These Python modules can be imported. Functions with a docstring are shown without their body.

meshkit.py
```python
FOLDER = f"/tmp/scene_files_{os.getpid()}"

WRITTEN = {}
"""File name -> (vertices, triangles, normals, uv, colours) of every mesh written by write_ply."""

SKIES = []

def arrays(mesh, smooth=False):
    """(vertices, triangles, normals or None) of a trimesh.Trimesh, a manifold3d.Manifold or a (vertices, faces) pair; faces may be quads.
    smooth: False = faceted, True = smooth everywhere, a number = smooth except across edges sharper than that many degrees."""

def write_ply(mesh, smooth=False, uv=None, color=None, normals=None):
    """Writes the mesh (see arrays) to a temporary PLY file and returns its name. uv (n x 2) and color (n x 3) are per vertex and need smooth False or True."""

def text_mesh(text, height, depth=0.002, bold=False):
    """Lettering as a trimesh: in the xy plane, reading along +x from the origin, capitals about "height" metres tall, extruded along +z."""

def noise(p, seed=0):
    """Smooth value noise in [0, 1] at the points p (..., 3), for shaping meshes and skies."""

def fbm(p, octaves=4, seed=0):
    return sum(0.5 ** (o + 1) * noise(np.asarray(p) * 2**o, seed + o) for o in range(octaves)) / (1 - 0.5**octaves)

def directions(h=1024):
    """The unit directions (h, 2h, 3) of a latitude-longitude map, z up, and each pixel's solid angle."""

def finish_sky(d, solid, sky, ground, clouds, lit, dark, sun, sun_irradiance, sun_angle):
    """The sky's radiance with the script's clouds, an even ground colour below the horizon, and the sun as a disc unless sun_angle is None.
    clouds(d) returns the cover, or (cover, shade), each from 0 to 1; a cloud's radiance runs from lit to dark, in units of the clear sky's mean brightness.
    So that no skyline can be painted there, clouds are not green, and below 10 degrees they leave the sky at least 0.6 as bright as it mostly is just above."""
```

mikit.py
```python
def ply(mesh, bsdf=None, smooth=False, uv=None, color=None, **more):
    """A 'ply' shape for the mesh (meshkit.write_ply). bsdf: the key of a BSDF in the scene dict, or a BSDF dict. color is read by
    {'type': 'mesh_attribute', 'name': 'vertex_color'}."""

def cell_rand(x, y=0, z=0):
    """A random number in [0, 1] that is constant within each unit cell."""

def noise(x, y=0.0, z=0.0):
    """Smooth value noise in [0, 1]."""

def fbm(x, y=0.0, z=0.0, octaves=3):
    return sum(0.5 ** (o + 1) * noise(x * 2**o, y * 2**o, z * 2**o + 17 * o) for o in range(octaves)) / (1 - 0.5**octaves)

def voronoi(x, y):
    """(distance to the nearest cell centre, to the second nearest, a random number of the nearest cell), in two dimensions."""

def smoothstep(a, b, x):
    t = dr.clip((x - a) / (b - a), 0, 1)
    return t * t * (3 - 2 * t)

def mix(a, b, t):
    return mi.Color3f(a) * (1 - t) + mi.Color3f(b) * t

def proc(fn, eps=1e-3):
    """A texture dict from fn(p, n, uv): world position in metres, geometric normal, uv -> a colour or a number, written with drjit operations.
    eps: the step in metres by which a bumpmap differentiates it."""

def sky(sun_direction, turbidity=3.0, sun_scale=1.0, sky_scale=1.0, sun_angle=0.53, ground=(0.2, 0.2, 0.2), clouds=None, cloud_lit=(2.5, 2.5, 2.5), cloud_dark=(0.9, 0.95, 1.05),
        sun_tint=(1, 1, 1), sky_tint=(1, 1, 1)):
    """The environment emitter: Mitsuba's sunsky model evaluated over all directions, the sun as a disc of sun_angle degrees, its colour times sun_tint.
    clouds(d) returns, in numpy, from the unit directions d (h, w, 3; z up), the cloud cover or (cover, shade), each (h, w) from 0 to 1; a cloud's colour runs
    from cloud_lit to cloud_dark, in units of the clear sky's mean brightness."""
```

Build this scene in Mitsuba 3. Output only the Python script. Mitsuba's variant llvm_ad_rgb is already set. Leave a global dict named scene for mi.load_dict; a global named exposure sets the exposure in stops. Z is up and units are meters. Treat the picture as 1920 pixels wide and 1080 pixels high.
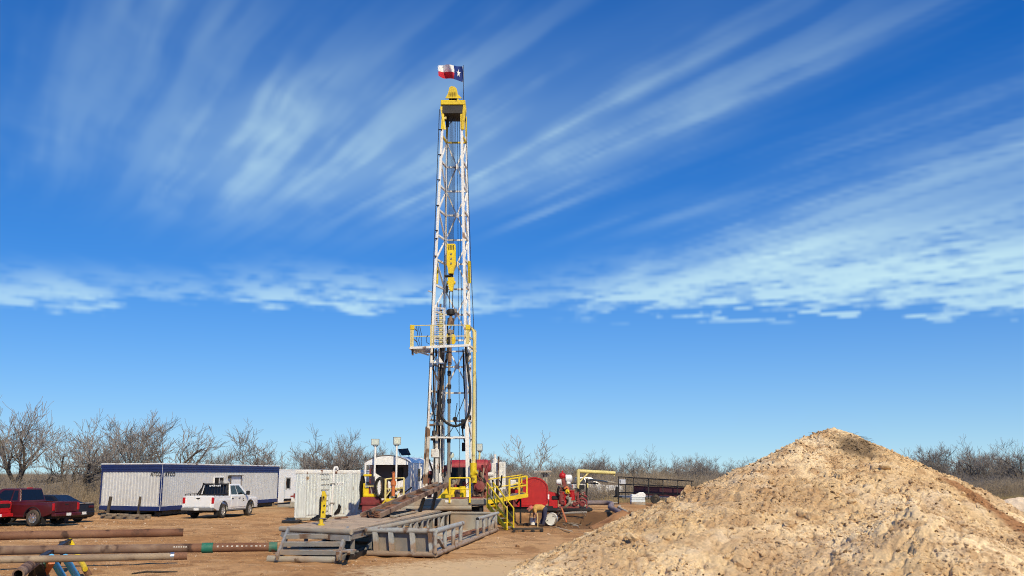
import math, random
import numpy as np, trimesh, manifold3d as m3, shapely, shapely.geometry as sg, shapely.affinity as sa
import drjit as dr, mitsuba as mi, mikit, meshkit
from mikit import proc, noise, fbm, voronoi, cell_rand, smoothstep, mix
T4 = mi.ScalarTransform4f
rnd = random.Random(7)
rng = np.random.default_rng(7)
scene, labels = {}, {}

# ---------------------------------------------------------------- camera, sky, exposure
FPX, CAMH, PITCH = 1850.0, 2.6, math.radians(10.66)
CP, SP = math.cos(PITCH), math.sin(PITCH)
scene['camera'] = {'type': 'perspective', 'fov': 2 * math.degrees(math.atan(960 / FPX)), 'fov_axis': 'x', 'near_clip': 0.1, 'far_clip': 9000.0,
                   'to_world': T4().look_at(origin=[0, 0, CAMH], target=[0, CP, CAMH + SP], up=[0, 0, 1])}
exposure = 1.3
SUN = np.array([0.32, -0.755, 0.62]); SUN /= np.linalg.norm(SUN)

def gauss(u, v, cu, cv, su, sv, rot=0.0):
    c, s = math.cos(rot), math.sin(rot)
    a, b = (u - cu) * c + (v - cv) * s, -(u - cu) * s + (v - cv) * c
    return np.exp(-(a / su) ** 2 - (b / sv) ** 2)

def sm(a, b, x):
    t = np.clip((x - a) / (b - a), 0, 1)
    return t * t * (3 - 2 * t)

def clouds(d):
    """high cirrus on a flat layer: (u, v) is the layer seen from below, fibres run along one wind direction"""
    z = np.maximum(d[..., 2], 0.035)
    u, v = d[..., 0] / z, d[..., 1] / z
    P = lambda a, b, c=0.0: np.stack([a, b, np.zeros_like(a) + c], -1)
    F = meshkit.fbm
    wu = u + 0.13 * (F(P(u * .9, v * .9), 4, 5) - .5)
    wv = v + 0.13 * (F(P(u * .9, v * .9, 9.), 4, 6) - .5)
    s, t = -.5 * u + .866 * v, .866 * u + .5 * v                     # along and across the wind
    ws, wt = -.5 * wu + .866 * wv, .866 * wu + .5 * wv
    fib = .42 * F(P(wt * 8., ws * .6), 4, 11) + .38 * F(P(wt * 17. + 3, ws * 1.2), 3, 12) + .20 * F(P(wt * 9. - ws * 2.5, ws * 5.), 4, 13)
    mid = F(P(wt * 2.6, ws * .6, 3.), 4, 21); big = F(P(u * 0.55 + 3, v * 0.55), 3, 31)
    rip = F(P(u * 6 + v * 2, v * 7 - u * 2), 5, 41); curd = F(P(u * 15, v * 13), 4, 42)
    G = lambda s0, t0, a, b: np.exp(-((s - s0) / a) ** 2 - ((t - t0) / b) ** 2)
    env = .42 * G(2.75, 1.30, .60, .55) + .50 * G(3.3, 1.05, .75, .50) + .34 * G(2.85, .72, .65, .26) + .24 * G(3.1, .25, .75, .13) + .22 * G(2.2, .30, .8, .3) + .30 * G(2.2, 1.05, .5, .25) \
        + .26 * G(2.5, 1.66, .75, .22) + .22 * G(2.35, 1.53, .7, .04) + .20 * G(2.3, 1.80, .8, .05) + .16 * G(1.7, 1.78, .5, .16) + .16 * G(1.7, 1.35, .6, .28) + .34 * G(1.75, 2.34, .7, .17) + .32 * G(2.85, 2.45, .45, .07) + .28 * G(3.2, 1.98, .3, .05) + .3 * G(3.3, 2.28, .3, .05) \
        + .62 * G(2.45, 2.85, .8, .22) + .85 * G(2.9, 3.45, 1.1, .46) + .45 * G(1.6, 3.0, .8, .4) + .5 * G(3.4, 4.2, 1.2, .7)
    outside = np.clip(sm(2.7, 4.2, np.abs(u)) + sm(1.85, 1.0, v), 0, 1)
    env = env * (1 - outside) + outside * .35 * sm(.45, .65, big)
    env = np.clip(env, 0, 1.15) * (.62 + .72 * sm(.3, .7, mid))
    soft = .22 * G(2.9, 1.0, .85, .62) * (.5 + .8 * sm(.32, .68, F(P(wt * 2.2, ws * 1.1, 5.), 4, 24))) * (.8 + .4 * fib) + .10 * G(2.6, 2.0, .7, .4) * sm(.35, .7, F(P(wt * 2.8, ws * .9, 6.), 4, 25))
    veil = soft * (1 - outside) + env * (.42 + .85 * sm(.36, .66, fib)) * .80 * sm(6.1, 5.2, v)
    # the long ragged bank low down
    n1 = F(P(u * 1.1 + 7, v * .12), 4, 51) - .5; n2 = F(P(u * 3.2 + 2, v * .5), 4, 52) - .5
    edge = 5.92 + .75 * n1 + .75 * n2 + .9 * (rip - .5) + .06 * np.clip(u, 0, 3)
    top = 5.15 + .8 * n1 - .9 * n2 - 0.9 * sm(.4, 2.0, u)
    band = sm(edge + .16, edge - .30, v) * sm(top - .7, top + .7, v)
    where = np.clip(.30 + .85 * np.exp(-((u + .95) / .95) ** 2) + .8 * sm(.05, .6, u) + .5 * sm(-2.1, -2.5, u), 0, 1)
    band = band * where * np.clip(-.05 + 1.35 * sm(.25, .72, .50 * rip + .16 * curd + .44 * fib), 0, 1)
    puffs = .55 * sm(.62, .72, F(P(u * 4.2 + 1, v * 4.5), 4, 81)) * sm(.2, .9, u) * sm(6.75, 6.3, v) * sm(5.7, 6.1, v)
    cov = 1 - (1 - np.clip(veil, 0, .95) * .60) * (1 - .62 * band) * (1 - puffs)
    el = np.degrees(np.arcsin(np.clip(d[..., 2], 0, 1)))
    cov = 1 - (1 - cov) * (1 - HAZE_A * np.exp(-el / HAZE_B))        # thin dusty haze thickening towards the horizon
    return np.clip(cov, 0, .9), np.zeros_like(cov)

HAZE_A, HAZE_B = .80, 5.3
scene['sky'] = mikit.sky(SUN.tolist(), turbidity=2.5, sun_scale=1.0, sky_scale=1.0, ground=(.25, .18, .12), clouds=clouds, cloud_lit=(3.55, 4.95, 5.0), cloud_dark=(1.3, 1.35, 1.4), sky_tint=(0.004, 0.66, 1.60), sun_tint=(1.10, 1.15, 1.12))

# ---------------------------------------------------------------- pixel and mesh helpers
def ray(px, py):
    xc, zc = (px - 960) / FPX, (540 - py) / FPX
    return np.array([xc, CP - zc * SP, SP + zc * CP])
def at(px, py, Y):
    """the point at depth Y (metres north of the camera) seen at a pixel of the 1920-wide photograph"""
    r = ray(px, py); return np.array([0, 0, CAMH]) + r * (Y / r[1])
def gnd(px, py, z=0.0):
    r = ray(px, py); return np.array([0, 0, CAMH]) + r * ((z - CAMH) / r[2])
A = np.array
def unit(v):
    v = np.asarray(v, float); return v / max(np.linalg.norm(v), 1e-12)
def frame(d, up=(0, 0, 1)):
    d = unit(d)
    if abs(np.dot(d, up)) > .995: up = (0, 1, 0)
    x = unit(np.cross(d, up)); return x, np.cross(x, d), d
def mat(o, x, y, z):
    m = np.eye(4); m[:3, 0], m[:3, 1], m[:3, 2], m[:3, 3] = x, y, z, o; return m
def rotz(a, o=(0, 0, 0)):
    c, s = math.cos(a), math.sin(a); return mat(o, (c, s, 0), (-s, c, 0), (0, 0, 1))
BOXV = A([[x, y, z] for x in (-.5, .5) for y in (-.5, .5) for z in (-.5, .5)])
BOXF = A([[0, 1, 3], [0, 3, 2], [4, 6, 7], [4, 7, 5], [0, 4, 5], [0, 5, 1], [2, 3, 7], [2, 7, 6], [0, 2, 6], [0, 6, 4], [1, 5, 7], [1, 7, 3]])

class MB:
    """collects the pieces of ONE mesh"""
    def __init__(s): s.v, s.f, s.n = [], [], 0
    def add(s, v, f):
        v = np.asarray(v, float); s.v.append(v); s.f.append(np.asarray(f, int) + s.n); s.n += len(v); return s
    def tm(s, m):
        if hasattr(m, 'to_mesh'):
            q = m.to_mesh(); return s.add(q.vert_properties[:, :3], q.tri_verts)
        return s.add(m.vertices, m.faces)
    def bx(s, x0, x1, y0, y1, z0, z1):
        return s.add(BOXV * [x1 - x0, y1 - y0, z1 - z0] + [(x0 + x1) / 2, (y0 + y1) / 2, (z0 + z1) / 2], BOXF)
    def cb(s, x0, x1, y0, y1, z0, z1, c=.02):
        """a box with chamfered edges"""
        lo, hi = A([x0, y0, z0], float), A([x1, y1, z1], float)
        pts = []
        for k in range(3):
            a = lo + c; b = hi - c; a[k], b[k] = lo[k], hi[k]
            pts += [[(a, b)[i][0], (a, b)[j][1], (a, b)[l][2]] for i in (0, 1) for j in (0, 1) for l in (0, 1)]
        return s.tm(m3.Manifold.hull_points(np.asarray(pts)))
    def bar(s, p, q, w, h=None, up=(0, 0, 1)):
        p, q = A(p, float), A(q, float); x, y, z = frame(q - p, up); h = h or w
        b = BOXV * [w, h, np.linalg.norm(q - p)]
        return s.add((p + q) / 2 + b[:, :1] * x + b[:, 1:2] * y + b[:, 2:] * z, BOXF)
    def tube(s, p, q, r, r2=None, n=8, cap=True):
        p, q = A(p, float), A(q, float); x, y, z = frame(q - p); r2 = r if r2 is None else r2
        a = np.arange(n) * 2 * np.pi / n; c = np.cos(a)[:, None] * x + np.sin(a)[:, None] * y
        v = np.vstack([p + c * r, q + c * r2]); i = np.arange(n); j = (i + 1) % n
        f = np.vstack([np.stack([i, j, j + n], 1), np.stack([i, j + n, i + n], 1)])
        if cap:
            v = np.vstack([v, [p, q]]); f = np.vstack([f, np.stack([j, i, i * 0 + 2 * n], 1), np.stack([i + n, j + n, i * 0 + 2 * n + 1], 1)])
        return s.add(v, f)
    def pipe(s, p, q, r, ri, n=16):
        """a hollow pipe with open ends"""
        p, q = A(p, float), A(q, float); x, y, z = frame(q - p)
        a = np.arange(n) * 2 * np.pi / n; c = np.cos(a)[:, None] * x + np.sin(a)[:, None] * y
        v = np.vstack([p + c * r, q + c * r, q + c * ri, p + c * ri]); i = np.arange(n); j = (i + 1) % n
        f = [np.stack([i + k * n, j + k * n, j + (k + 1) % 4 * n], 1) for k in range(4)] + [np.stack([i + k * n, j + (k + 1) % 4 * n, i + (k + 1) % 4 * n], 1) for k in range(4)]
        return s.add(v, np.vstack(f))
    def path(s, pts, r, n=6):
        pts = [A(p, float) for p in pts]; m = len(pts); rs = np.broadcast_to(r, m)
        d = [unit(pts[min(i + 1, m - 1)] - pts[max(i - 1, 0)]) for i in range(m)]
        x = frame(d[0])[0]; V = []; a = np.arange(n) * 2 * np.pi / n
        for k in range(m):
            x = unit(x - d[k] * np.dot(x, d[k])); y = np.cross(d[k], x)
            V.append(pts[k] + rs[k] * (np.cos(a)[:, None] * x + np.sin(a)[:, None] * y))
        i = np.arange(n); j = (i + 1) % n
        F = [f for k in range(m - 1) for f in (np.stack([i + k * n, j + k * n, j + k * n + n], 1), np.stack([i + k * n, j + k * n + n, i + k * n + n], 1))]
        V += [pts[0][None], pts[-1][None]]
        F += [np.stack([j, i, i * 0 + m * n], 1), np.stack([i + (m - 1) * n, j + (m - 1) * n, i * 0 + m * n + 1], 1)]
        return s.add(np.vstack(V), np.vstack(F))
    def lathe(s, o, axis, prof, n=20):
        """prof: [(radius, distance along the axis)]"""
        x, y, z = frame(axis); a = np.arange(n) * 2 * np.pi / n; c = np.cos(a)[:, None] * x + np.sin(a)[:, None] * y
        V = np.vstack([A(o) + c * max(r, 1e-4) + z * h for r, h in prof]); i = np.arange(n); j = (i + 1) % n
        F = [f for k in range(len(prof) - 1) for f in (np.stack([i + k * n, j + k * n, j + k * n + n], 1), np.stack([i + k * n, j + k * n + n, i + k * n + n], 1))]
        return s.add(V, np.vstack(F))
    def prism(s, poly, depth, m=None):
        """a shapely polygon in the xy plane of the matrix m, pushed out along its z"""
        if not hasattr(poly, 'exterior') and not hasattr(poly, 'geoms'): poly = sg.Polygon(poly)
        for g in getattr(poly, 'geoms', [poly]):
            t = trimesh.creation.extrude_polygon(g, depth, engine='earcut')
            if m is not None: t.apply_transform(m)
            s.add(t.vertices, t.faces)
        return s
    def quad(s, p00, p10, p11, p01, th):
        """a plate over four corners, th metres thick along its normal"""
        P = [A(p, float) for p in (p00, p10, p11, p01)]; n = unit(np.cross(P[1] - P[0], P[3] - P[0])) * th
        return s.add(np.vstack([P, [p + n for p in P]]), [[0, 2, 1], [0, 3, 2], [4, 5, 6], [4, 6, 7], [0, 1, 5], [0, 5, 4], [1, 2, 6], [1, 6, 5], [2, 3, 7], [2, 7, 6], [3, 0, 4], [3, 4, 7]])
    def hull(s, pts): return s.tm(m3.Manifold.hull_points(np.asarray(pts, float)))
    def xf(s, m):
        s.v = [v @ m[:3, :3].T + m[:3, 3] for v in s.v]; return s
    def get(s): return np.vstack(s.v), np.vstack(s.f)

def numbered(key):
    if key not in scene and key not in labels and not any(k.startswith(key + '__') for k in (key,)): 
        used.add(key)
        return key
    i = 1
    while f'{key}_{i:03d}' in used: i += 1
    used.add(f'{key}_{i:03d}'); return f'{key}_{i:03d}'
used = set()
def fresh(key):
    k, i = key, 0
    while k in used:
        i += 1; k = f'{key}_{i:03d}'
    used.add(k); return k
def thing(name, label, cat, group=None):
    k = fresh(name); labels[k] = {'label': label, 'category': cat}
    if group: labels[k]['group'] = group
    return k
def part(parent, name, mb, m, smooth=False, label=None, xf=None, kind=None):
    k = fresh(parent + '__' + name)
    if xf is not None: mb.xf(xf)
    v, f = mb.get(); scene[k] = mikit.ply(trimesh.Trimesh(v, f, process=False), m, smooth=smooth)
    if label or kind: labels[k] = {}
    if label: labels[k]['label'] = label
    if kind: labels[k]['kind'] = kind
    return k
def solo(name, mb, m, label, cat, smooth=False, group=None, xf=None):
    k = thing(name, label, cat, group)
    if xf is not None: mb.xf(xf)
    v, f = mb.get(); scene[k] = mikit.ply(trimesh.Trimesh(v, f, process=False), m, smooth=smooth); return k

# ---------------------------------------------------------------- materials
def mtl(name, base, rough=.6, metal=0.0, **more):
    b = {'type': 'rgb', 'value': list(base)} if isinstance(base, (tuple, list)) else base
    scene[name] = {'type': 'twosided', 'b': {'type': 'principled', 'base_color': b, 'roughness': rough, 'metallic': metal, 'specular': more.pop('spec', .4), **more}}
    return name
def worn(paint, dirt, amount=.35, scale=1.4, rust=None, rust_at=.72, mud=0.0):
    """paint with dusty patches, runs and rust spots"""
    def fn(p, n, uv):
        a = fbm(p.x * scale, p.y * scale, p.z * scale * .45, 4)
        c = mix(paint, dirt, amount * smoothstep(.35, .75, a))
        if mud:                                                     # mud splashed up from the ground
            c = mix(c, (.30, .195, .115), mud * smoothstep(.35, .62, fbm(p.x * 5, p.y * 5, p.z * 3, 3) + .35 - p.z * .9))
        c = c * (.90 + .18 * noise(p.x * 7, p.y * 7, p.z * 4))
        if rust is not None:
            b = fbm(p.x * 3.1 + 5, p.y * 3.1, p.z * 1.7, 4)
            c = mix(c, rust, smoothstep(rust_at - .08, rust_at + .04, b))
        return c
    return proc(fn)
DUST = (.36, .23, .13); RUST = (.16, .065, .03)
M_WHITE = mtl('white_paint', worn((.74, .74, .72), (.50, .42, .32), .30, 1.2, RUST, .70), .45)
M_MAST = mtl('mast_paint', worn((.82, .82, .81), (.56, .48, .38), .35, .9, (.28, .15, .08), .75), .5)
M_MASTLOW = mtl('grimy_mast_paint', worn((.74, .70, .62), (.36, .25, .15), .7, 1.6, (.20, .11, .06), .60), .6)
M_YEL = mtl('yellow_paint', worn((.80, .58, .012), (.45, .30, .06), .35, 1.5, (.12, .07, .03), .74), .5)
M_PYEL = mtl('pale_yellow_paint', worn((.74, .63, .24), (.5, .40, .22), .4, 1.1, (.25, .15, .07), .74), .55)
M_RED = mtl('red_paint', worn((.50, .014, .018), (.34, .05, .035), .35, .9), .45)
M_MAROON = mtl('maroon_paint', worn((.22, .028, .034), (.26, .13, .09), .5, 1.5, (.06, .03, .02), .7), .6)
M_GREY = mtl('grey_steel', worn((.265, .27, .27), (.36, .30, .23), .5, 1.6, (.15, .085, .05), .67, .8), .55)
M_PALE = mtl('pale_grey_steel', worn((.35, .365, .36), (.38, .32, .24), .5, 1.8, (.17, .10, .06), .67, .8), .5)
M_DGREY = mtl('dusty_steel', worn((.19, .185, .175), (.34, .26, .19), .7, 1.6, (.13, .075, .045), .72), .6)
M_DECK = mtl('trodden_deck', worn((.30, .235, .175), (.40, .30, .20), .8, 1.1, (.17, .11, .075), .66), .8)
M_TAN = mtl('muddy_steel', worn((.36, .33, .27), (.36, .25, .16), .8, 1.3, (.12, .07, .04), .72), .7)
M_RUST = mtl('rusty_steel', worn((.17, .075, .042), (.27, .145, .085), .7, 1.9, (.07, .035, .022), .66), .75)
M_BRUST = mtl('brown_steel', worn((.19, .115, .078), (.32, .225, .155), .75, 2.4, (.08, .045, .032), .64), .75)
M_GREEN = mtl('green_band_paint', worn((.02, .16, .11), (.2, .17, .1), .45, 4.0, (.1, .05, .03), .72), .6)
M_BLUE = mtl('bright_blue_paint', worn((.05, .46, .88), (.35, .36, .36), .18, 4.0), .5)
M_ORANGE = mtl('orange_paint', worn((.60, .17, .05), (.3, .2, .14), .3, 4.0), .55)
M_NAVY = mtl('navy_trim', worn((.011, .026, .13), (.05, .06, .12), .4, .6), .5)
M_CORR = mtl('beige_siding', worn((.68, .675, .645), (.56, .51, .44), .3, .5), .55)
M_SHED = mtl('pale_grey_siding', worn((.66, .71, .73), (.60, .58, .50), .35, .8, (.35, .24, .15), .78), .5)
M_PURE = mtl('clean_white', (.84, .84, .83), .45)
M_BLACK = mtl('black_steel', worn((.012, .012, .014), (.10, .08, .06), .25, 1.8), .5)
M_HOSE = mtl('black_rubber', (.018, .017, .017), .65)
M_TYRE = mtl('tyre_rubber', worn((.03, .029, .028), (.22, .16, .11), .45, 3.0), .85)
M_CHROME = mtl('bright_metal', (.72, .72, .72), .25, .9)
M_ALLOY = mtl('wheel_alloy', worn((.55, .54, .52), (.34, .27, .2), .5, 4.0), .35, .6)
M_GLASS = mtl('tinted_glass', (.008, .01, .012), .06, 0.0, spec=.6)
M_LAMP = mtl('lamp_glass', (.62, .68, .62), .12, 0.0, spec=.6)
M_CABLE = mtl('wire_rope', (.045, .045, .05), .5, .3)
M_WOOD = mtl('weathered_wood', worn((.22, .17, .12), (.34, .27, .2), .6, 5.0), .85)
M_DWOOD = mtl('dark_wood', worn((.045, .035, .028), (.14, .11, .08), .6, 5.0), .85)
M_CARW = mtl('white_car_paint', (.80, .80, .80), .28, 0.0, clearcoat=.8, clearcoat_gloss=.95)
M_CARM = mtl('maroon_car_paint', worn((.075, .008, .012), (.14, .065, .05), .35, .8), .28, 0.0, clearcoat=.7, clearcoat_gloss=.93)
M_CARR = mtl('red_car_paint', (.46, .012, .018), .28, 0.0, clearcoat=.8, clearcoat_gloss=.95)
M_CARB = mtl('black_car_paint', (.014, .013, .013), .38, 0.0, clearcoat=.35, clearcoat_gloss=.95)
M_PLAST = mtl('black_plastic', (.02, .02, .021), .55)
M_TAIL = mtl('tail_lamp_red', (.48, .012, .016), .18, 0.0, spec=.6)
M_PLATE = mtl('plate_white', (.78, .78, .76), .5)
M_INK = mtl('black_ink', (.015, .015, .02), .6)
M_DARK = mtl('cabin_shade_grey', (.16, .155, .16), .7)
M_PURP = mtl('mauve_hose', worn((.17, .14, .165), (.30, .22, .17), .6, 2.5), .7)
M_CARDB = mtl('grey_plastic', (.20, .195, .19), .6)

# ---------------------------------------------------------------- ground
def ground_h(x, y):
    p = np.stack([x, y, x * 0], -1)
    h = .05 * (meshkit.fbm(p * .35, 3, 3) - .5) + .045 * (meshkit.fbm(p * 1.7, 3, 4) - .5) + .02 * (meshkit.fbm(p * 6., 2, 8) - .5)
    mud = np.exp(-((x - 5.0) / 4.5) ** 2 - ((y - 53) / 5) ** 2)                    # churned mud by the pump
    h = h + mud * .35 * (meshkit.fbm(p * 1.1, 4, 12) - .45)
    for x0, y0, x1, y1, w in ((-30, 52, -3, 40.5, .22), (-30, 50.3, -3, 38.7, .22), (-14, 25.5, 3, 39.5, .22), (-14, 23.8, 3, 37.8, .22), (-9, 24, 1, 33, .2), (-8, 22.6, 2, 31.6, .2), (-26, 43, 0, 44.5, .24), (-26, 41.2, 0, 42.7, .24), (-22, 47, -8, 58, .2), (-20, 60, -11, 78, .2), (-18.3, 60, -9.2, 78, .2)):   # wheel ruts
        t = np.clip(((x - x0) * (x1 - x0) + (y - y0) * (y1 - y0)) / ((x1 - x0) ** 2 + (y1 - y0) ** 2), 0, 1)
        dist = np.hypot(x - x0 - t * (x1 - x0) + .25 * np.sin(y * .4), y - y0 - t * (y1 - y0) + .3 * np.sin(x * .35))
        h = h - .05 * np.exp(-(dist / w) ** 2) * (.5 + meshkit.fbm(p * 2.2, 2, 14)) + .03 * np.exp(-((dist - .42) / .16) ** 2)
    h = h + .56 * sm(-1.3, .1, x) * sm(13, 8, x) * sm(52.4, 54.2, y) * sm(80, 68, y)          # raised pad under the mud pump
    far = sm(95, 190, np.hypot(x, y))
    return h - .012 + far * 1.2 * (meshkit.fbm(p * .012, 2, 9) - .35)
def gter(px, py):
    """the point of the ground sheet seen at a pixel"""
    z = 0.0
    for _ in range(25): w = gnd(px, py, z); z = .5 * z + .5 * float(ground_h(w[:1], w[1:2])[0])
    return gnd(px, py, z)
az = np.concatenate([np.linspace(-36, 36, 720), np.linspace(36, 324, 60)[1:-1]]) * np.pi / 180
rad = np.concatenate([[0.01, 3, 8], np.geomspace(13, 140, 560), np.geomspace(150, 4000, 40)])
R_, A_ = np.meshgrid(rad, az, indexing='ij')
gx, gy = R_ * np.sin(A_), R_ * np.cos(A_)
gv = np.stack([gx, gy, ground_h(gx, gy)], -1).reshape(-1, 3)
n_, m_ = R_.shape
i_, j_ = np.meshgrid(np.arange(n_ - 1), np.arange(m_), indexing='ij')
q = lambda i, j: i * m_ + j % m_
gf = np.concatenate([np.stack([q(i_, j_), q(i_, j_ + 1), q(i_ + 1, j_ + 1)], -1).reshape(-1, 3), np.stack([q(i_, j_), q(i_ + 1, j_ + 1), q(i_ + 1, j_)], -1).reshape(-1, 3)])
gf = gf[:, ::-1]
def ground_col(p, n, uv):
    a = fbm(p.x * .22, p.y * .22, 0, 4); b = fbm(p.x * 1.6, p.y * 1.6, 3, 4); c = fbm(p.x * 9, p.y * 9, 5, 3)
    col = mix((.37, .205, .098), (.46, .285, .155), smoothstep(.3, .7, a))
    col = mix(col, (.27, .145, .072), .75 * smoothstep(.48, .72, b))
    col = mix(col, (.52, .36, .22), .5 * smoothstep(.58, .78, fbm(p.x * .6, p.y * 2.0, 7, 4)))
    col = col * (.82 + .36 * c)
    wet = dr.exp(-dr.square((p.x - 4.6) / 4.2) - dr.square((p.y - 52) / 5.)) + .8 * dr.exp(-dr.square((p.x + 2) / 2.5) - dr.square((p.y - 48) / 2.5))
    col = mix(col, (.135, .075, .042), .85 * smoothstep(.25, .75, wet * (.55 + .9 * b)))
    far = smoothstep(62, 90, dr.sqrt(dr.square(p.x) + dr.square(p.y)))
    col = mix(col, mix((.25, .13, .07), (.33, .25, .15), smoothstep(.42, .6, a)), far * .7)
    col = mix(col, mix((.15, .12, .085), (.21, .17, .12), b), smoothstep(105, 150, dr.sqrt(dr.square(p.x) + dr.square(p.y))))      # scrub country beyond the lot
    pale = dr.exp(-dr.square((p.x + .3) / 4.2) - dr.square((p.y - 27.5) / 4.8))
    col = mix(col, (.62, .47, .30), .8 * smoothstep(.30, .75, pale * (.3 + 1.2 * c + .4 * b)))      # pale fines washed from the pile
    oil = dr.exp(-dr.square((p.x + 6.5) / 5.) - dr.square((p.y - 46) / 4.)) + .7 * dr.exp(-dr.square((p.x + 17) / 5.) - dr.square((p.y - 53) / 3.))
    col = mix(col, (.20, .125, .075), .6 * smoothstep(.35, .8, oil * (.4 + .9 * a)))
    return col * mi.Color3f(.86, .85, .81)
scene['ground_soil'] = {'type': 'twosided', 'b': {'type': 'bumpmap', 'scale': 1.0, 't': proc(lambda p, n, uv: .05 * fbm(p.x * 7, p.y * 7, p.z * 7, 4) + .012 * noise(p.x * 45, p.y * 45, 0), eps=.01),
                        'b': {'type': 'principled', 'base_color': proc(ground_col), 'roughness': .95, 'specular': .15}}}
scene['ground'] = mikit.ply(trimesh.Trimesh(gv, gf, process=False), 'ground_soil', smooth=True)
labels['ground'] = {'kind': 'structure', 'label': 'tan brown packed dirt lot with wheel ruts and dark churned mud'}

ICO = trimesh.creation.icosphere(subdivisions=1); ICO0 = trimesh.creation.icosahedron()
def rocks_mesh(centers, sizes, seed, base=ICO0, flat=(.55, .95), jag=.35):
    g = np.random.default_rng(seed); n = len(centers); bv, bf = np.array(base.vertices), np.array(base.faces)
    k = g.uniform(1 - jag, 1 + jag, (n, len(bv), 1))
    V = bv[None] * k
    V = V * np.stack([g.uniform(.75, 1.3, n), g.uniform(.75, 1.3, n), g.uniform(*flat, n)], -1)[:, None, :]
    q1, q2, q3 = g.uniform(0, 2 * np.pi, n), g.uniform(-.5, .5, n), g.uniform(-.5, .5, n)
    def R(ax, t):
        c, s = np.cos(t), np.sin(t); m = np.zeros((n, 3, 3)); m[:, ax, ax] = 1; a, b = [k for k in range(3) if k != ax]
        m[:, a, a] = c; m[:, a, b] = -s; m[:, b, a] = s; m[:, b, b] = c; return m
    V = np.einsum('nij,nkj->nki', R(2, q1) @ R(0, q2) @ R(1, q3), V) * np.asarray(sizes)[:, None, None] + np.asarray(centers)[:, None, :]
    F = bf[None] + (np.arange(n) * len(bv))[:, None, None]
    return V.reshape(-1, 3), F.reshape(-1, 3)

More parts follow.
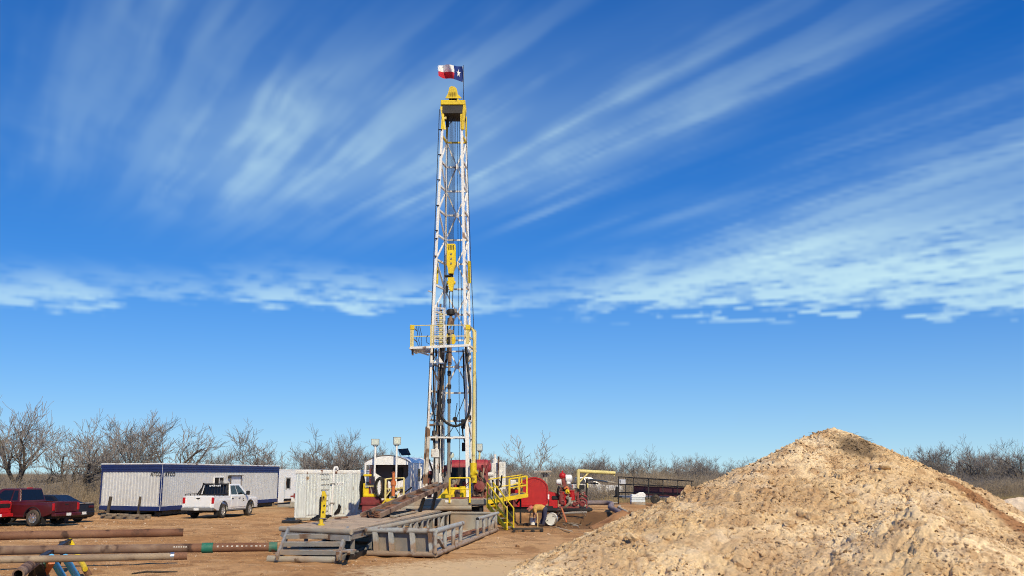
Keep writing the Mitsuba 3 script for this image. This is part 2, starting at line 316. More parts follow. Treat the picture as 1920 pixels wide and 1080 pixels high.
# loose stones and dirt clods lying on the lot
N = 9500
pr = np.sqrt(rng.uniform(20 ** 2, 62 ** 2, N)); pa = rng.uniform(-.53, .5, N)
pxs, pys = pr * np.sin(pa), pr * np.cos(pa)
keep = meshkit.fbm(np.stack([pxs * .5, pys * .5, pxs * 0], -1), 3, 77) > rng.uniform(.30, .68, N)
pxs, pys = pxs[keep], pys[keep]; ps = rng.uniform(.008, .03, len(pxs)) * (1 + 2.2 * (rng.uniform(0, 1, len(pxs)) > .965))
v, f = rocks_mesh(np.stack([pxs, pys, ground_h(pxs, pys) + ps * .2], -1), ps, 5)
def clod_col(p, n, uv):
    r = cell_rand(p.x * 6, p.y * 6, 0)
    return mix((.30, .17, .09), (.60, .46, .32), smoothstep(.35, .95, r)) * (.8 + .4 * noise(p.x * 30, p.y * 30, p.z * 30))
mtl('clod_soil', proc(clod_col), .95, spec=.15)
scene['pebbles'] = mikit.ply(trimesh.Trimesh(v, f, process=False), 'clod_soil'); labels['pebbles'] = {'kind': 'stuff', 'label': 'small stones and dirt clods scattered over the lot', 'category': 'pebbles'}

# ---------------------------------------------------------------- the big spoil pile on the right
PX, PY, PH = map(float, at(1568, 800, 34.0))
def pile_h(x, y):
    p = np.stack([x, y, x * 0], -1)
    dx, dy = x - PX, y - PY
    wx = 1.3 * (meshkit.fbm(p * .22, 3, 101) - .5); wy = 1.3 * (meshkit.fbm(p * .22, 3, 102) - .5)
    dx, dy = dx + wx * sm(1, 5, np.hypot(dx, dy)), dy + wy * sm(1, 5, np.hypot(dx, dy))
    th = np.arctan2(dx, -dy)                                        # 0 towards the camera, + to the east
    sl = .478 + .09 * sm(.3, 1.4, th) * sm(2.9, 1.8, th) - .165 * np.exp(-((th + .86) / .46) ** 2) - .03 * np.exp(-((th - .1) / .5) ** 2)
    dist = np.hypot(dx, dy)
    h = PH + .10 - sl * np.sqrt(dist ** 2 + .15)
    # ribs and slumps running down the flanks, a nearer lobe dumped against the front
    h = h + (.36 * (meshkit.fbm(np.stack([th * 2.6, dist * .09, th * 0], -1), 3, 110) - .5)) * sm(.6, 4, dist)
    lob = 1.75 - .52 * np.hypot((x - PX + .9) / 1.0, y - PY + 8.6); h = np.maximum(h, lob + .0) + .25 * np.exp(-np.abs(h - lob) * 2.5)
    lob2 = 1.5 - .5 * np.hypot(x - PX - 4.6, y - PY + 6.8); h = np.maximum(h, lob2) + .2 * np.exp(-np.abs(h - lob2) * 2.5)
    n1 = meshkit.fbm(p * .9, 3, 120) - .5; n2 = meshkit.fbm(p * 2.6, 4, 121) - .5; n3 = meshkit.fbm(p * 8., 3, 122) - .5
    r = meshkit.fbm(p * 3.4 + 9, 3, 123); crag = np.abs(meshkit.fbm(p * 1.5, 4, 124) - .5)
    h = h + .22 * n1 + .085 * n2 + .055 * n3 + .05 * sm(.60, .72, r) - .09 * sm(.05, .0, crag) - .12 * sm(.675, .735, meshkit.fbm(p * 4.3 + 5, 3, 130)) * sm(.42, .56, meshkit.fbm(p * .7, 2, 133)) - .10 * sm(.685, .73, meshkit.fbm(p * 8. + 5, 2, 131))
    return h
gxs = np.arange(PX - 14.0, PX + 12.5, .055); gys = np.arange(PY - 13.8, PY + 9.0, .052)
X_, Y_ = np.meshgrid(gxs, gys, indexing='ij')
H_ = pile_h(X_, Y_)
Z_ = np.where(H_ > -.35, H_, -.35)
vid = -np.ones(X_.shape, int); on = H_ > -.34
cell = on[:-1, :-1] | on[1:, :-1] | on[:-1, 1:] | on[1:, 1:]
ci, cj = np.nonzero(cell); ny = X_.shape[1]
qd = np.stack([ci * ny + cj, (ci + 1) * ny + cj, (ci + 1) * ny + cj + 1, ci * ny + cj + 1], 1)
use, inv = np.unique(qd, return_inverse=True); qd = inv.reshape(-1, 4)
pv = np.stack([X_, Y_, Z_], -1).reshape(-1, 3)[use]
pf = np.vstack([qd[:, [0, 1, 2]], qd[:, [0, 2, 3]]])
def pile_col(p, n, uv):
    a = fbm(p.x * .35, p.y * .35, p.z * .35, 4); b = fbm(p.x * 2.3, p.y * 2.3, p.z * 2.3, 4); c = noise(p.x * 22, p.y * 22, p.z * 22)
    col = mix((.585, .41, .222), (.74, .57, .355), smoothstep(.32, .68, a))
    col = mix(col, (.40, .245, .125), .75 * smoothstep(.50, .70, b))
    col = mix(col, (.43, .28, .155), .6 * smoothstep(.46, .62, fbm(p.x * .5 + 3, p.y * .5 + p.z, p.z * .8, 3)))
    col = mix(col, (.76, .64, .47), .35 * smoothstep(.60, .76, fbm(p.x * 1.1 + 8, p.y * 1.1, p.z * 1.1, 3)))
    # seams of redder subsoil: down the right flank and along the left shoulder
    s1 = dr.exp(-dr.square((p.x - (PX + 3.4) - .35 * (PY - 6 - p.y)) / .75) - dr.square((p.y - (PY - 6.0)) / 3.2))
    s2 = dr.exp(-dr.square((p.y - PY - 2.2 + .15 * (p.x - PX)) / 1.0)) * smoothstep(-2.5, -5., p.x - PX)
    s3 = dr.exp(-dr.square((p.x - PX - 2.9) / .7) - dr.square((p.y - PY + 3.3) / .9))
    col = mix(col, (.30, .150, .070), .95 * smoothstep(.30, .75, (s1 + .8 * s2 + .8 * s3) * (.35 + 1.3 * a)))
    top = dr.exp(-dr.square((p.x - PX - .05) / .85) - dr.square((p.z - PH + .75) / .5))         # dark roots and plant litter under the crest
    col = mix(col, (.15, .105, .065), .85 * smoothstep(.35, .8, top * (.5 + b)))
    return col * (.80 + .40 * c)
scene['pile_soil'] = {'type': 'twosided', 'b': {'type': 'bumpmap', 'scale': 1.0, 't': proc(lambda p, n, uv: .035 * fbm(p.x * 13, p.y * 13, p.z * 13, 3), eps=.008),
                      'b': {'type': 'principled', 'base_color': proc(pile_col), 'roughness': .95, 'specular': .15}}}
PILE = thing('dirt_pile', 'huge steep pile of pale tan dug soil and broken rock filling the right', 'pile')
scene[PILE + '__soil'] = mikit.ply(trimesh.Trimesh(pv, pf, process=False), 'pile_soil', smooth=True)
# clods and rocks on it: many small ones as one part, the large ones singly
def on_pile(n, seed):
    g = np.random.default_rng(seed); x = g.uniform(PX - 13, PX + 10.5, n); y = g.uniform(PY - 13.5, PY + 2.5, n); h = pile_h(x, y); k = h > .02
    return x[k], y[k], h[k], g
x, y, h, g = on_pile(84000, 31)
k = meshkit.fbm(np.stack([x * .8, y * .8, x * 0], -1), 3, 33) > g.uniform(.30, .74, len(x)); x, y, h = x[k], y[k], h[k]
s = .012 + .044 * g.uniform(0, 1, len(x)) ** 5
v, f = rocks_mesh(np.stack([x, y, h + s * .25], -1), s, 34)
scene[PILE + '__clods'] = mikit.ply(trimesh.Trimesh(v, f, process=False), 'pile_soil'); labels[PILE + '__clods'] = {'kind': 'stuff', 'label': 'small clods and stones all over the pile'}
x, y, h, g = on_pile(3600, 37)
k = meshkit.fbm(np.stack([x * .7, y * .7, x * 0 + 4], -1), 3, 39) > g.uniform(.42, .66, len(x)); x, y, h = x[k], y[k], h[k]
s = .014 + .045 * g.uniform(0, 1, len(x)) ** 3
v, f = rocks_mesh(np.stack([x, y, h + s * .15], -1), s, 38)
mtl('damp_clod', proc(lambda p, n, uv: mix((.10, .062, .034), (.24, .15, .085), noise(p.x * 5, p.y * 5, p.z * 5))), .95, spec=.1)  # dark clod colour paints in the shade of the pile's crevices
scene[PILE + '__shade_clods'] = mikit.ply(trimesh.Trimesh(v, f, process=False), 'damp_clod'); labels[PILE + '__shade_clods'] = {'kind': 'stuff', 'label': 'dark clods sprinkled over the pale pile as painted crevice shade'}
shapes = []
for i in range(8):
    v, f = rocks_mesh(np.zeros((1, 3)), np.ones(1), 40 + i, ICO, (.55, .85), .20); shapes.append(mikit.ply(trimesh.Trimesh(v, f, process=False), 'pile_soil'))
x, y, h, g = on_pile(330, 36)
s = .06 + .10 * g.uniform(0, 1, len(x)) ** 3
big = [(1505, 968, .20), (1522, 972, .14), (1392, 1062, .22), (1570, 1040, .14), (1480, 985, .12), (1600, 1015, .16), (1250, 1010, .12), (1690, 955, .13)]
spots = [(x[i], y[i], h[i], s[i]) for i in range(len(x))][:80]
for px, py, sz in big:                                              # where the ray of that pixel meets the slope
    for Y in np.arange(PY - 12.5, PY, .08):
        w = at(px, py, Y)
        if pile_h(w[:1], w[1:2])[0] >= w[2]: spots.append((w[0], w[1], w[2], sz)); break
for i, (a, b, c, d) in enumerate(spots):
    key = fresh(PILE + '__rock'); sh = dict(shapes[i % 8]); sh['to_world'] = T4().translate([float(a), float(b), float(c + d * .25)]).rotate([0, 0, 1], float(rnd.uniform(0, 360))).rotate([1, 0, 0], float(rnd.uniform(-40, 40))).scale(float(d)); scene[key] = sh
# roots and dry stalks under the crest
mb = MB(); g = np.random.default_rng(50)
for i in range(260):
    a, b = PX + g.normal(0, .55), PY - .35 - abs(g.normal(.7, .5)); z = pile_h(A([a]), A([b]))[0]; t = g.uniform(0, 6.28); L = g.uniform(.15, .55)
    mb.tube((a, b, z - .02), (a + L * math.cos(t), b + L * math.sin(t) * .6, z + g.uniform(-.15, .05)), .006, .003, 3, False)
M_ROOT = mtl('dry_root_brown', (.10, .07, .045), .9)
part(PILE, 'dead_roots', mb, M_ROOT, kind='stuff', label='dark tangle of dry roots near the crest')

# the lower, paler heap behind it at the right edge
def heap_mesh(cx, cy, h0, rx, ry, seed, step=.12):
    a = np.arange(-rx * 1.3, rx * 1.3, step); b = np.arange(-ry * 1.3, ry * 1.3, step); X, Y = np.meshgrid(a, b, indexing='ij')
    p = np.stack([X + cx, Y + cy, X * 0], -1)
    r = np.hypot(X / rx, Y / ry); H = h0 * (1.06 - np.sqrt(r ** 2 + .01)) + (.18 * (meshkit.fbm(p * 1.1, 4, seed) - .5) + .1 * (meshkit.fbm(p * 4, 3, seed + 1) - .5)) * np.clip(h0, 0, 1.2)
    H = np.maximum(H, -.3); n, m = X.shape; i, j = np.meshgrid(np.arange(n - 1), np.arange(m - 1), indexing='ij'); k = lambda i, j: i * m + j
    F = np.concatenate([np.stack([k(i, j), k(i + 1, j), k(i + 1, j + 1)], -1).reshape(-1, 3), np.stack([k(i, j), k(i + 1, j + 1), k(i, j + 1)], -1).reshape(-1, 3)])
    V = np.stack([X + cx, Y + cy, H], -1).reshape(-1, 3); F = F[(V[F][:, :, 2] > -.29).any(1)]
    return V, F
def pale_col(p, n, uv):
    a = fbm(p.x * .8, p.y * .8, p.z * .8, 4)
    return mix((.44, .29, .17), (.70, .56, .40), smoothstep(.32, .6, a)) * (.85 + .3 * noise(p.x * 14, p.y * 14, p.z * 14))
mtl('pale_spoil', proc(pale_col), .95, spec=.15)
def heap(name, label, c, h0, rx, ry, seed):
    k = thing(name, label, 'heap'); v, f = heap_mesh(c[0], c[1], h0, rx, ry, seed); scene[k] = mikit.ply(trimesh.Trimesh(v, f, process=False), 'pale_spoil', smooth=True)
heap('spoil_heap', 'low pale heap of soil behind the big pile at the right edge', at(1918, 970, 56), 1.35, 5.2, 4.0, 201)
def mud_col(p, n, uv):
    return mix((.22, .105, .05), (.40, .21, .10), smoothstep(.3, .7, fbm(p.x * 1.5, p.y * 1.5, p.z * 1.5, 4)))
mtl('red_mud', proc(mud_col), .95, spec=.15)
c = gter(1168, 974); k = thing('mud_heap', 'low orange brown heap of mud at the end of the mauve hose', 'heap'); v, f = heap_mesh(c[0], c[1], .70, 1.25, 1.7, 211, .08); v = v + A([0, 0, c[2] - .22]); scene[k] = mikit.ply(trimesh.Trimesh(v, f, process=False), 'red_mud', smooth=True)

# ---------------------------------------------------------------- bare trees and winter brush
def bark(name, lo, hi):
    return mtl(name, proc(lambda p, n, uv: mix(lo, hi, noise(p.x * 2.2, p.y * 2.2, p.z * 2.2))), .9, spec=.1)
M_BARK = bark('grey_brown_bark', (.085, .07, .058), (.19, .16, .13)); M_TWIG = bark('pale_twig_bark', (.175, .152, .137), (.32, .285, .258))
M_PALEBARK = bark('bleached_bark', (.30, .27, .23), (.42, .38, .33)); M_BRUSH = bark('brush_stems', (.22, .17, .12), (.40, .325, .23)); M_DRYG = bark('dry_grass_straw', (.34, .26, .13), (.50, .40, .22))
def segs_mesh(S, n=4):
    """S: rows p0(3) p1(3) r0 r1"""
    S = np.asarray(S); p, q2 = S[:, :3], S[:, 3:6]; d = q2 - p; d /= np.maximum(np.linalg.norm(d, axis=1, keepdims=True), 1e-9)
    ref = np.where(np.abs(d[:, 2:]) > .9, [[1., 0, 0]], [[0, 0, 1.]]); x = np.cross(d, ref); x /= np.linalg.norm(x, axis=1, keepdims=True); y = np.cross(d, x)
    a = np.arange(n) * 2 * np.pi / n; c = np.cos(a)[None, :, None] * x[:, None] + np.sin(a)[None, :, None] * y[:, None]
    V = np.concatenate([p[:, None] + c * S[:, 6, None, None], q2[:, None] + c * S[:, 7, None, None]], 1)
    i = np.arange(n); j = (i + 1) % n; F = np.vstack([np.stack([i, j, j + n], 1), np.stack([i, j + n, i + n], 1)])
    return V.reshape(-1, 3), (F[None] + (np.arange(len(S)) * 2 * n)[:, None, None]).reshape(-1, 3)
def grow(seed, limbs=5, trunk=.22, spread=.8, lean=.1, twigs=6, r0=.026, dens=1.0, twig_r=.0017, ups=.35):
    """a leafless tree one unit tall: (segments of trunk and limbs, segments of the twigs)"""
    g = np.random.default_rng(seed); big, small = [], []
    def branch(p, d, L, r, lev):
        n = (4, 6, 5, 4, 3)[lev]; pts = [p]; dd = unit(d); rr = np.linspace(r, r * (.72, .42, .4, .45, .5)[lev], n + 1)
        for k in range(n):
            dd = unit(dd + g.normal(0, (.10, .22, .20, .17, .13)[lev], 3) + A([0, 0, (.05, ups * .35, ups * .3, ups * .3, ups * .3)[lev]]))
            q_ = pts[-1] + dd * L / n; (big if lev < 3 else small).append([*pts[-1], *q_, rr[k], rr[k + 1]]); pts.append(q_)
        if lev == 4: return
        cnt = (limbs, int(6 * dens + .5), int(6 * dens + .5), twigs)[lev]
        for c in range(cnt):
            t = 1.0 if (lev == 0 and c < 2) else g.uniform((.72, .25, .15, .1)[lev], 1.0); k = min(int(t * n), n - 1); pos = pts[k] + (pts[k + 1] - pts[k]) * (t * n - k if t < 1 else 1)
            base = unit(pts[k + 1] - pts[k]); phi = (c + g.uniform(-.3, .3)) * 2.4 + seed; side = A([math.cos(phi), math.sin(phi), g.uniform(-.25, .35)]); side = unit(side - base * np.dot(side, base))
            ang = (g.uniform(.45, 1.05) * spread * 1.15, g.uniform(.5, 1.1), g.uniform(.5, 1.1), g.uniform(.4, 1.0))[lev]
            branch(pos, base * math.cos(ang) + side * math.sin(ang) + A([0, 0, .12]), L * (2.3, .54, .58, .62)[lev] * g.uniform(.7, 1.2) * (1 if lev else .26 / trunk), rr[k] * (.62, .5, .48, .42)[lev], lev + 1)
    branch(A([0, 0, -.02]), A([lean, g.uniform(-.1, .1), 1.]), trunk, r0, 0)
    B, S = np.array(big), np.array(small); top = max(B[:, 5].max(), np.percentile(S[:, 5], 99.5)); 
    for Q in (B, S): Q[:, :6] /= top; Q[:, 6:] = np.maximum(Q[:, 6:] / top, twig_r)
    return B, S
TREES = {}
def tree_kind(name, crown_mat, trunk_mat, **kw):
    B, S = grow(**kw); gname = 'kind_' + name
    cut = B[:, 6] > .0042
    if cut.all(): cut[-1] = False
    tr, cr = segs_mesh(B[cut], 6), segs_mesh(np.vstack([B[~cut], S]), 3)
    scene[gname] = {'type': 'shapegroup', 'trunk': mikit.ply(trimesh.Trimesh(*tr, process=False), trunk_mat, smooth=True), 'crown': mikit.ply(trimesh.Trimesh(*cr, process=False), crown_mat)}
    TREES[name] = gname
tree_kind('wide', M_TWIG, M_BARK, seed=3, limbs=6, trunk=.20, spread=1.0, lean=.15, twigs=6, r0=.034, dens=1.0)
tree_kind('gnarled', M_TWIG, M_BARK, seed=12, limbs=5, trunk=.24, spread=.95, lean=-.3, twigs=7, r0=.038, dens=.95)
tree_kind('open', M_TWIG, M_BARK, seed=21, limbs=4, trunk=.34, spread=.85, lean=.1, twigs=4, r0=.034, dens=.8)
tree_kind('bushy', M_TWIG, M_BARK, seed=33, limbs=7, trunk=.14, spread=.8, lean=.05, twigs=8, r0=.024, dens=1.15)
tree_kind('dead', M_PALEBARK, M_PALEBARK, seed=47, limbs=3, trunk=.45, spread=.45, lean=-.32, twigs=2, r0=.020, dens=.6, twig_r=.0026, ups=.5)
tree_kind('slim', M_TWIG, M_BARK, seed=58, limbs=4, trunk=.32, spread=.6, lean=.05, twigs=6, r0=.02, dens=.9)
def tree(kind, px, top, Y, label, rot=0, wide=1.0, group=None, base=0.0):
    t = at(px, top, Y); key = thing('bare_tree', label, 'tree', group)
    H = t[2] - base
    scene[key] = {'type': 'instance', 'g': {'type': 'ref', 'id': TREES[kind]}, 'to_world': T4().translate([float(t[0]), float(t[1]), float(base)]).rotate([0, 0, 1], float(rot)).scale([float(H * wide), float(H * wide), float(H)])}
tree('gnarled', 38, 752, 78, 'tall bare tree with spreading dark limbs at the left edge of the photo', 160, 1.0)
tree('open', -25, 800, 74, 'bare tree cut off by the left edge behind the red truck', 60, .9)
tree('wide', 165, 790, 74, 'gnarled wide bare tree beside the left end of the blue trimmed office trailer', 20, 1.15)
tree('bushy', 250, 784, 88, 'dense twiggy bare tree above the left end of the office trailer', 130, 1.1)
tree('open', 348, 776, 95, 'open bare tree with curved limbs above the middle of the office trailer', 250, 1.2)
tree('slim', 452, 796, 98, 'bare tree behind the office trailer above its door', 80, 1.15)
tree('open', 512, 835, 104, 'low bare tree with forked limbs behind the far end of the office trailer', 10, 1.5)
tree('wide', 606, 808, 100, 'bare tree behind the light grey steel shed', 200, 1.0)
tree('gnarled', 645, 812, 112, 'bare tree between the grey shed and the floodlights', 300, .9)
tree('bushy', 690, 838, 120, 'small bare tree behind the leftmost floodlight', 30, 1.2)
tree('dead', 1012, 812, 92, 'leaning bleached dead tree with thin limbs behind the red guard', 55, .9)
tree('slim', 985, 850, 120, 'thin bare tree left of the leaning dead tree', 10, .8)
tree('open', 1192, 838, 125, 'bare tree with forked top behind the black trailer', 100, .9)
tree('slim', 1125, 846, 128, 'narrow bare tree behind the yellow jib', 200, .9)
tree('wide', 1095, 852, 130, 'low bare tree behind the mud pump', 20, 1.0)
tree('open', 1818, 822, 122, 'tall bare tree with crooked dark trunk right of the dirt pile', 330, 1.15)
tree('gnarled', 1905, 828, 118, 'bare tree at the right edge of the photo', 200, 1.0)
tree('bushy', 1745, 836, 135, 'dense bare tree just right of the dirt pile crest', 90, 1.1)
g = np.random.default_rng(9)
far_spots = [(930, 852), (905, 850), (960, 862), (1045, 858), (1150, 862), (1235, 862), (1275, 856), (1320, 864), (1370, 860), (1420, 862), (1460, 866), (1700, 852), (1780, 850), (1860, 850), (728, 852), (760, 856), (800, 862), (560, 868), (540, 872), (405, 842), (-60, 815), (870, 858), (945, 856), (1000, 860), (1070, 854), (1110, 858), (1215, 852), (1255, 860), (1300, 858), (1345, 864), (1395, 866), (1725, 856), (1765, 858), (1800, 844), (1840, 852), (1880, 846), (1915, 850), (585, 850), (715, 858), (780, 860), (480, 856)]
for i, (px, py) in enumerate(far_spots):
    Y = g.uniform(118, 165) if px > 480 else g.uniform(92, 112)
    tree(('wide', 'bushy', 'slim', 'gnarled', 'bushy', 'wide')[i % 6], px + g.uniform(-8, 8), py + g.uniform(-4, 4), Y, 'bare grey tree in the distant tree line along the horizon' if px > 480 else 'bare grey tree in the woods behind the office trailer and parked trucks', g.uniform(0, 360), g.uniform(.9, 1.3),
         'far tree line along the horizon' if px > 480 else 'trees in the woods on the left')
# brush: a clump of thin stems, instanced
def clump(seed, n, w, h, r, lean=.35, seg=3, twig=5):
    g = np.random.default_rng(seed); S = []
    for i in range(n):
        p = A([g.normal(0, w), g.normal(0, w), -.05]); d = unit(A([g.normal(0, lean), g.normal(0, lean), 1])); L = h * g.uniform(.5, 1.05); pts = [p]
        for k in range(seg):
            d = unit(d + g.normal(0, .16, 3)); q_ = pts[-1] + d * L / seg; S.append([*pts[-1], *q_, r * (1 - .22 * k), r * (.78 - .22 * k)]); pts.append(q_)
        for t in range(twig):
            k = g.integers(0, seg); b = pts[k] + (pts[k + 1] - pts[k]) * g.uniform(.2, 1); e = unit(pts[k + 1] - pts[k] + g.normal(0, .55, 3)); l = L * g.uniform(.15, .38)
            m = b + e * l * .5; e2 = unit(e + g.normal(0, .3, 3)); S += [[*b, *m, r * .5, r * .42], [*m, *(m + e2 * l * .5), r * .42, r * .3]]
    return segs_mesh(S, 3)
for nm, (sd, n, w, h, r, mt) in {'kind_thicket': (61, 330, .95, 1.0, .0065, M_TWIG), 'kind_scrub': (62, 380, 1.0, 1.0, .0065, M_BRUSH), 'kind_thorn': (64, 240, 1.0, 1.0, .006, M_TWIG), 'kind_straw': (63, 420, .55, .5, .004, M_DRYG)}.items():
    v, f = clump(sd, n, w, h, r, .45 if 'straw' not in nm else .3, 3, 6 if 'straw' not in nm else 1); scene[nm] = {'type': 'shapegroup', 'stems': mikit.ply(trimesh.Trimesh(v, f, process=False), mt)}
def inst(key, kind, x, y, z, sx, sz, rot):
    scene[key] = {'type': 'instance', 'g': {'type': 'ref', 'id': kind}, 'to_world': T4().translate([float(x), float(y), float(z)]).rotate([0, 0, 1], float(rot)).scale([float(sx), float(sx), float(sz)])}
labels['brush'] = {'kind': 'stuff', 'label': 'grey brown winter brush and thicket lining the back of the lot', 'category': 'brush'}
labels['dry_grass'] = {'kind': 'stuff', 'label': 'dry straw coloured grass along the foot of the brush', 'category': 'grass'}
nb = ng = 0
g = np.random.default_rng(15)
def brush_front(px):
    """depth of the first row of brush"""
    return np.interp(px, [-200, 150, 230, 320, 520, 640, 760, 950, 1060, 1250, 1500, 2050], [67, 70, 78, 92, 106, 110, 110, 105, 93, 100, 106, 106])
for row in range(7):
    px = -140.0
    while px < 2060:
        Y = brush_front(px) + (0, 3, 6.5, 11, 18, 28, 42)[row] + g.uniform(-1.5, 1.5); w = at(px, 888, Y)
        hgt = (np.interp(px, [-140, 190, 330, 1000, 1060, 1300, 1650, 1760, 2050], [3.3, 3.2, 3.2, 3.4, 3.1, 3.3, 3.0, 3.1, 2.9]) * (.76, .84, .90, .93, .97, 1.02, 1.08)[row] * (.88 if px < 320 else 1)) * g.uniform(.50, 1.18)
        nb += 1; inst(f'brush__{nb:03d}', ('kind_scrub' if g.uniform() < (.75 if row < 2 else .35) else 'kind_thicket' if g.uniform() < .7 else 'kind_thorn'), w[0], w[1], 0, g.uniform(1.3, 2.1), hgt, g.uniform(0, 360))
        if row == 0:
            for _ in range(2):
                ng += 1; inst(f'dry_grass__{ng:03d}', 'kind_straw', w[0] + g.uniform(-1.5, 1.5), w[1] - g.uniform(1.0, 3.2), -.02, g.uniform(.9, 1.6), g.uniform(.7, 1.5), g.uniform(0, 360))
        px += FPX / Y * g.uniform(1.3, 2.1) * (1 if row < 4 else 1.3)

# ---------------------------------------------------------------- vehicles: local axes x right, y forward from the tail, z up
def warp(m, fn, edge=.12):
    m = m.refine_to_length(edge); q_ = m.to_mesh(); v, f = np.array(q_.vert_properties[:, :3], float), np.array(q_.tri_verts); return fn(v), f
YZ = mat((0, 0, 0), (0, 1, 0), (0, 0, 1), (1, 0, 0))                # polygon (y, z), pushed out along x
def ext_yz(poly, x0, x1):
    """manifold of a (y, z) polygon between x0 and x1"""
    t = trimesh.creation.extrude_polygon(poly if hasattr(poly, 'exterior') else sg.Polygon(poly), x1 - x0, engine='earcut')
    v = t.vertices; v = np.stack([x0 + v[:, 2], v[:, 0], v[:, 1]], 1); return m3.Manifold(m3.Mesh(np.ascontiguousarray(v, np.float32), np.ascontiguousarray(t.faces, np.uint32)))
def rounded(pts, r, q_=5):
    return sg.Polygon(pts).buffer(-r, join_style=2).buffer(r, quad_segs=q_)
def wheel(t, m, x, y, r, w, side, alloy=M_ALLOY):
    """side: +1 the wheel shows its face towards +x"""
    tb = MB(); pr = [(r * .60, -w / 2), (r * .90, -w / 2), (r * .98, -w * .40), (r, -w * .2), (r, w * .2), (r * .98, w * .40), (r * .90, w / 2), (r * .62, w / 2), (r * .60, w * .3)]
    tb.lathe((x, y, r), (side, 0, 0), pr, 28)
    k = part(t, 'wheel', tb, M_TYRE, 40, xf=m)
    rb = MB().lathe((x, y, r), (side, 0, 0), [(r * .62, w * .46), (r * .60, w * .36), (r * .56, w * .2), (.02, w * .17)], 24)
    for i in range(8):
        a = i * math.pi / 4; d = A([0, math.cos(a), math.sin(a)]); o = A([x + side * w * .30, y, r]); rb.bar(o + d * .03, o + d * r * .57, r * .17, w * .22, up=(1, 0, 0))
    rb.lathe((x, y, r), (side, 0, 0), [(r * .16, w * .1), (r * .16, w * .44), (r * .10, w * .50), (0, w * .50)], 12)
    part(k, 'rim', rb, alloy, 40, xf=m)

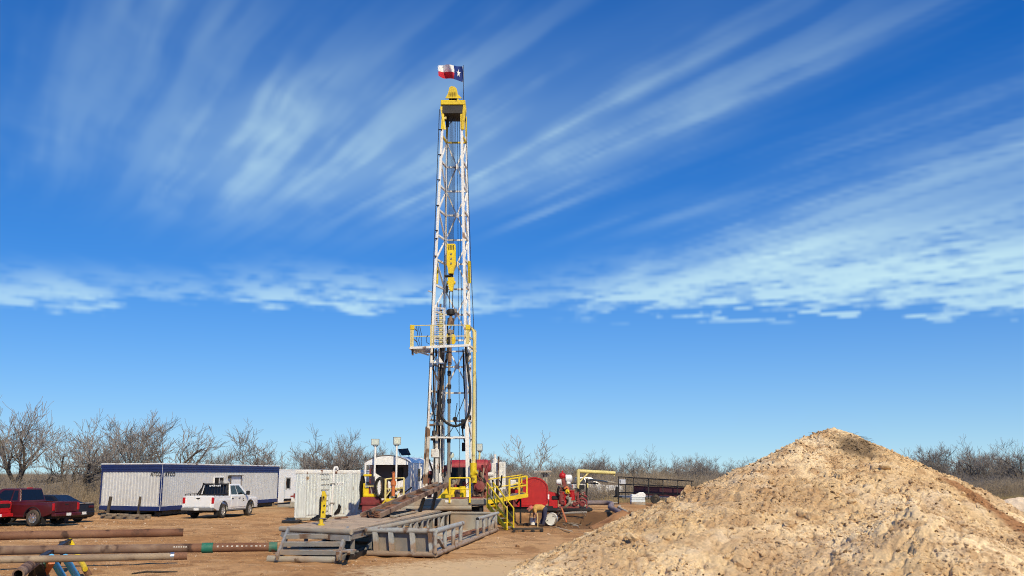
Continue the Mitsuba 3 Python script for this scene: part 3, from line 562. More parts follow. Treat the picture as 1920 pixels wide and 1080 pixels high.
def pickup(name, label, m, paint, L=5.9, W=1.98, H=1.92, belt=1.24, bed=2.25, cab=2.05, quad=True, wr=.40, lift=.0, bumper=M_GREY, trim=M_PLAST, group=None, nose=True, black_tail=False, rims=M_ALLOY):
    t = thing(name, label, 'pickup truck', group); hw = W / 2
    ya, yb = L * .205, L * .795                                      # axles
    zb = .47 + lift                                                  # underside of the body
    arch = lambda y: sg.Point(y, wr + .02).buffer(wr * 1.28, quad_segs=8)
    hood = bed + cab + .62
    prof = [(0.0, zb + .16), (.02, belt - .02), (bed, belt), (bed + cab + .3, belt - .01), (hood, belt - .05), (L - .32, belt - .14), (L - .06, belt - .24), (L, zb + .35), (L - .03, zb + .05), (.5, zb)]
    P = rounded(prof, .05).difference(arch(ya)).difference(arch(yb))
    body = ext_yz(P, -hw, hw)
    bedbox = ext_yz([(.12, belt - .50), (bed - .10, belt - .50), (bed - .10, belt + .5), (.12, belt + .5)], -hw + .14, hw - .14)
    body = body - bedbox
    def tumble(v):
        u = np.clip((v[:, 2] - .95) / .5, -1, 1); v[:, 0] *= 1 - .035 * u ** 2 - .02 * (u > .3); f = np.clip((v[:, 1] - (L - .7)) / .7, 0, 1); v[:, 0] *= 1 - .09 * f ** 2; return v
    v, f = warp(body, tumble); part(t, 'body', MB().add(v, f), paint, 28, xf=m)
    # cab
    c0, c1 = bed + .02, bed + cab + .42
    base = [(-hw + .05, c0, belt - .04), (hw - .05, c0, belt - .04), (hw - .06, c1, belt - .05), (-hw + .06, c1, belt - .05)]
    roof = [(-hw + .20, c0 + .20, H), (hw - .20, c0 + .20, H), (hw - .22, c1 - .86, H - .01), (-hw + .22, c1 - .86, H - .01)]
    bl = [m3.Manifold.sphere(.06, 12).translate(tuple(A(p) + A([-.06 * np.sign(p[0]), .06 if p[1] == c0 or p[1] == c0 + .2 else -.06, -.06 if p in roof else 0]))) for p in base + roof]
    cabm = m3.Manifold.batch_hull(bl); part(t, 'cab', MB().tm(cabm), paint, 35, xf=m)
    B, R = [A(p, float) for p in base], [A(p, float) for p in roof]
    def pane(p0, p1, q0, q1, a0, a1, b0, b1, nm, mt, out=.012):
        """a pane on the sloped face p0 p1 (bottom) q0 q1 (top), a along, b up"""
        g_ = lambda a, b: (p0 * (1 - a) + p1 * a) * (1 - b) + (q0 * (1 - a) + q1 * a) * b
        C = [g_(a0, b0), g_(a1, b0), g_(a1, b1), g_(a0, b1)]; n = unit(np.cross(C[1] - C[0], C[3] - C[0])); 
        return part(t, nm, MB().quad(*[c + n * .001 for c in C], out), mt, xf=m)
    pane(B[0], B[1], R[0], R[1], .06, .94, .16, .90, 'rear_window', M_GLASS)
    pane(B[2], B[3], R[2], R[3], .05, .95, .12, .93, 'windshield', M_GLASS)
    for s in (1, -1):
        if s > 0: p0, p1, q0, q1 = B[1], B[2], R[1], R[2]
        else: p0, p1, q0, q1 = B[3], B[0], R[3], R[0]
        spans = ((.10, .42, .14, .88), (.47, .86, .14, .88)) if quad else ((.07, .24, .16, .86), (.29, .86, .14, .88))
        for a0, a1, b0, b1 in spans:
            if s < 0: a0, a1 = 1 - a1, 1 - a0
            g_ = lambda a, b: (p0 * (1 - a) + p1 * a) * (1 - b) + (q0 * (1 - a) + q1 * a) * b
            fr = a1 if s > 0 else a0; ins = .12 * (1 if abs(fr - (.86 if s > 0 else .14)) < .01 else 0) * (1 if s > 0 else -1)
            C = [g_(a0, b0), g_(a1, b0), g_(a1 - (ins if s > 0 else 0), b1), g_(a0 - (ins if s < 0 else 0), b1)]
            n = unit(np.cross(C[1] - C[0], C[3] - C[0])); part(t, 'window', MB().quad(*[c + n * .001 for c in C], .012), M_GLASS, xf=m)
        # door skins and handles
        d0, dm, d1 = c0 + .16, c0 + (cab * .47 if quad else .10), c1 - .42
        for a, b in ((d0, dm - .02), (dm, d1)) if quad else ((d0 + .55, d1),):
            k = part(t, 'door', MB().cb(min(s * (hw - .05), s * (hw + .012)), max(s * (hw - .05), s * (hw + .012)), a, b, zb + .13, belt - .03, .012), paint, 30, xf=m)
            part(k, 'handle', MB().cb(min(s * hw, s * (hw + .045)), max(s * hw, s * (hw + .045)), a + .06, a + .26, belt - .2, belt - .15, .012), trim, xf=m)
        mb = MB().cb(min(s * (hw + .06), s * (hw + .30)), max(s * (hw + .06), s * (hw + .30)), c1 - .66, c1 - .56, belt + .0, belt + .25, .03).bar((s * (hw - .06), c1 - .6, belt + .02), (s * (hw + .1), c1 - .6, belt + .06), .05)
        part(t, 'mirror', mb, M_PLAST, 30, xf=m)
        part(t, 'rocker_panel', MB().cb(min(s * (hw - .12), s * (hw - .008)), max(s * (hw - .12), s * (hw - .008)), ya + wr * 1.3, yb - wr * 1.3, zb - .06, zb + .05, .015), bumper, xf=m)
        wheel(t, m, s * (hw - .15), ya, wr, .27, s, rims); wheel(t, m, s * (hw - .15), yb, wr, .27, s, rims)
        fl = MB()
        for y in (ya, yb):
            an = np.linspace(.02, math.pi - .02, 12); pts = [(s * (hw - .004), y + wr * 1.27 * math.cos(a), wr + .02 + wr * 1.27 * math.sin(a)) for a in an]; fl.path(pts, .022, 5)
        part(t, 'wheel_arch_lip', fl, M_PLAST if bumper is not M_CHROME else paint, 40, xf=m)
        part(t, 'tail_light', MB().cb(min(s * (hw - .17), s * (hw - .015)), max(s * (hw - .17), s * (hw - .015)), -.03, .06, belt - .43, belt - .07, .02), M_TAIL, 30, xf=m)
        part(t, 'headlight', MB().cb(min(s * (hw - .42), s * (hw - .14)), max(s * (hw - .42), s * (hw - .14)), L - .20, L - .02, belt - .38, belt - .20, .03), M_LAMP, 30, xf=m)
    g_ = part(t, 'tailgate', MB().cb(-hw + .20, hw - .20, -.035, .06, zb + .20, belt + .005, .02), M_PLAST if black_tail else paint, 30, xf=m)
    part(g_, 'handle', MB().cb(-.12, .12, -.055, -.03, belt - .16, belt - .10, .01), trim, xf=m)
    k = part(t, 'rear_bumper', MB().cb(-hw + .02, hw - .02, -.20, .06, zb + .0, zb + .17, .03), bumper, 30, xf=m)
    part(k, 'licence_plate', MB().bx(-.16, .16, -.215, -.199, zb + .02, zb + .16), M_PLATE, xf=m)
    part(t, 'front_bumper', MB().cb(-hw + .10, hw - .10, L - .08, L + .10, zb - .02, zb + .24, .04), bumper, 30, xf=m)
    part(t, 'grille', MB().cb(-hw + .46, hw - .46, L - .05, L + .015, zb + .30, belt - .2, .02), M_CHROME, 30, xf=m)
    ub = MB().bx(-hw + .30, hw - .30, .25, L - .35, zb - .12, zb + .06)
    for y in (ya, yb): ub.tube((-hw + .25, y, wr), (hw - .25, y, wr), .06, n=8).bx(-hw + .06, hw - .06, y - wr * 1.1, y + wr * 1.1, wr + .08, belt - .55)
    part(t, 'chassis', ub, M_PLAST, xf=m)
    return t

def heading(p_near, deg):
    """matrix of a vehicle whose tail middle stands at p_near, pointing deg to the right of straight away from the camera"""
    return rotz(-math.radians(deg), (p_near[0], p_near[1], 0))

# white crew-cab by the office trailer
c = (gnd(345, 975) + gnd(398, 974)) / 2; c[2] = 0
m = heading(c + A([-.40, 1.1, 0]), 10.5)
WT = pickup('pickup_truck', 'dusty white crew cab pickup with black headache rack parked beside the office trailer', m, M_CARW, L=6.1, W=2.02, H=1.98, belt=1.30, bed=2.0, cab=2.25, wr=.43, bumper=M_CARDB)
mb = MB(); hw, y0 = 1.01, 2.02                                       # black rack over the rear window
for s in (1, -1): mb.bar((s * .93, y0 - .12, 1.30), (s * .80, y0 + .08, 2.04), .07, .07).bar((s * .93, y0 - .45, 1.33), (s * .84, y0 + .02, 1.8), .06, .06)
mb.bar((-.80, y0 + .08, 1.97), (.80, y0 + .08, 1.97), .10, .10).bar((-.93, y0 - .1, 1.34), (.93, y0 - .1, 1.34), .08, .08)
for k in range(9): x = -.68 + k * .17; mb.bar((x * 1.12, y0 - .10, 1.36), (x, y0 + .07, 2.0), .022, .022)
part(WT, 'headache_rack', mb, M_BLACK, xf=m)
mb = MB()
for k in range(6): part(WT, 'window_sticker', MB().bx(-.38 + k * .13, -.30 + k * .13, y0 + .005, y0 + .012, 1.83 + .02 * (k % 2), 1.91 + .015 * (k % 3)), M_PLATE, xf=m)
mb = MB()                                                           # rail on the far bed side
for s in (-1, 1): mb.tube((s * .93, .15, 1.41), (s * .93, 1.85, 1.41), .025, n=6)
for s in (-1, 1):
    for y in (.2, .75, 1.3, 1.8): mb.tube((s * .93, y, 1.28), (s * .93, y, 1.41), .022, n=6)
part(WT, 'bed_rail', mb, M_BLACK, 40, xf=m)
part(WT, 'tailgate_badge', MB().lathe((0, -.035, 1.14), (0, -1, 0), [(.055, 0), (.055, .012), (0, .014)], 14), M_GREY, 40, xf=m)
mb = MB()
for y, z, w_, h_ in ((3.72, 1.02, .09, .10), (3.80, .93, .14, .06), (3.84, 1.06, .05, .05)): mb.bx(1.022, 1.028, y, y + w_, z, z + h_)
part(WT, 'door_decal', mb, M_INK, xf=m)
for a in (.70, -.98): part(WT, 'mud_flap', MB().bx(a, a + .28, .62, .64, .18, .60), M_PLAST, xf=m)

# maroon extended cab on the left
c = gnd(124, 987); c[2] = 0
m = heading(c + A([-.35, .6, 0]), -74)
MT = pickup('pickup_truck', 'dark maroon extended cab pickup with tinted windows and a bright rear wheel', m, M_CARM, L=5.7, W=1.96, H=1.86, belt=1.20, bed=2.0, cab=1.85, quad=False, wr=.41, lift=.02, bumper=M_CARM, rims=M_CHROME)
for a in (-.96, .66): part(MT, 'mud_flap', MB().bx(a, a + .30, .58, .60, .12, .62), M_PLAST, xf=m)
mb = MB()
for s in (-1, 0, 1): mb.cb(s * .14 - .05, s * .14 + .05, 2.30, 2.36, 1.83, 1.90, .012)
part(MT, 'cab_marker_lights', mb, M_TAIL, xf=m)
# bright red truck at the edge
c = gnd(-3, 990); c[2] = 0
m = heading(c + A([-.55, .7, 0]), -74)
RT = pickup('pickup_truck', 'bright red pickup cut off by the left edge with a black band across its tailgate', m, M_CARR, L=5.6, W=1.96, H=1.86, belt=1.26, bed=1.9, cab=1.8, wr=.42, bumper=M_CARR)
part(RT, 'tailgate_band', MB().cb(-.86, .86, -.05, -.03, .92, 1.12, .006), M_BLACK, xf=m)

def sedan(label, m, paint):
    t = thing('sedan', label, 'car'); L, W, H, belt, wr = 5.0, 1.9, 1.45, .96, .35; hw = W / 2; ya, yb = 1.05, 4.05; zb = .24
    arch = lambda y: sg.Point(y, wr).buffer(wr * 1.14, quad_segs=8)
    prof = [(.05, zb + .08), (.0, .62), (.06, belt + .04), (.9, belt + .08), (3.6, belt), (4.7, .78), (4.98, .62), (5.0, .42), (4.92, zb), (.3, zb)]
    body = ext_yz(rounded(prof, .06).difference(arch(ya)).difference(arch(yb)), -hw, hw)
    def tum(v):
        u = np.clip((v[:, 2] - .6) / .45, -1, 1); v[:, 0] *= 1 - .05 * u ** 2; f = np.clip((v[:, 1] - 4.2) / .8, 0, 1); r = np.clip((.6 - v[:, 1]) / .6, 0, 1); v[:, 0] *= 1 - .14 * f ** 2 - .10 * r ** 2; return v
    v, f = warp(body, tum); part(t, 'body', MB().add(v, f), paint, 28, xf=m)
    B = [A(p, float) for p in ((-.84, .72, belt + .03), (.84, .72, belt + .03), (.84, 3.75, belt - .02), (-.84, 3.75, belt - .02))]; R = [A(p, float) for p in ((-.62, 1.62, H), (.62, 1.62, H), (.62, 2.65, H), (-.62, 2.65, H))]
    part(t, 'roof', MB().tm(m3.Manifold.batch_hull([m3.Manifold.sphere(.05, 12).translate(tuple(p + A([-.05 * np.sign(p[0]), .05 if i % 4 < 2 else -.05, -.05 if i > 3 else 0]))) for i, p in enumerate(B + R)])), paint, 35, xf=m)
    def pane(p0, p1, q0, q1, a0, a1, b0, b1, nm, taper=0.0):
        g_ = lambda a, b: (p0 * (1 - a) + p1 * a) * (1 - b) + (q0 * (1 - a) + q1 * a) * b; C = [g_(a0, b0), g_(a1, b0), g_(a1, b1), g_(a0, b1)]; n = unit(np.cross(C[1] - C[0], C[3] - C[0])); part(t, nm, MB().quad(*[c_ + n * .001 for c_ in C], .012), M_GLASS, xf=m)
    pane(B[0], B[1], R[0], R[1], .06, .94, .10, .92, 'rear_window'); pane(B[2], B[3], R[2], R[3], .06, .94, .06, .93, 'windshield')
    for a0, a1 in ((.10, .45), (.50, .90)):
        pane(B[1], B[2], R[1], R[2], a0, a1, .12, .86, 'window'); pane(B[3], B[0], R[3], R[0], 1 - a1, 1 - a0, .12, .86, 'window')
    for s in (1, -1):
        wheel(t, m, s * (hw - .14), ya, wr, .22, s); wheel(t, m, s * (hw - .14), yb, wr, .22, s)
        part(t, 'mirror', MB().cb(min(s * .9, s * 1.08), max(s * .9, s * 1.08), 3.05, 3.17, belt + .0, belt + .13, .03), paint, 30, xf=m)
        part(t, 'tail_light', MB().cb(min(s * .42, s * .80), max(s * .42, s * .80), -.02, .06, .76, .90, .03), mtl('dark_tail_lamp', (.07, .012, .014), .2) if 'dark_tail_lamp' not in scene else 'dark_tail_lamp', 30, xf=m)
    k = part(t, 'rear_bumper', MB().cb(-.86, .86, -.06, .12, zb + .10, .60, .05), paint, 30, xf=m); part(k, 'licence_plate', MB().bx(-.16, .16, -.075, -.059, .44, .58), M_PLATE, xf=m)
    part(t, 'boot_lip', MB().cb(-.78, .78, .0, .16, belt + .03, belt + .075, .02), M_GREY, 30, xf=m)
    part(t, 'underbody', MB().bx(-.7, .7, .3, 4.7, zb - .06, zb + .3).bx(-.86, .86, ya - .4, ya + .4, .4, .75).bx(-.86, .86, yb - .4, yb + .4, .4, .75), M_PLAST, xf=m)
c = gnd(163, 981); c[2] = 0
sedan('black four door sedan parked behind the maroon pickup', heading(c + A([-.5, .6, 0]), -72) , M_CARB)

# ---------------------------------------------------------------- office trailers, sheds and the doghouse
def corrugated(mb, p0, p1, z0, z1, pitch=.2, depth=.035, out=None):
    """a ribbed sheet wall from p0 to p1 (xy), ribs standing out to the side given by out"""
    p0, p1 = A(p0[:2]), A(p1[:2]); L = np.linalg.norm(p1 - p0); d = (p1 - p0) / L; n = A([d[1], -d[0]]) if out is None else A(out[:2]); k = int(L / pitch); w = L / k
    s, o = [], []
    for i in range(k):
        for f, h in ((0, 0), (.42, 0), (.52, 1), (.9, 1)): s.append((i + f) * w); o.append(h * depth)
    s.append(L); o.append(0); s, o = A(s), A(o)
    xy = p0 + s[:, None] * d + o[:, None] * n; back = p0 + s[:, None] * d - .03 * n; N_ = len(s)
    V = np.vstack([np.c_[xy, np.full(N_, z0)], np.c_[xy, np.full(N_, z1)], np.c_[back, np.full(N_, z1)], np.c_[back, np.full(N_, z0)]])
    i = np.arange(N_ - 1); F = [np.stack([i + r * N_, i + 1 + r * N_, i + 1 + (r + 1) % 4 * N_], 1) for r in range(4)] + [np.stack([i + r * N_, i + 1 + (r + 1) % 4 * N_, i + (r + 1) % 4 * N_], 1) for r in range(4)]
    return mb.add(V, np.vstack(F))

nl, nr, fr = gnd(191, 965), gnd(298, 969), gnd(519, 949)              # near left, near right, far right corners on the ground
dep = unit(fr - nr); Ll = np.linalg.norm(fr - nr); e = unit(unit(nr - nl) + .35 * A([dep[1], -dep[0], 0])); r_ = ray(191, 900)   # end wall: runs left from the near corner to the pixel column of the far-left edge
Lw = np.linalg.solve(A([[r_[0], e[0]], [r_[1], e[1]]]), nr[:2])[1]; nl = nr - e * Lw
m = mat((nl[0], nl[1], 0), (e[0], e[1], 0), (dep[0], dep[1], 0), (0, 0, 1)); HT = at(298, 868, nr[1])[2]
zt = .36                                                            # floor of the trailer
OT = thing('office_trailer', 'long beige ribbed office trailer with blue trim on a skid', 'trailer')
part(OT, 'core', MB().bx(.05, Lw - .05, .05, Ll - .05, zt, HT - .12), M_CORR, xf=m)
part(OT, 'end_wall', corrugated(MB(), (.0, -.0), (Lw, -.0), zt + .24, HT - .50, .26, .02, (0, -1)), M_CORR, xf=m)
part(OT, 'side_wall', corrugated(MB(), (Lw, 0.0), (Lw, Ll), zt + .24, HT - .50, .30, .012, (1, 0)), M_CORR, xf=m)
mb = MB(); 
for i in range(3): mb.cb(-.06 - .015 * i, Lw + .06 + .015 * i, -.07 - .015 * i, .03, HT - .54 + .15 * i, HT - .395 + .15 * i, .015)
part(OT, 'fascia', mb, M_NAVY, xf=m)
mb = MB()
for i in range(3): mb.cb(Lw - .03, Lw + .07 + .015 * i, .04, Ll + .05, HT - .54 + .15 * i, HT - .395 + .15 * i, .015)
part(OT, 'fascia', mb, M_NAVY, xf=m)
mb = MB().cb(-.03, Lw + .06, -.06, .05, zt - .02, zt + .25, .015); part(OT, 'skirt', mb, M_NAVY, xf=m)
mb = MB().cb(Lw - .04, Lw + .06, .06, Ll + .02, zt - .02, zt + .25, .015); part(OT, 'skirt', mb, M_NAVY, xf=m)
for nm, bxs in (('corner_post', (Lw - .06, Lw + .075, -.075, .16)), ('corner_post', (-.05, .06, -.075, .10)), ('corner_post', (Lw - .05, Lw + .07, Ll - .10, Ll + .04))): part(OT, nm, MB().cb(bxs[0], bxs[1], bxs[2], bxs[3], zt + .30, HT - .53, .015), M_NAVY, xf=m)
part(OT, 'corner_joint', MB().bx(Lw + .073, Lw + .09, -.09, -.06, zt, HT - .09), M_PURE, xf=m)
part(OT, 'roof', MB().cb(-.10, Lw + .12, -.12, Ll + .08, HT - .10, HT, .03), M_WHITE, xf=m)
mb = MB()
for x in (.5, Lw - .5): mb.bx(x - .08, x + .08, .3, Ll - .2, .06, zt)
for y in np.linspace(.6, Ll - .5, 7): mb.bx(.1, Lw - .1, y - .06, y + .06, zt - .12, zt).bx(.35, .75, y - .2, y + .2, -.03, .07).bx(Lw - .75, Lw - .35, y - .2, y + .2, -.03, .07)
part(OT, 'skid_frame', mb, M_BLACK, xf=m)
t_ = Ll * .62                                                       # door and window on the long side
def along(px):                                                      # where the ray of a pixel column meets the long side
    r = ray(px, 900); a, b = np.linalg.solve(A([[r[0], -dep[0]], [r[1], -dep[1]]]), nr[:2] + e[:2] * .04); return b
w0, w1, d0, d1 = along(402), along(419), along(433), along(451)
zz = lambda py, b: CAMH + (nr[1] + dep[1] * b) * (ray(960, py)[2] / ray(960, py)[1])
k = part(OT, 'window', MB().bx(Lw, Lw + .05, w0, w1, zz(915, w0), zz(896, w0)), M_GLASS, xf=m)
fb = MB()
for a, b, z0, z1 in ((w0 - .08, w0, 1.3, 2.2), (w1, w1 + .08, 1.3, 2.2)): fb.bx(Lw, Lw + .09, a, b, zz(916, w0), zz(895.3, w0))
fb.bx(Lw, Lw + .09, w0 - .08, w1 + .08, zz(895.5, w0), zz(894.5, w0)).bx(Lw, Lw + .08, (w0 + w1) / 2 - .03, (w0 + w1) / 2 + .03, zz(915, w0), zz(895.5, w0)); part(k, 'frame', fb, M_PURE, xf=m)
bl = MB()
for i in range(10): a = w0 + (w1 - w0) * (.52 + .045 * i); bl.bx(Lw + .05, Lw + .056, a, a + (w1 - w0) * .03, zz(915, w0), zz(900 + (i % 3), w0))
part(k, 'blind', bl, M_GREY, xf=m)
k = part(OT, 'door', MB().cb(Lw, Lw + .07, d0, d1, zt + .25, zz(893, d0), .01), M_PURE, xf=m)
part(k, 'frame', MB().bx(Lw, Lw + .10, d1, d1 + .13, zt + .25, zz(892, d0)).bx(Lw, Lw + .10, d0 - .10, d0, zt + .25, zz(892, d0)), M_DGREY, xf=m)
part(k, 'canopy', MB().cb(Lw, Lw + .28, d0 - .25, d1 + .2, zz(892, d0), zz(890.6, d0), .02), M_DGREY, xf=m)
part(k, 'lamp', MB().cb(Lw + .04, Lw + .20, d0 - .55, d0 - .3, zz(897, d0), zz(891, d0), .03), M_BLACK, xf=m)
part(k, 'handle', MB().lathe((Lw + .07, d0 + .12, 1.25), (1, 0, 0), [(.04, 0), (.04, .05), (0, .06)], 10), M_CHROME, xf=m)
tx = meshkit.text_mesh('ATCO', .23, .006, True); tx.apply_scale([1.0, 1, 1]); wdt = tx.bounds[1][0]
part(OT, 'lettering', MB().tm(tx).xf(mat((Lw * .865 - wdt / 2 + .22, -.042, HT - .80), (1, 0, 0), (0, 0, 1), (0, -1, 0))), M_INK, xf=m, label='black company lettering on the end wall')
tx = meshkit.text_mesh('ATCO', .23, .006, True)
part(OT, 'lettering', MB().tm(tx).xf(mat((Lw + .042, .35, HT - .80), (0, 1.6, 0), (0, 0, 1), (1, 0, 0))), M_INK, xf=m, label='black company lettering on the long side')

# stake frame: a small wooden sled with two dark posts in front of the trailer's end
sl = gnd(192, 972); SL = thing('post_sled', 'low timber sled with two dark upright posts in front of the office trailer end', 'sled')
for px0, px1, pt in ((201, 208, 931), (259, 264, 931)):
    p = gnd(px0, 968); q_ = at(px1, pt, p[1]); part(SL, 'post', MB().bar(p + A([0, 0, .05]), q_, .15, .15), M_DWOOD)
a0, a1 = gnd(190, 972), gnd(270, 974)
for k_ in (0, .9): part(SL, 'runner', MB().bar(a0 + A([0, k_, .08]), a1 + A([0, k_, .08]), .2, .14), M_WOOD)
for f_ in (.1, .36, .62, .9): p = a0 + (a1 - a0) * f_; part(SL, 'cross_timber', MB().bar(p + A([-.1, -.25, .2]), p + A([.15, 1.2, .19]), .18, .1), M_WOOD)
for f_ in (.3, .55): p = a0 + (a1 - a0) * f_; part(SL, 'loose_board', MB().bar(p + A([-.5, .1, .3]), p + A([.9, .5, .12]), .18, .06), M_WOOD)

def box_shed(name, label, cat, p0, p1, depthv, z0, H, mt, pitch=.22, rib=.035, roof=M_WHITE):
    """front face from p0 to p1 on the ground, going back along depthv"""
    e_ = unit((p1 - p0) * [1, 1, 0]); L = np.linalg.norm((p1 - p0)[:2]); b = unit(depthv); D_ = np.linalg.norm(depthv); mm = mat((p0[0], p0[1], 0), e_, (b[0], b[1], 0), (0, 0, 1)); t = thing(name, label, cat)
    part(t, 'core', MB().bx(.03, L - .03, .03, D_ - .03, z0, H - .05), mt, xf=mm)
    part(t, 'roof', MB().cb(-.04, L + .04, -.05, D_ + .04, H - .08, H, .02), roof, xf=mm)
    return t, mm, L, D_
# white trailer beyond
p0, p1 = gnd(521, 947), gnd(568, 943)
WB, mm, L, D_ = box_shed('white_trailer', 'plain white site trailer between the office trailer and the grey shed', 'trailer', p0, p1 + A([1.2, 0, 0]), A([.5, 7., 0]), .5, at(520, 880, p0[1])[2], M_PURE, roof=M_PURE)
part(WB, 'corner_panel', MB().cb(-.02, L * .14, -.04, .0, .2, at(520, 880, p0[1])[2] - .1, .01), M_PURE, xf=mm)
Hw = at(520, 880, p0[1])[2]
k = part(WB, 'window', MB().bx(L * .20, L * .28, -.02, .03, 1.35, Hw * .74), M_GLASS, xf=mm); part(k, 'frame', MB().bx(L * .185, L * .20, -.06, .03, 1.25, Hw * .77).bx(L * .28, L * .295, -.06, .03, 1.25, Hw * .77).bx(L * .185, L * .295, -.06, .03, Hw * .74, Hw * .77), M_GREY, xf=mm)
part(WB, 'door', MB().cb(L * .135, L * .17, -.05, .0, .5, Hw * .8, .01), M_SHED, xf=mm)
part(WB, 'axle_frame', MB().bx(.2, L - .2, .4, .6, .3, .5).bx(.2, L - .2, 4, 4.2, .3, .5).tube((L * .35, .1, .3), (L * .35, .4, .3), .3, n=14).tube((L * .6, .1, .3), (L * .6, .4, .3), .3, n=14), M_BLACK, xf=mm)
k = thing('hitch_jack', 'rusty red hitch jack on concrete blocks in front of the white trailer', 'jack'); p = gnd(551, 952)
part(k, 'jack', MB().tube(p, p + A([0, 0, 1.1]), .07).bar(p + A([-.3, 0, .85]), p + A([.3, 0, .95]), .12).bar(p + A([0, 0, .5]), p + A([-.35, .6, .6]), .1), M_MAROON)
part(k, 'block', MB().cb(p[0] - .28, p[0] + .25, p[1] - .25, p[1] + .25, 0, .42, .03), M_TAN)
part(k, 'block', MB().cb(p[0] - .22, p[0] + .2, p[1] - .2, p[1] + .2, .425, .70, .03), M_CORR)
k = thing('timber_beam', 'pale timber beam lying on the ground by the white trailer', 'timber'); a0, a1 = gnd(522, 951), gnd(548, 950); part(k, 'beam', MB().bar(a0 + A([0, 0, .12]), a1 + A([0, 0, .12]), .22, .2), M_PALEBARK)

# light grey steel shed
p0, p1 = gnd(552, 977), gnd(684, 972); SH = at(558, 881, p0[1])[2]
GS, mm, L, D_ = box_shed('steel_shed', 'light grey steel shed with seamed panels and a wall ladder', 'shed', p0, p1, A([.9, 6.2, 0]), .16, SH, M_SHED)
seams = [0, .09, .155, .335, .345, .52, .53, .72, .80, .88, .95, 1.0]
for i in range(len(seams) - 1):
    a, b = seams[i] * L, seams[i + 1] * L
    if seams[i + 1] - seams[i] < .02: continue
    part(GS, 'panel', MB().cb(a + .012, b - .012, -.03 - .07 * (i % 2), .02, .17 if i != 2 else .30, SH - .22, .012), M_SHED, xf=mm)
for f_ in (.045, .125, .20, .245, .29, .40, .435, .475, .565, .61, .655, .695, .76, .84, .915, .975): part(GS, 'rib', MB().cb(L * f_ - .025, L * f_ + .025, -.135, -.02, .32, SH - .23, .012), M_SHED, xf=mm)
part(GS, 'side_panel', corrugated(MB(), (0, D_), (0, 0), .2, SH - .2, .3, .04, (-1, 0)), M_SHED, xf=mm)
part(GS, 'top_rail', MB().cb(-.03, L + .02, -.10, .03, SH - .22, SH - .06, .02), M_WHITE, xf=mm)
for a in (-.03, D_ - .25): part(GS, 'skid', MB().bx(.05, L, a, a + .15, .02, .165), M_TAN, xf=mm)
mb = MB(); lx0, lx1 = L * .37, L * .46                              # ladder welded to the front
for k_ in range(9): z = .5 + k_ * .30; mb.tube((lx0, -.16, z), (lx1, -.16, z), .018, n=6).tube((lx0, -.16, z), (lx0, -.05, z), .018, n=6).tube((lx1, -.16, z), (lx1, -.05, z), .018, n=6)
part(GS, 'ladder', mb, M_GREY, 40, xf=mm)
part(GS, 'vent_pipe', MB().path([(L * .52, -.16, .25), (L * .54, -.16, SH + .02), (L * .55, -.16, SH + .14), (L * .575, -.10, SH + .16), (L * .585, -.05, SH + .02)], .075, 10), M_PURE, 40, xf=mm)
for z in (.9, 2.0): part(GS, 'pipe_bracket', MB().cb(L * .50, L * .56, -.25, -.03, z, z + .07, .01), M_GREY, xf=mm)
part(GS, 'sign', MB().bx(L * .575, L * .68, -.085, -.055, SH * .685, SH * .755), M_PURE, xf=mm)
mb = MB()
for i in range(5): mb.bx(L * (.585 + .018 * i), L * (.596 + .018 * i), -.089, -.084, SH * .70, SH * .735 - .02 * (i % 2))
part(GS, 'sign_lettering', mb, M_GREY, xf=mm)
part(GS, 'lifting_lug', MB().prism([(0, 0), (.32, .1), (.42, .45), (.25, .62), (.18, .35), (-.05, .08)], .06, mat((L * .57, -.12, .28), (1, 0, 0), (0, 0, 1), (0, -1, 0))), M_BLACK, xf=mm)
part(GS, 'cable_box', MB().cb(L * .355, L * .375, -.2, -.06, .1, 1.3, .01).cb(L * .39, L * .43, -.22, -.06, .2, 1.0, .02), M_BLACK, xf=mm)
mb = MB(); tp = gnd(655, 965) 
k = thing('black_tarp', 'black tarpaulin hanging between the grey shed and the yellow frame', 'tarpaulin'); q_ = gnd(676, 968, 0)
P4 = [at(671, 955, 53), at(684, 957, 53.4), at(684, 893, 53.4), at(677, 891, 53)]; nn = 9; V = []
for i in range(nn):
    for j in range(nn):
        a, b = i / (nn - 1), j / (nn - 1); w = (P4[0] * (1 - a) + P4[1] * a) * (1 - b) + (P4[3] * (1 - a) + P4[2] * a) * b; V.append(w + A([.05 * math.sin(b * 7 + a * 3), .06 * math.sin(a * 9 + b * 4), 0]))
F = [[i * nn + j, (i + 1) * nn + j, (i + 1) * nn + j + 1] for i in range(nn - 1) for j in range(nn - 1)] + [[i * nn + j, (i + 1) * nn + j + 1, i * nn + j + 1] for i in range(nn - 1) for j in range(nn - 1)]
part(k, 'sheet', MB().add(V, F).add(A(V) + [0, .02, 0], A(F)[:, ::-1]), M_HOSE, True)

# doghouse: white arched cabin on a maroon base
DY = 55.2
fl, frt = at(682, 940, DY), at(769, 940, DY); DZ = at(682, 938, DY)[2]; EZ, AZ = at(682, 867.5, DY)[2], at(725, 854, DY)[2]; DW = frt[0] - fl[0]
b = unit(A([.10, 1, 0])); e_ = A([b[1], -b[0], 0]); DL = 7.6; mm = mat((fl[0], fl[1], 0), e_, b, (0, 0, 1))
DH = thing('doghouse', 'white arched steel cabin with an open dark porch left of the derrick', 'cabin')
def arc(x0, x1, z0, z1, n=14):
    """points of a low arch"""
    h, w = z1 - z0, (x1 - x0) / 2; R_a = (w * w + h * h) / (2 * h); c_ = (x0 + x1) / 2; th = math.asin(min(1, w / R_a)); return [(c_ + R_a * math.sin(t_), z1 - R_a + R_a * math.cos(t_)) for t_ in np.linspace(-th, th, n)]
outer, inner = arc(-.02, DW + .02, EZ, AZ), arc(.06, DW - .06, EZ - .06, AZ - .07)
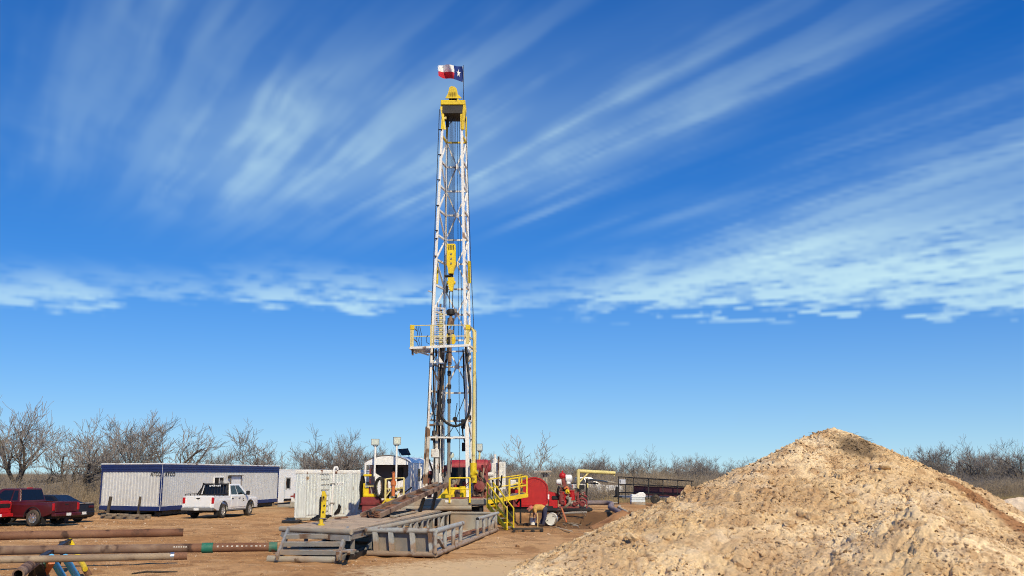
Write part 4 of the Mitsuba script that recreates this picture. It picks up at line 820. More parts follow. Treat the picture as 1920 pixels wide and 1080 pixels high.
XZ = mat((0, 0, 0), (1, 0, 0), (0, 0, 1), (0, -1, 0))                # polygon (x, z), pushed out towards -y
def xz(y): return mat((0, y, 0), (1, 0, 0), (0, 0, 1), (0, -1, 0))
part(DH, 'roof', MB().prism(outer + inner[::-1], DL, xz(DL)), M_PURE, 30, xf=mm)
front = sg.Polygon(arc(.0, DW, EZ - .02, AZ - .03) + [(DW, EZ - .12), (0, EZ - .12)]); part(DH, 'gable', MB().prism(front, .05, xz(-.0)), M_PURE, xf=mm)
part(DH, 'arch_trim', MB().path([(x, -.06, z + .01) for x, z in outer], .028, 6), M_DGREY, 40, xf=mm)
for x in (.0, DW - .09): part(DH, 'post', MB().cb(x, x + .09, -.04, .06, DZ, EZ - .12, .01), M_PURE, xf=mm)
# low front walls with swept corners
wl = sg.Polygon([(.22 * DW, DZ), (.58 * DW, DZ), (.58 * DW, DZ + .95), (.45 * DW, DZ + 1.1), (.30 * DW, DZ + 1.32), (.20 * DW, DZ + 1.48)]); part(DH, 'front_wall', MB().prism(wl, .05, xz(.35)), M_PURE, xf=mm, label='white front wall left of the porch opening')
wr_ = sg.Polygon([(.70 * DW, DZ), (DW - .09, DZ), (DW - .09, DZ + 1.75), (.965 * DW - .02, DZ + 1.5), (.93 * DW, DZ + 1.28), (.86 * DW, DZ + 1.1), (.70 * DW, DZ + 1.0)]); part(DH, 'front_wall', MB().prism(wr_, .05, xz(.35)), M_PURE, xf=mm, label='white front wall right of the porch opening')
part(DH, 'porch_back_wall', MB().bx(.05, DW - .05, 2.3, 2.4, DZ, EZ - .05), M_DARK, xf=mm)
part(DH, 'porch_door', MB().cb(.42 * DW, .66 * DW, 2.24, 2.30, DZ, EZ - .25, .01), M_BLACK, xf=mm)
part(DH, 'side_wall', MB().bx(0, .04, 1.1, DL, DZ, EZ - .03), M_PURE, xf=mm)
part(DH, 'side_wall', MB().bx(DW - .04, DW, .06, DL, DZ, EZ - .03), M_PURE, xf=mm)
part(DH, 'back_wall', MB().bx(.04, DW - .04, DL - .05, DL, DZ, EZ - .03), M_PURE, xf=mm)
for y in (2.0, 4.6): k = part(DH, 'window', MB().bx(DW - .01, DW + .015, y, y + .9, DZ + 1.0, DZ + 1.7), M_GLASS, xf=mm)
for y in (.9, 1.9, 3.1, 4.3, 5.5, 6.7): part(DH, 'rib', MB().bx(DW, DW + .05, y, y + .06, DZ, EZ - .04), M_PURE, xf=mm)
part(DH, 'floor', MB().bx(-.05, DW + .05, -.05, DL, DZ - .12, DZ), M_MAROON, xf=mm)
part(DH, 'base', MB().cb(-.02, DW + .02, .10, DL, .15, DZ - .12, .02), M_MAROON, xf=mm)
part(DH, 'base_rail', MB().cb(-.06, .45 * DW, .0, .10, DZ - .42, DZ - .28, .02).cb(-.06, .45 * DW, .0, .10, .12, .24, .02), M_MAROON, xf=mm)
sp = at(760, 846, DY + 2.4); SPn = thing('solar_panel', 'small dark solar panel on a bracket on the white cabin roof', 'solar panel')
P4 = [at(753, 853, DY + 2.2), at(770, 852, DY + 2.2), at(764.5, 840.5, DY + 2.9), at(746.5, 842, DY + 2.9)]
part(SPn, 'panel', MB().quad(*P4, -.04), M_BLACK); part(SPn, 'bracket', MB().bar(P4[0] + A([.05, .1, -.45]), P4[3], .04).bar(P4[1] + A([-.05, .1, -.45]), P4[2], .04), M_WHITE)

# floodlights
def floodlight(label, px, ptop, pbot, pole_top, pole_bot, Y, w, turn=0.0, mt=M_PURE):
    t = thing('floodlight', label, 'floodlight', 'floodlights on poles around the rig'); c_ = at(px, (ptop + pbot) / 2, Y); h = (at(px, ptop, Y) - at(px, pbot, Y))[2]; w = w / FPX * Y; q_ = rotz(math.radians(turn), c_)
    part(t, 'housing', MB().hull([(x * w / 2 * s, y, z * h / 2 * s) for s, y in ((1, -.10), (.98, .0), (.55, .26)) for x in (-1, 1) for z in (-1, 1)]), M_GREY, xf=q_)
    part(t, 'lens', MB().cb(-w * .43, w * .43, -.118, -.09, -h * .40, h * .42, .01), M_LAMP, xf=q_)
    part(t, 'bracket', MB().bar((-w * .3, .02, -h / 2), (0, .02, -h / 2 - .12), .05).bar((w * .3, .02, -h / 2), (0, .02, -h / 2 - .12), .05), M_GREY, xf=q_)
    p, q2 = at(px, pole_top, Y + .02), at(px - 2, pole_bot, Y + .02); part(t, 'pole', MB().tube(q2, p, .055, n=10), mt, 40)
floodlight('leftmost floodlight on a white pole before the white cabin', 704, 823, 835, 835, 893, DY - .45, 15)
floodlight('square floodlight turned sideways on a pole at the white cabin porch', 744, 819.5, 834, 834, 930, DY - .6, 14, 22)
floodlight('floodlight on a pale post right of the derrick beside the red tank', 899.5, 832, 846, 846, 880, 57, 11, -10, M_PYEL)

# ---------------------------------------------------------------- the drilling rig
def smooth_path(pts, n=60):
    from scipy.interpolate import CubicSpline
    P = A(pts); s = np.r_[0, np.cumsum(np.linalg.norm(np.diff(P, axis=0), axis=1))]; return CubicSpline(s, P)(np.linspace(0, s[-1], n))
YF, YB = 52.0, 53.4                                                  # depth of the mast's front and back legs
def lerp(a, b, t): return a + (b - a) * t
LEG = {'FL': (at(798.5, 880, YF), at(830.5, 215, YF)), 'FR': (at(877, 880, YF), at(865.3, 215, YF)), 'RL': (at(829, 880, YB), at(838.5, 215, YB - .2)), 'RR': (at(885.5, 880, YB), at(873.5, 215, YB - .2))}
def leg(k, z):
    p, q_ = LEG[k]; return lerp(p, q_, (z - p[2]) / (q_[2] - p[2]))
def zpy(py, Y=YF): return at(850, py, Y)[2]
FLOOR = zpy(938, 50.6)                                               # rig floor
RIG = thing('drilling_rig', 'tall white lattice drilling derrick with yellow crown on a muddy floor', 'drilling rig')
zt, zy, zg = zpy(205), zpy(243), zpy(800)
for k in ('FL', 'FR', 'RL', 'RR'):
    w0, w1 = (.20, .135) if k[0] == 'F' else (.16, .10)
    part(RIG, 'mast_leg', MB().bar(leg(k, zg), leg(k, zy), w1, w1 * 1.15, up=(0, 1, 0)), M_MAST)
    part(RIG, 'lower_leg', MB().bar(leg(k, FLOOR), leg(k, zg), w0 * 1.25 if k == 'FL' else w0, w0, up=(0, 1, 0)), M_MASTLOW if k == 'FL' else M_MAST)
    part(RIG, 'leg_top', MB().bar(leg(k, zy), leg(k, zt), w1 * 1.02, w1 * 1.16, up=(0, 1, 0)), M_YEL, label='yellow painted top of the mast leg')
PYG = [254, 301, 347, 393, 440, 486, 534, 583, 632, 683, 733, 787, 820]
ZG = [zpy(p) for p in PYG]
for i, z in enumerate(ZG):
    for a, b, r in (('RL', 'RR', .045), ('FL', 'RL', .05), ('FR', 'RR', .05)):
        if a == 'FL' and i == 12: continue
        part(RIG, 'girt', MB().bar(leg(a, z), leg(b, z), r * 2, r * 2), M_YEL if i == 0 else M_MAST)
part(RIG, 'girt', MB().bar(leg('FL', ZG[12]), leg('FR', ZG[12]), .09, .09), M_MAST)
ZX = [zpy(p, YB) for p in (205, 254, 301, 347, 393, 440, 486, 534, 583, 632, 683, 733, 787, 820)]
for i in range(1, 11, 2):                                            # back face: crosses over two panels, meeting on a girt
    a, b = ZG[i - 1], ZG[i + 1]; part(RIG, 'brace', MB().bar(leg('RL', a), leg('RR', b), .105, .07), M_MAST); part(RIG, 'brace', MB().bar(leg('RR', a) + A([0, .075, 0]), leg('RL', b) + A([0, .075, 0]), .105, .07), M_MAST)
    c_ = (leg('RL', ZG[i]) + leg('RR', ZG[i])) / 2; part(RIG, 'gusset', MB().cb(c_[0] - .12, c_[0] + .12, c_[1] - .06, c_[1] - .04, ZG[i] - .12, ZG[i] + .12, .004), M_MAST)
for i in range(12):
    for a, b in (('FL', 'RL'), ('FR', 'RR')):
        p, q_ = (a, b) if i % 2 else (b, a)
        if not (i == 11 and a == 'FL'): part(RIG, 'side_brace', MB().bar(leg(p, ZG[i]), leg(q_, ZG[i + 1]), .085, .06), M_MAST)
part(RIG, 'lower_strut', MB().bar(leg('RL', zpy(800, YB)), at(812, 905, 52.6), .13, .09), M_MASTLOW); part(RIG, 'lower_strut', MB().bar(at(818, 815, 52.4), at(824, 905, 52.4), .30, .22), M_MAST)
part(RIG, 'lower_strut', MB().bar(at(836, 735, YB), at(816, 880, 52.5), .08), M_MAST); part(RIG, 'lower_strut', MB().bar(at(872, 735, 52.6), at(880, 900, 52.6), .14), M_MASTLOW)
part(RIG, 'lower_strut', MB().bar(at(806, 700, 52.3), at(812, 770, 52.8), .06), M_DGREY)
part(RIG, 'leg_bracket', MB().cb(*[c_ for k in range(3) for c_ in (at(816, 850, 52.3)[k] - (.22, .1, .22)[k], at(816, 850, 52.3)[k] + (.22, .1, .22)[k])], .03), M_WHITE)
# racked pipe on the driller's left: dark, scuffed stands beside the back left leg
for i in range(4): part(RIG, 'racked_pipe', MB().tube(at(818 + 2.6 * i, 880, 53.0 + .15 * i), at(826 + 2.4 * i, 570 + 20 * i, 53.0 + .1 * i), .055, n=8), M_DGREY if i % 2 else M_BRUST, 40)
# crown
YC = (YF + YB) / 2 - .1
c0, c1 = at(826, 205, YF - .15), at(872.5, 205, YF - .15); cz0, cz1 = zpy(207), zpy(190)
k = part(RIG, 'crown_frame', MB().cb(c0[0], c1[0], YF - .18, YF + .02, cz0 + .27, cz1 + .02, .03).cb(c0[0], c1[0], YB - .35, YB - .15, cz0 + .27, cz1 + .02, .03).cb(c0[0], c0[0] + .18, YF + .02, YB - .35, cz0 + .1, cz1, .03).cb(c1[0] - .18, c1[0], YF + .02, YB - .35, cz0 + .1, cz1, .03), M_YEL)
part(RIG, 'crown_beam', MB().cb(c0[0] + .05, c1[0] - .05, YF - .12, YB - .2, cz0 - .22, cz0 + .26, .02), M_BLACK, label='black beam under the crown')
hp = [(at(x, y, YC)[0], at(x, y, YC)[2]) for x, y in ((836, 190), (841, 181), (843.5, 170), (847, 167.5), (853, 168.5), (857, 172), (859.5, 183), (867, 190))]
part(k, 'sheave_guard', MB().prism(hp, .06, mat((0, YC - .42, 0), (1, 0, 0), (0, 0, 1), (0, -1, 0))).prism(hp, .06, mat((0, YC + .48, 0), (1, 0, 0), (0, 0, 1), (0, -1, 0))).cb(at(846, 170, YC)[0], at(855, 170, YC)[0], YC - .42, YC + .48, zpy(173), zpy(168), .02), M_YEL)
for i in range(6):
    c_ = at(843.5 + 2.4 * i, 182, YC - .05); part(k, 'sheave', MB().lathe(c_ - A([.022, 0, 0]), (1, 0, 0), [(.05, 0), (.47, 0), (.43, .012), (.43, .03), (.47, .044), (.05, .044)], 26), M_BLACK, 35)
part(k, 'beacon', MB().lathe(at(849.5, 169, YC), (0, 0, 1), [(.13, 0), (.13, .14), (.07, .18), (0, .18)], 12), M_BLACK, 40)
part(k, 'sheave_shaft', MB().tube(at(840, 182, YC - .05), at(861, 182, YC - .05), .06, n=10), M_DGREY, 40)
part(k, 'corner_bracket', MB().bar(at(827, 200, YF - .1), at(834, 243, YF - .05), .07, .12).bar(at(871, 197, YF - .1), at(868, 243, YF - .1), .16, .10), M_YEL)
part(k, 'hanger', MB().bar(at(838, 207, YC), at(839, 238, YC), .16, .1).bar(at(853, 218, YC), at(843, 233, YC), .05), M_BLACK)
part(k, 'ladder_bracket', MB().bar(at(853, 212, YF), at(863, 210, YF), .12).bar(at(833, 222, YF), at(837, 221, YF), .12), M_PYEL)
part(RIG, 'flagpole', MB().tube(at(869.5, 196, YC), at(868.6, 122, YC), .022, .014, 8), M_BLACK, 40)
# drilling line: strands between crown and block, and two running to the floor
xt = [842, 844.5, 847, 849.5, 852, 854.5]; xb = [841.5, 843.2, 845, 846.8, 848.6, 850.3]
for a, b in zip(xt, xb): part(RIG, 'wire_rope', MB().tube(at(a, 188, YC - .3), at(b, 462, YC - .12), .015, n=5, cap=False), M_CABLE, True)
for a, b, y1 in ((857, 862, 900), (860.5, 866, 640), (840, 833, 900), (838, 826, 905)): part(RIG, 'wire_rope', MB().tube(at(a, 196, YC), at(b, y1, YC + .1), .015, n=5, cap=False), M_CABLE, True)
part(RIG, 'wire_rope', MB().path([at(824, 205, YF - .2), at(815, 440, YF - .3), at(805, 700, YF - .35), at(796, 895, YF - .4)], .022, 5), M_CABLE, True)
part(RIG, 'wire_rope', MB().path([at(872.5, 205, YF), at(883, 500, YF), at(893, 720, YF - .2), at(893.5, 900, YF - .2)], .02, 5), M_CABLE, True)
for y in (243, 290, 337, 385, 432, 447, 480): part(RIG, 'cable_clip', MB().bar(at(822 - (y - 243) * .03, y, YF - .25), at(829 - (y - 243) * .045, y, YF - .1), .05), M_BLACK)
part(RIG, 'standpipe', MB().path([at(888, 890, YF - .35), at(888.8, 760, YF - .35), at(889.6, 640, YF - .35), at(888.5, 622, YF - .3), at(884, 615, YF - .2), at(878, 622, YF - .1), at(875, 650, YF - .05)], [.10, .09, .085, .08, .075, .07, .06], 12), M_PYEL, 50, label='pale yellow standpipe up the right side of the mast')
part(RIG, 'standpipe_joint', MB().tube(at(888, 905, YF - .35), at(887.5, 868, YF - .35), .17, n=12).tube(at(885, 890, YF - .4), at(893, 884, YF - .5), .13, n=10), M_YEL, 40)
part(RIG, 'lift_cylinder', MB().tube(at(880.5, 531, YF + .3), at(879.5, 490, YF + .3), .075, n=12), M_YEL, 40); part(RIG, 'lift_cylinder', MB().tube(at(819.5, 532, YB - .1), at(821, 494, YB - .1), .06, n=12), M_YEL, 40)
part(RIG, 'step', MB().bar(at(803, 545.5, YF - .3), at(812, 548, YF), .08, .05), M_WHITE)
# monkeyboard
YM = 50.9
def mp(px, py, Y=YM): return at(px, py, Y)
mk = part(RIG, 'monkeyboard', MB().bar(mp(769, 652.5), mp(880, 647.5), .13, .12).bar(mp(880, 647.5), mp(892.5, 659, YM + 2.2), .10, .10).bar(mp(769, 652.5), mp(781, 662, YM + 2.2), .10, .10).bar(mp(781, 661, YM + 2.2), mp(892, 658, YM + 2.2), .08), M_WHITE)
mb = MB()
for i in range(10): f_ = i / 9; mb.bar(lerp(mp(771, 650.8), mp(800, 650), f_), lerp(mp(783, 660, YM + 2.1), mp(808, 659, YM + 2.1), f_), .05, .03)
part(mk, 'grating', mb, M_TAN)
posts = [(770.5, 609, 651), (774, 611, 651), (808, 609, 650), (812, 609, 650), (833, 609, 649.5), (836, 610, 649.5), (875, 610, 648), (879, 610, 648)]
for i, (x, y0, y1) in enumerate(posts): part(mk, 'rail_post', MB().bar(mp(x, y1), mp(x + .4, y0), .09 if i in (0, 1, 2, 6) else .05, .06), M_PYEL if i in (0, 1, 2, 3, 6, 7) else M_WHITE)
for x, dx in ((892, 0),): part(mk, 'rail_post', MB().bar(mp(891, 659, YM + 2.2), mp(891.5, 621, YM + 2.2), .10, .08), M_PYEL)
for y in (609.5, 630): part(mk, 'rail', MB().bar(mp(770, y + .8), mp(879, y), .042, .042), M_PYEL); part(mk, 'rail', MB().bar(mp(879, y), mp(892, y + 11, YM + 2.2), .042, .042), M_PYEL); part(mk, 'rail', MB().bar(mp(770, y + .8), mp(782, y + 11, YM + 2.2), .045), M_DGREY)
part(mk, 'rail_bracket', MB().cb(*[c_ for k in range(3) for c_ in (mp(773, 614)[k] - (.12, .06, .13)[k], mp(773, 614)[k] + (.12, .06, .13)[k])], .03).cb(*[c_ for k in range(3) for c_ in (mp(877, 614)[k] - (.12, .06, .13)[k], mp(877, 614)[k] + (.12, .06, .13)[k])], .03), M_YEL)
part(mk, 'diagonal_strut', MB().bar(mp(776, 657, YM + .8), mp(804, 665.5, YF), .09, .09), M_WHITE); part(mk, 'hanging_bar', MB().bar(mp(773, 652, YM + .3), mp(774, 666, YM + .3), .10), M_BRUST)
for i in range(3): part(mk, 'loose_rope', MB().path([mp(781 + 3 * i, 612, YM + .3), mp(783 + 4 * i, 625 + 3 * i, YM + .2), mp(780 + 5 * i, 638, YM + .3), mp(785 + 3 * i, 650, YM + .3)], .018, 4), M_HOSE, True)
part(mk, 'loose_rope', MB().path([mp(803, 628, YM - .1), mp(799, 633, YM - .1), mp(800, 642, YM - .1), mp(805, 645, YM)], .015, 4), M_HOSE, True)
lg = part(RIG, 'caged_ladder', MB().bar(at(815, 652, YF - .1), at(816, 577, YF - .1), .05).bar(at(832, 650, YF - .1), at(832.5, 578, YF - .1), .05).bar(at(815, 577, YF - .1), at(833, 578, YF - .1), .06), M_WHITE)
for i in range(19): y = 580 + i * 3.75; part(lg, 'rung', MB().bar(at(815.5, y, YF - .1), at(832, y + (.9 if i % 2 else -.6), YF - .1), .026), M_WHITE)
part(lg, 'roller', MB().tube(at(826, 650, YF + .2), at(827, 588, YF + .2), .11, n=10), M_PYEL, 40)
part(RIG, 'tong_counterweight', MB().hull([at(818, 676, YF), at(824, 668, YF), at(831, 679, YF), at(813, 680, YF), at(818, 676, YF + .4), at(829, 679, YF + .4)]).bar(at(813, 680, YF), at(836, 681.5, YF), .12, .08), M_MAST)
part(RIG, 'tong_line', MB().path([at(816, 655, YF), at(819, 668, YF + .1)], .05, 5), M_BLACK)
part(RIG, 'pulley', MB().lathe(at(853, 786, YF), (0, 1, 0), [(0, 0), (.13, 0), (.13, .08), (0, .08)], 14).tube(at(853, 786, YF), at(856, 800, YF), .05, n=6), M_BLACK, 40)
for pts in ([(857, 756), (853, 786)], [(873, 740), (856, 784)], [(853, 799), (862, 815), (868, 818)], [(851, 799), (843, 812), (834, 819)], [(803, 735), (812, 775), (808, 790)], [(806, 775), (826, 782), (833, 770)]):
    part(RIG, 'tugger_line', MB().path([at(x, y, YF - .05) for x, y in pts], .02, 5), M_HOSE, True)
for i, (x, y, w_, h_) in enumerate(((808, 797, .3, .12), (822, 795, .5, .16), (870, 795, .3, .5), (878, 783, .3, .25), (876, 670, .22, .5), (872, 690, .14, .3), (880, 866, .2, .3))):
    c_ = at(x, y, YF + .1); part(RIG, 'clamp', MB().cb(c_[0] - w_ / 2, c_[0] + w_ / 2, c_[1] - .1, c_[1] + .1, c_[2] - h_ / 2, c_[2] + h_ / 2, .03), (M_BRUST, M_DGREY, M_BLACK)[i % 3])
g = np.random.default_rng(5)
for i in range(9):
    x0, x1 = g.uniform(812, 832) if i < 9 else g.uniform(866, 884), 0; x1 = x0 + g.uniform(-9, 4); y0, y1 = g.uniform(560, 700), g.uniform(790, 905)
    part(RIG, 'hanging_line', MB().path(smooth_path([at(x0, y0, YF + .3), at((x0 + x1) / 2 + g.uniform(-3, 3), (y0 + y1) / 2, YF + .2), at(x1, y1, YF + .3)], 14), g.uniform(.016, .038), 5), (M_HOSE, M_DGREY, M_HOSE, M_BRUST)[i % 4], True)
for i in range(8):
    c_ = at(g.uniform(808, 834), g.uniform(690, 880), YF + .5); part(RIG, 'clamp', MB().cb(c_[0] - .10, c_[0] + .10, c_[1] - .08, c_[1] + .08, c_[2] - .13, c_[2] + .13, .02), (M_DGREY, M_BLACK, M_WHITE, M_BRUST)[i % 4])
# things that hang in the mast
YK = YC - .1
TB = thing('travelling_block', 'yellow travelling block hanging on wire ropes in the upper mast', 'block'); o = lambda x, y: (at(x, y, YK)[0], at(x, y, YK)[2])
part(TB, 'side_plate', MB().prism([o(838, 461), o(839, 459), o(853.5, 459), o(854.5, 461), o(854.5, 498), o(851, 507), o(850.5, 514), o(841, 514), o(840.5, 507), o(838, 498)], .5, mat((0, YK + .25, 0), (1, 0, 0), (0, 0, 1), (0, -1, 0))), M_YEL, 20)
for i in range(4): c_ = at(841.5 + 2.9 * i, 464, YK - .26); part(TB, 'sheave_slot', MB().bx(c_[0] - .02, c_[0] + .02, c_[1] - .012, c_[1], c_[2] - .13, c_[2] + .13), M_BLACK)
for i in range(3): c_ = at(846, 476 + 9 * i, YK - .25); part(TB, 'bolt', MB().lathe(c_, (0, -1, 0), [(.05, 0), (.05, .04), (0, .04)], 8), M_DGREY)
part(TB, 'shank', MB().tube(at(846, 514, YK), at(846.3, 521, YK), .10, n=10).cb(at(841, 0, YK)[0], at(851, 0, YK)[0], YK - .2, YK + .2, zpy(516), zpy(513), .02), M_BLACK, 40)
HK = thing('hook', 'yellow and black lifting hook below the travelling block', 'hook')
part(HK, 'body', MB().prism([o(840, 521), o(852, 521), o(851.5, 532), o(850, 540), o(849, 546), o(844, 546), o(841, 538)], .34, mat((0, YK + .17, 0), (1, 0, 0), (0, 0, 1), (0, -1, 0))).tube(at(838, 530, YK), at(854, 530, YK), .10, n=10), M_YEL, 25)
part(HK, 'latch', MB().cb(at(844, 0, YK)[0], at(847.5, 0, YK)[0], YK - .22, YK - .165, zpy(547), zpy(534), .02).cb(at(849, 0, YK)[0], at(853, 0, YK)[0], YK - .12, YK + .1, zpy(536), zpy(528), .02), M_BLACK)
for x in (843, 849): part(HK, 'sling', MB().tube(at(x, 546, YK), at(x - .6, 578, YK), .022, n=6), M_CABLE)
SW = thing('swivel', 'dark greasy swivel with brown gooseneck cone above the monkeyboard', 'swivel')
part(SW, 'collar', MB().lathe(at(845.3, 587, YK), (0, 0, 1), [(.10, -.14), (.22, -.08), (.24, .06), (.22, .16), (.12, .22), (0, .22)], 16), M_BLACK, 40); part(SW, 'arms', MB().bar(at(836, 584, YK), at(856, 585, YK), .12, .10).cb(*[c_ for k in range(3) for c_ in (at(853.5, 583, YK)[k] - (.1, .1, .12)[k], at(853.5, 583, YK)[k] + (.1, .1, .12)[k])], .03), M_DGREY)
part(SW, 'cone', MB().lathe(at(845, 609, YK), (0, 0, 1), [(.0, -.05), (.19, 0), (.17, .12), (.09, .38), (.07, .48)], 14), M_BRUST, 40)
for s in (-1, 1): part(SW, 'bail', MB().path([at(845 + 4.5 * s, 596, YK), at(845 + 6 * s, 612, YK), at(845 + 5 * s, 630, YK)], .035, 6), M_BLACK, True)
EL = thing('elevator', 'split yellow pipe elevator hanging behind the monkeyboard rail', 'elevator')
for s in (-1, 1): part(EL, 'jaw', MB().hull([at(845 + s * x, y, YK + d_) for x, y in ((1.6, 627), (6.5, 626), (9.3, 632), (9.3, 642), (6, 646), (2, 645)) for d_ in (-.2, .2)]), M_YEL)
part(EL, 'hinge', MB().tube(at(844, 624, YK - .1), at(844, 645, YK - .1), .07, n=8).cb(*[c_ for k in range(3) for c_ in (at(845, 622, YK)[k] - (.16, .12, .1)[k], at(845, 622, YK)[k] + (.16, .12, .1)[k])], .03), M_DGREY)
KP = thing('drill_string', 'long dark drill pipe running down the middle of the lower mast', 'drill pipe')
part(KP, 'upper_sub', MB().tube(at(843, 684, YK), at(843.5, 648, YK), .115, .10, 14), M_BRUST, 40); part(KP, 'pipe', MB().tube(at(841, 905, YK - .3), at(842.6, 684, YK), .085, .07, 14), M_DGREY, 40)
for y in (700, 725, 752, 826): part(KP, 'collar', MB().tube(at(842.5 - (y - 684) / 150, y + 4, YK - .05 - (y - 700) / 900), at(842.6 - (y - 684) / 150, y - 4, YK - .05 - (y - 700) / 900), .105, n=14), M_BLACK, 40)
hs = [(874, 650, 0), (876, 680, -.1), (880.5, 720, -.25), (881.5, 750, -.3), (879, 775, -.3), (870, 791, -.3), (857, 798.5, -.3), (846, 797.5, -.3), (834, 790, -.25), (825.5, 775, -.2), (823.5, 755, -.15), (828, 722, -.1), (834, 690, 0), (840, 655, .2), (842, 625, .3)]
H2 = thing('rotary_hose', 'heavy black hose looping in a deep U inside the lower mast', 'hose'); part(H2, 'hose', MB().path(smooth_path([at(x, y, YF - .3 + d_) for x, y, d_ in hs]), .065, 8), M_HOSE, True)
H3 = thing('power_cable', 'thinner dark cable hanging down inside the right mast legs', 'cable'); part(H3, 'cable', MB().path(smooth_path([at(x, y, YF + .2) for x, y in ((868, 655), (869.5, 690), (871, 730), (875, 760), (876, 775), (872, 788), (868, 800), (872, 830), (879, 860))]), .04, 6), M_HOSE, True)
c_ = at(870.5, 838, 53.0); k = thing('control_box', 'small black box mounted inside the right mast leg', 'box'); part(k, 'case', MB().cb(c_[0] - .12, c_[0] + .12, c_[1] - .1, c_[1] + .1, c_[2] - .23, c_[2] + .23, .02), M_BLACK); part(k, 'bracket', MB().bar(c_ + A([0, .1, 0]), c_ + A([.3, .2, .05]), .05), M_DGREY)
# flag
def flag_pt(s, t):
    w = .42 * math.sin(s * 9.5 + 1.8 * t) * (.2 + s); x = 868.3 - 48.5 * s + 1.5 * math.sin(3 * t) * (1 - s)
    y = (124.6 + (26.5 - 1.5 * s - 2.5 * s * s) * t) - 4.5 * s + 2.4 * math.sin(s * 9 + 1.4 * t) * s + (3.5 * (1 - s) ** 6) * t
    return at(x, y, YC + w)
def flag_piece(s0, s1, t0, t1, ns, nt, ragged=False):
    g = np.random.default_rng(4); V, F = [], []; jag = g.uniform(0, .07, nt + 1) if ragged else np.zeros(nt + 1)
    for i in range(ns + 1):
        for j in range(nt + 1): V.append(flag_pt(s0 + (s1 - jag[j] - s0) * i / ns, t0 + (t1 - t0) * j / nt))
    for i in range(ns):
        for j in range(nt): a = i * (nt + 1) + j; F += [[a, a + nt + 1, a + nt + 2], [a, a + nt + 2, a + 1]]
    V = A(V); return MB().add(V, F).add(V + A([0, .012, 0]), A(F)[:, ::-1])
M_FB = mtl('flag_blue', (.012, .035, .19), .8); M_FW = mtl('flag_white', (.76, .76, .76), .8); M_FR = mtl('flag_red', (.52, .025, .045), .8)
FG = thing('flag', 'red white and blue flag with one white star flying from the derrick top', 'flag')
part(FG, 'blue_field', flag_piece(.03, .36, 0, 1, 12, 10), M_FB, True); part(FG, 'hoist_band', flag_piece(0, .03, 0, 1, 1, 10), M_FW, True)
part(FG, 'white_stripe', flag_piece(.36, 1.0, 0, .52, 22, 8, True), M_FW, True); part(FG, 'red_stripe', flag_piece(.36, .99, .52, 1, 22, 8, True), M_FR, True)
sv = [flag_pt(.195 + .125 * (1 if k % 2 == 0 else .42) * math.sin(k * math.pi / 5) * .62, .52 - .30 * (1 if k % 2 == 0 else .42) * math.cos(k * math.pi / 5)) + A([0, -.05, 0]) for k in range(10)]
part(FG, 'star', MB().add(np.vstack([sv, [np.mean(sv, axis=0)]]), [[k, (k + 1) % 10, 10] for k in range(10)]).add(np.vstack([sv, [np.mean(sv, axis=0)]]) + A([0, .13, 0]), [[(k + 1) % 10, k, 10] for k in range(10)]), M_FW)

# floor, substructure and machinery
YS = 50.3
fx0, fx1 = at(735, 938, YS)[0], at(912, 938, YS)[0]; z1, z0 = at(850, 936, YS)[2], at(850, 948, YS)[2]
part(RIG, 'rig_floor', MB().cb(fx0, fx1, YS, YS + 4.6, z1 - .12, z1, .01), M_TAN)
part(RIG, 'front_beam', MB().cb(fx0, at(886, 0, YS)[0], YS - .12, YS + .1, z0, z1 - .02, .02), M_TAN); part(RIG, 'front_beam', MB().tube(at(752, 952.5, YS - .05), at(884, 952.5, YS - .05), .13, n=14), M_TAN, 40)
part(RIG, 'side_beam', MB().cb(at(886, 0, YS)[0], fx1, YS - .05, YS + .15, z0 + .05, z1 - .02, .02), M_DGREY); part(RIG, 'placard', MB().bx(at(846.5, 0, YS)[0], at(857, 0, YS)[0], YS - .145, YS - .122, at(0, 942, YS)[2], at(0, 937.5, YS)[2]), M_WHITE)
part(RIG, 'toe_rail', MB().bar(at(843, 934, YS + .05), at(905, 933, YS + .05), .07, .07), M_MAROON)
for i, x in enumerate((740, 775, 812, 850, 883, 908)):
    for y in (YS + .3, YS + 3.8): part(RIG, 'substructure_post', MB().cb(at(x, 0, y)[0] - .1, at(x, 0, y)[0] + .1, y - .1, y + .1, .0, z0, .01), M_BLACK if i > 2 else M_DGREY)
part(RIG, 'cross_bar', MB().bar(at(886, 949, YS + .1), at(912, 946, YS + .1), .07), M_TAN); part(RIG, 'cross_bar', MB().bar(at(852, 965, YS + 2), at(900, 962, YS + 2), .12), M_BLACK)
part(RIG, 'mud_skirt', MB().cb(fx0 + .1, fx1 - .3, YS + 1.2, YS + 1.3, .02, z0, .01), M_BLACK)  # black sheet added for the shade under the rig floor
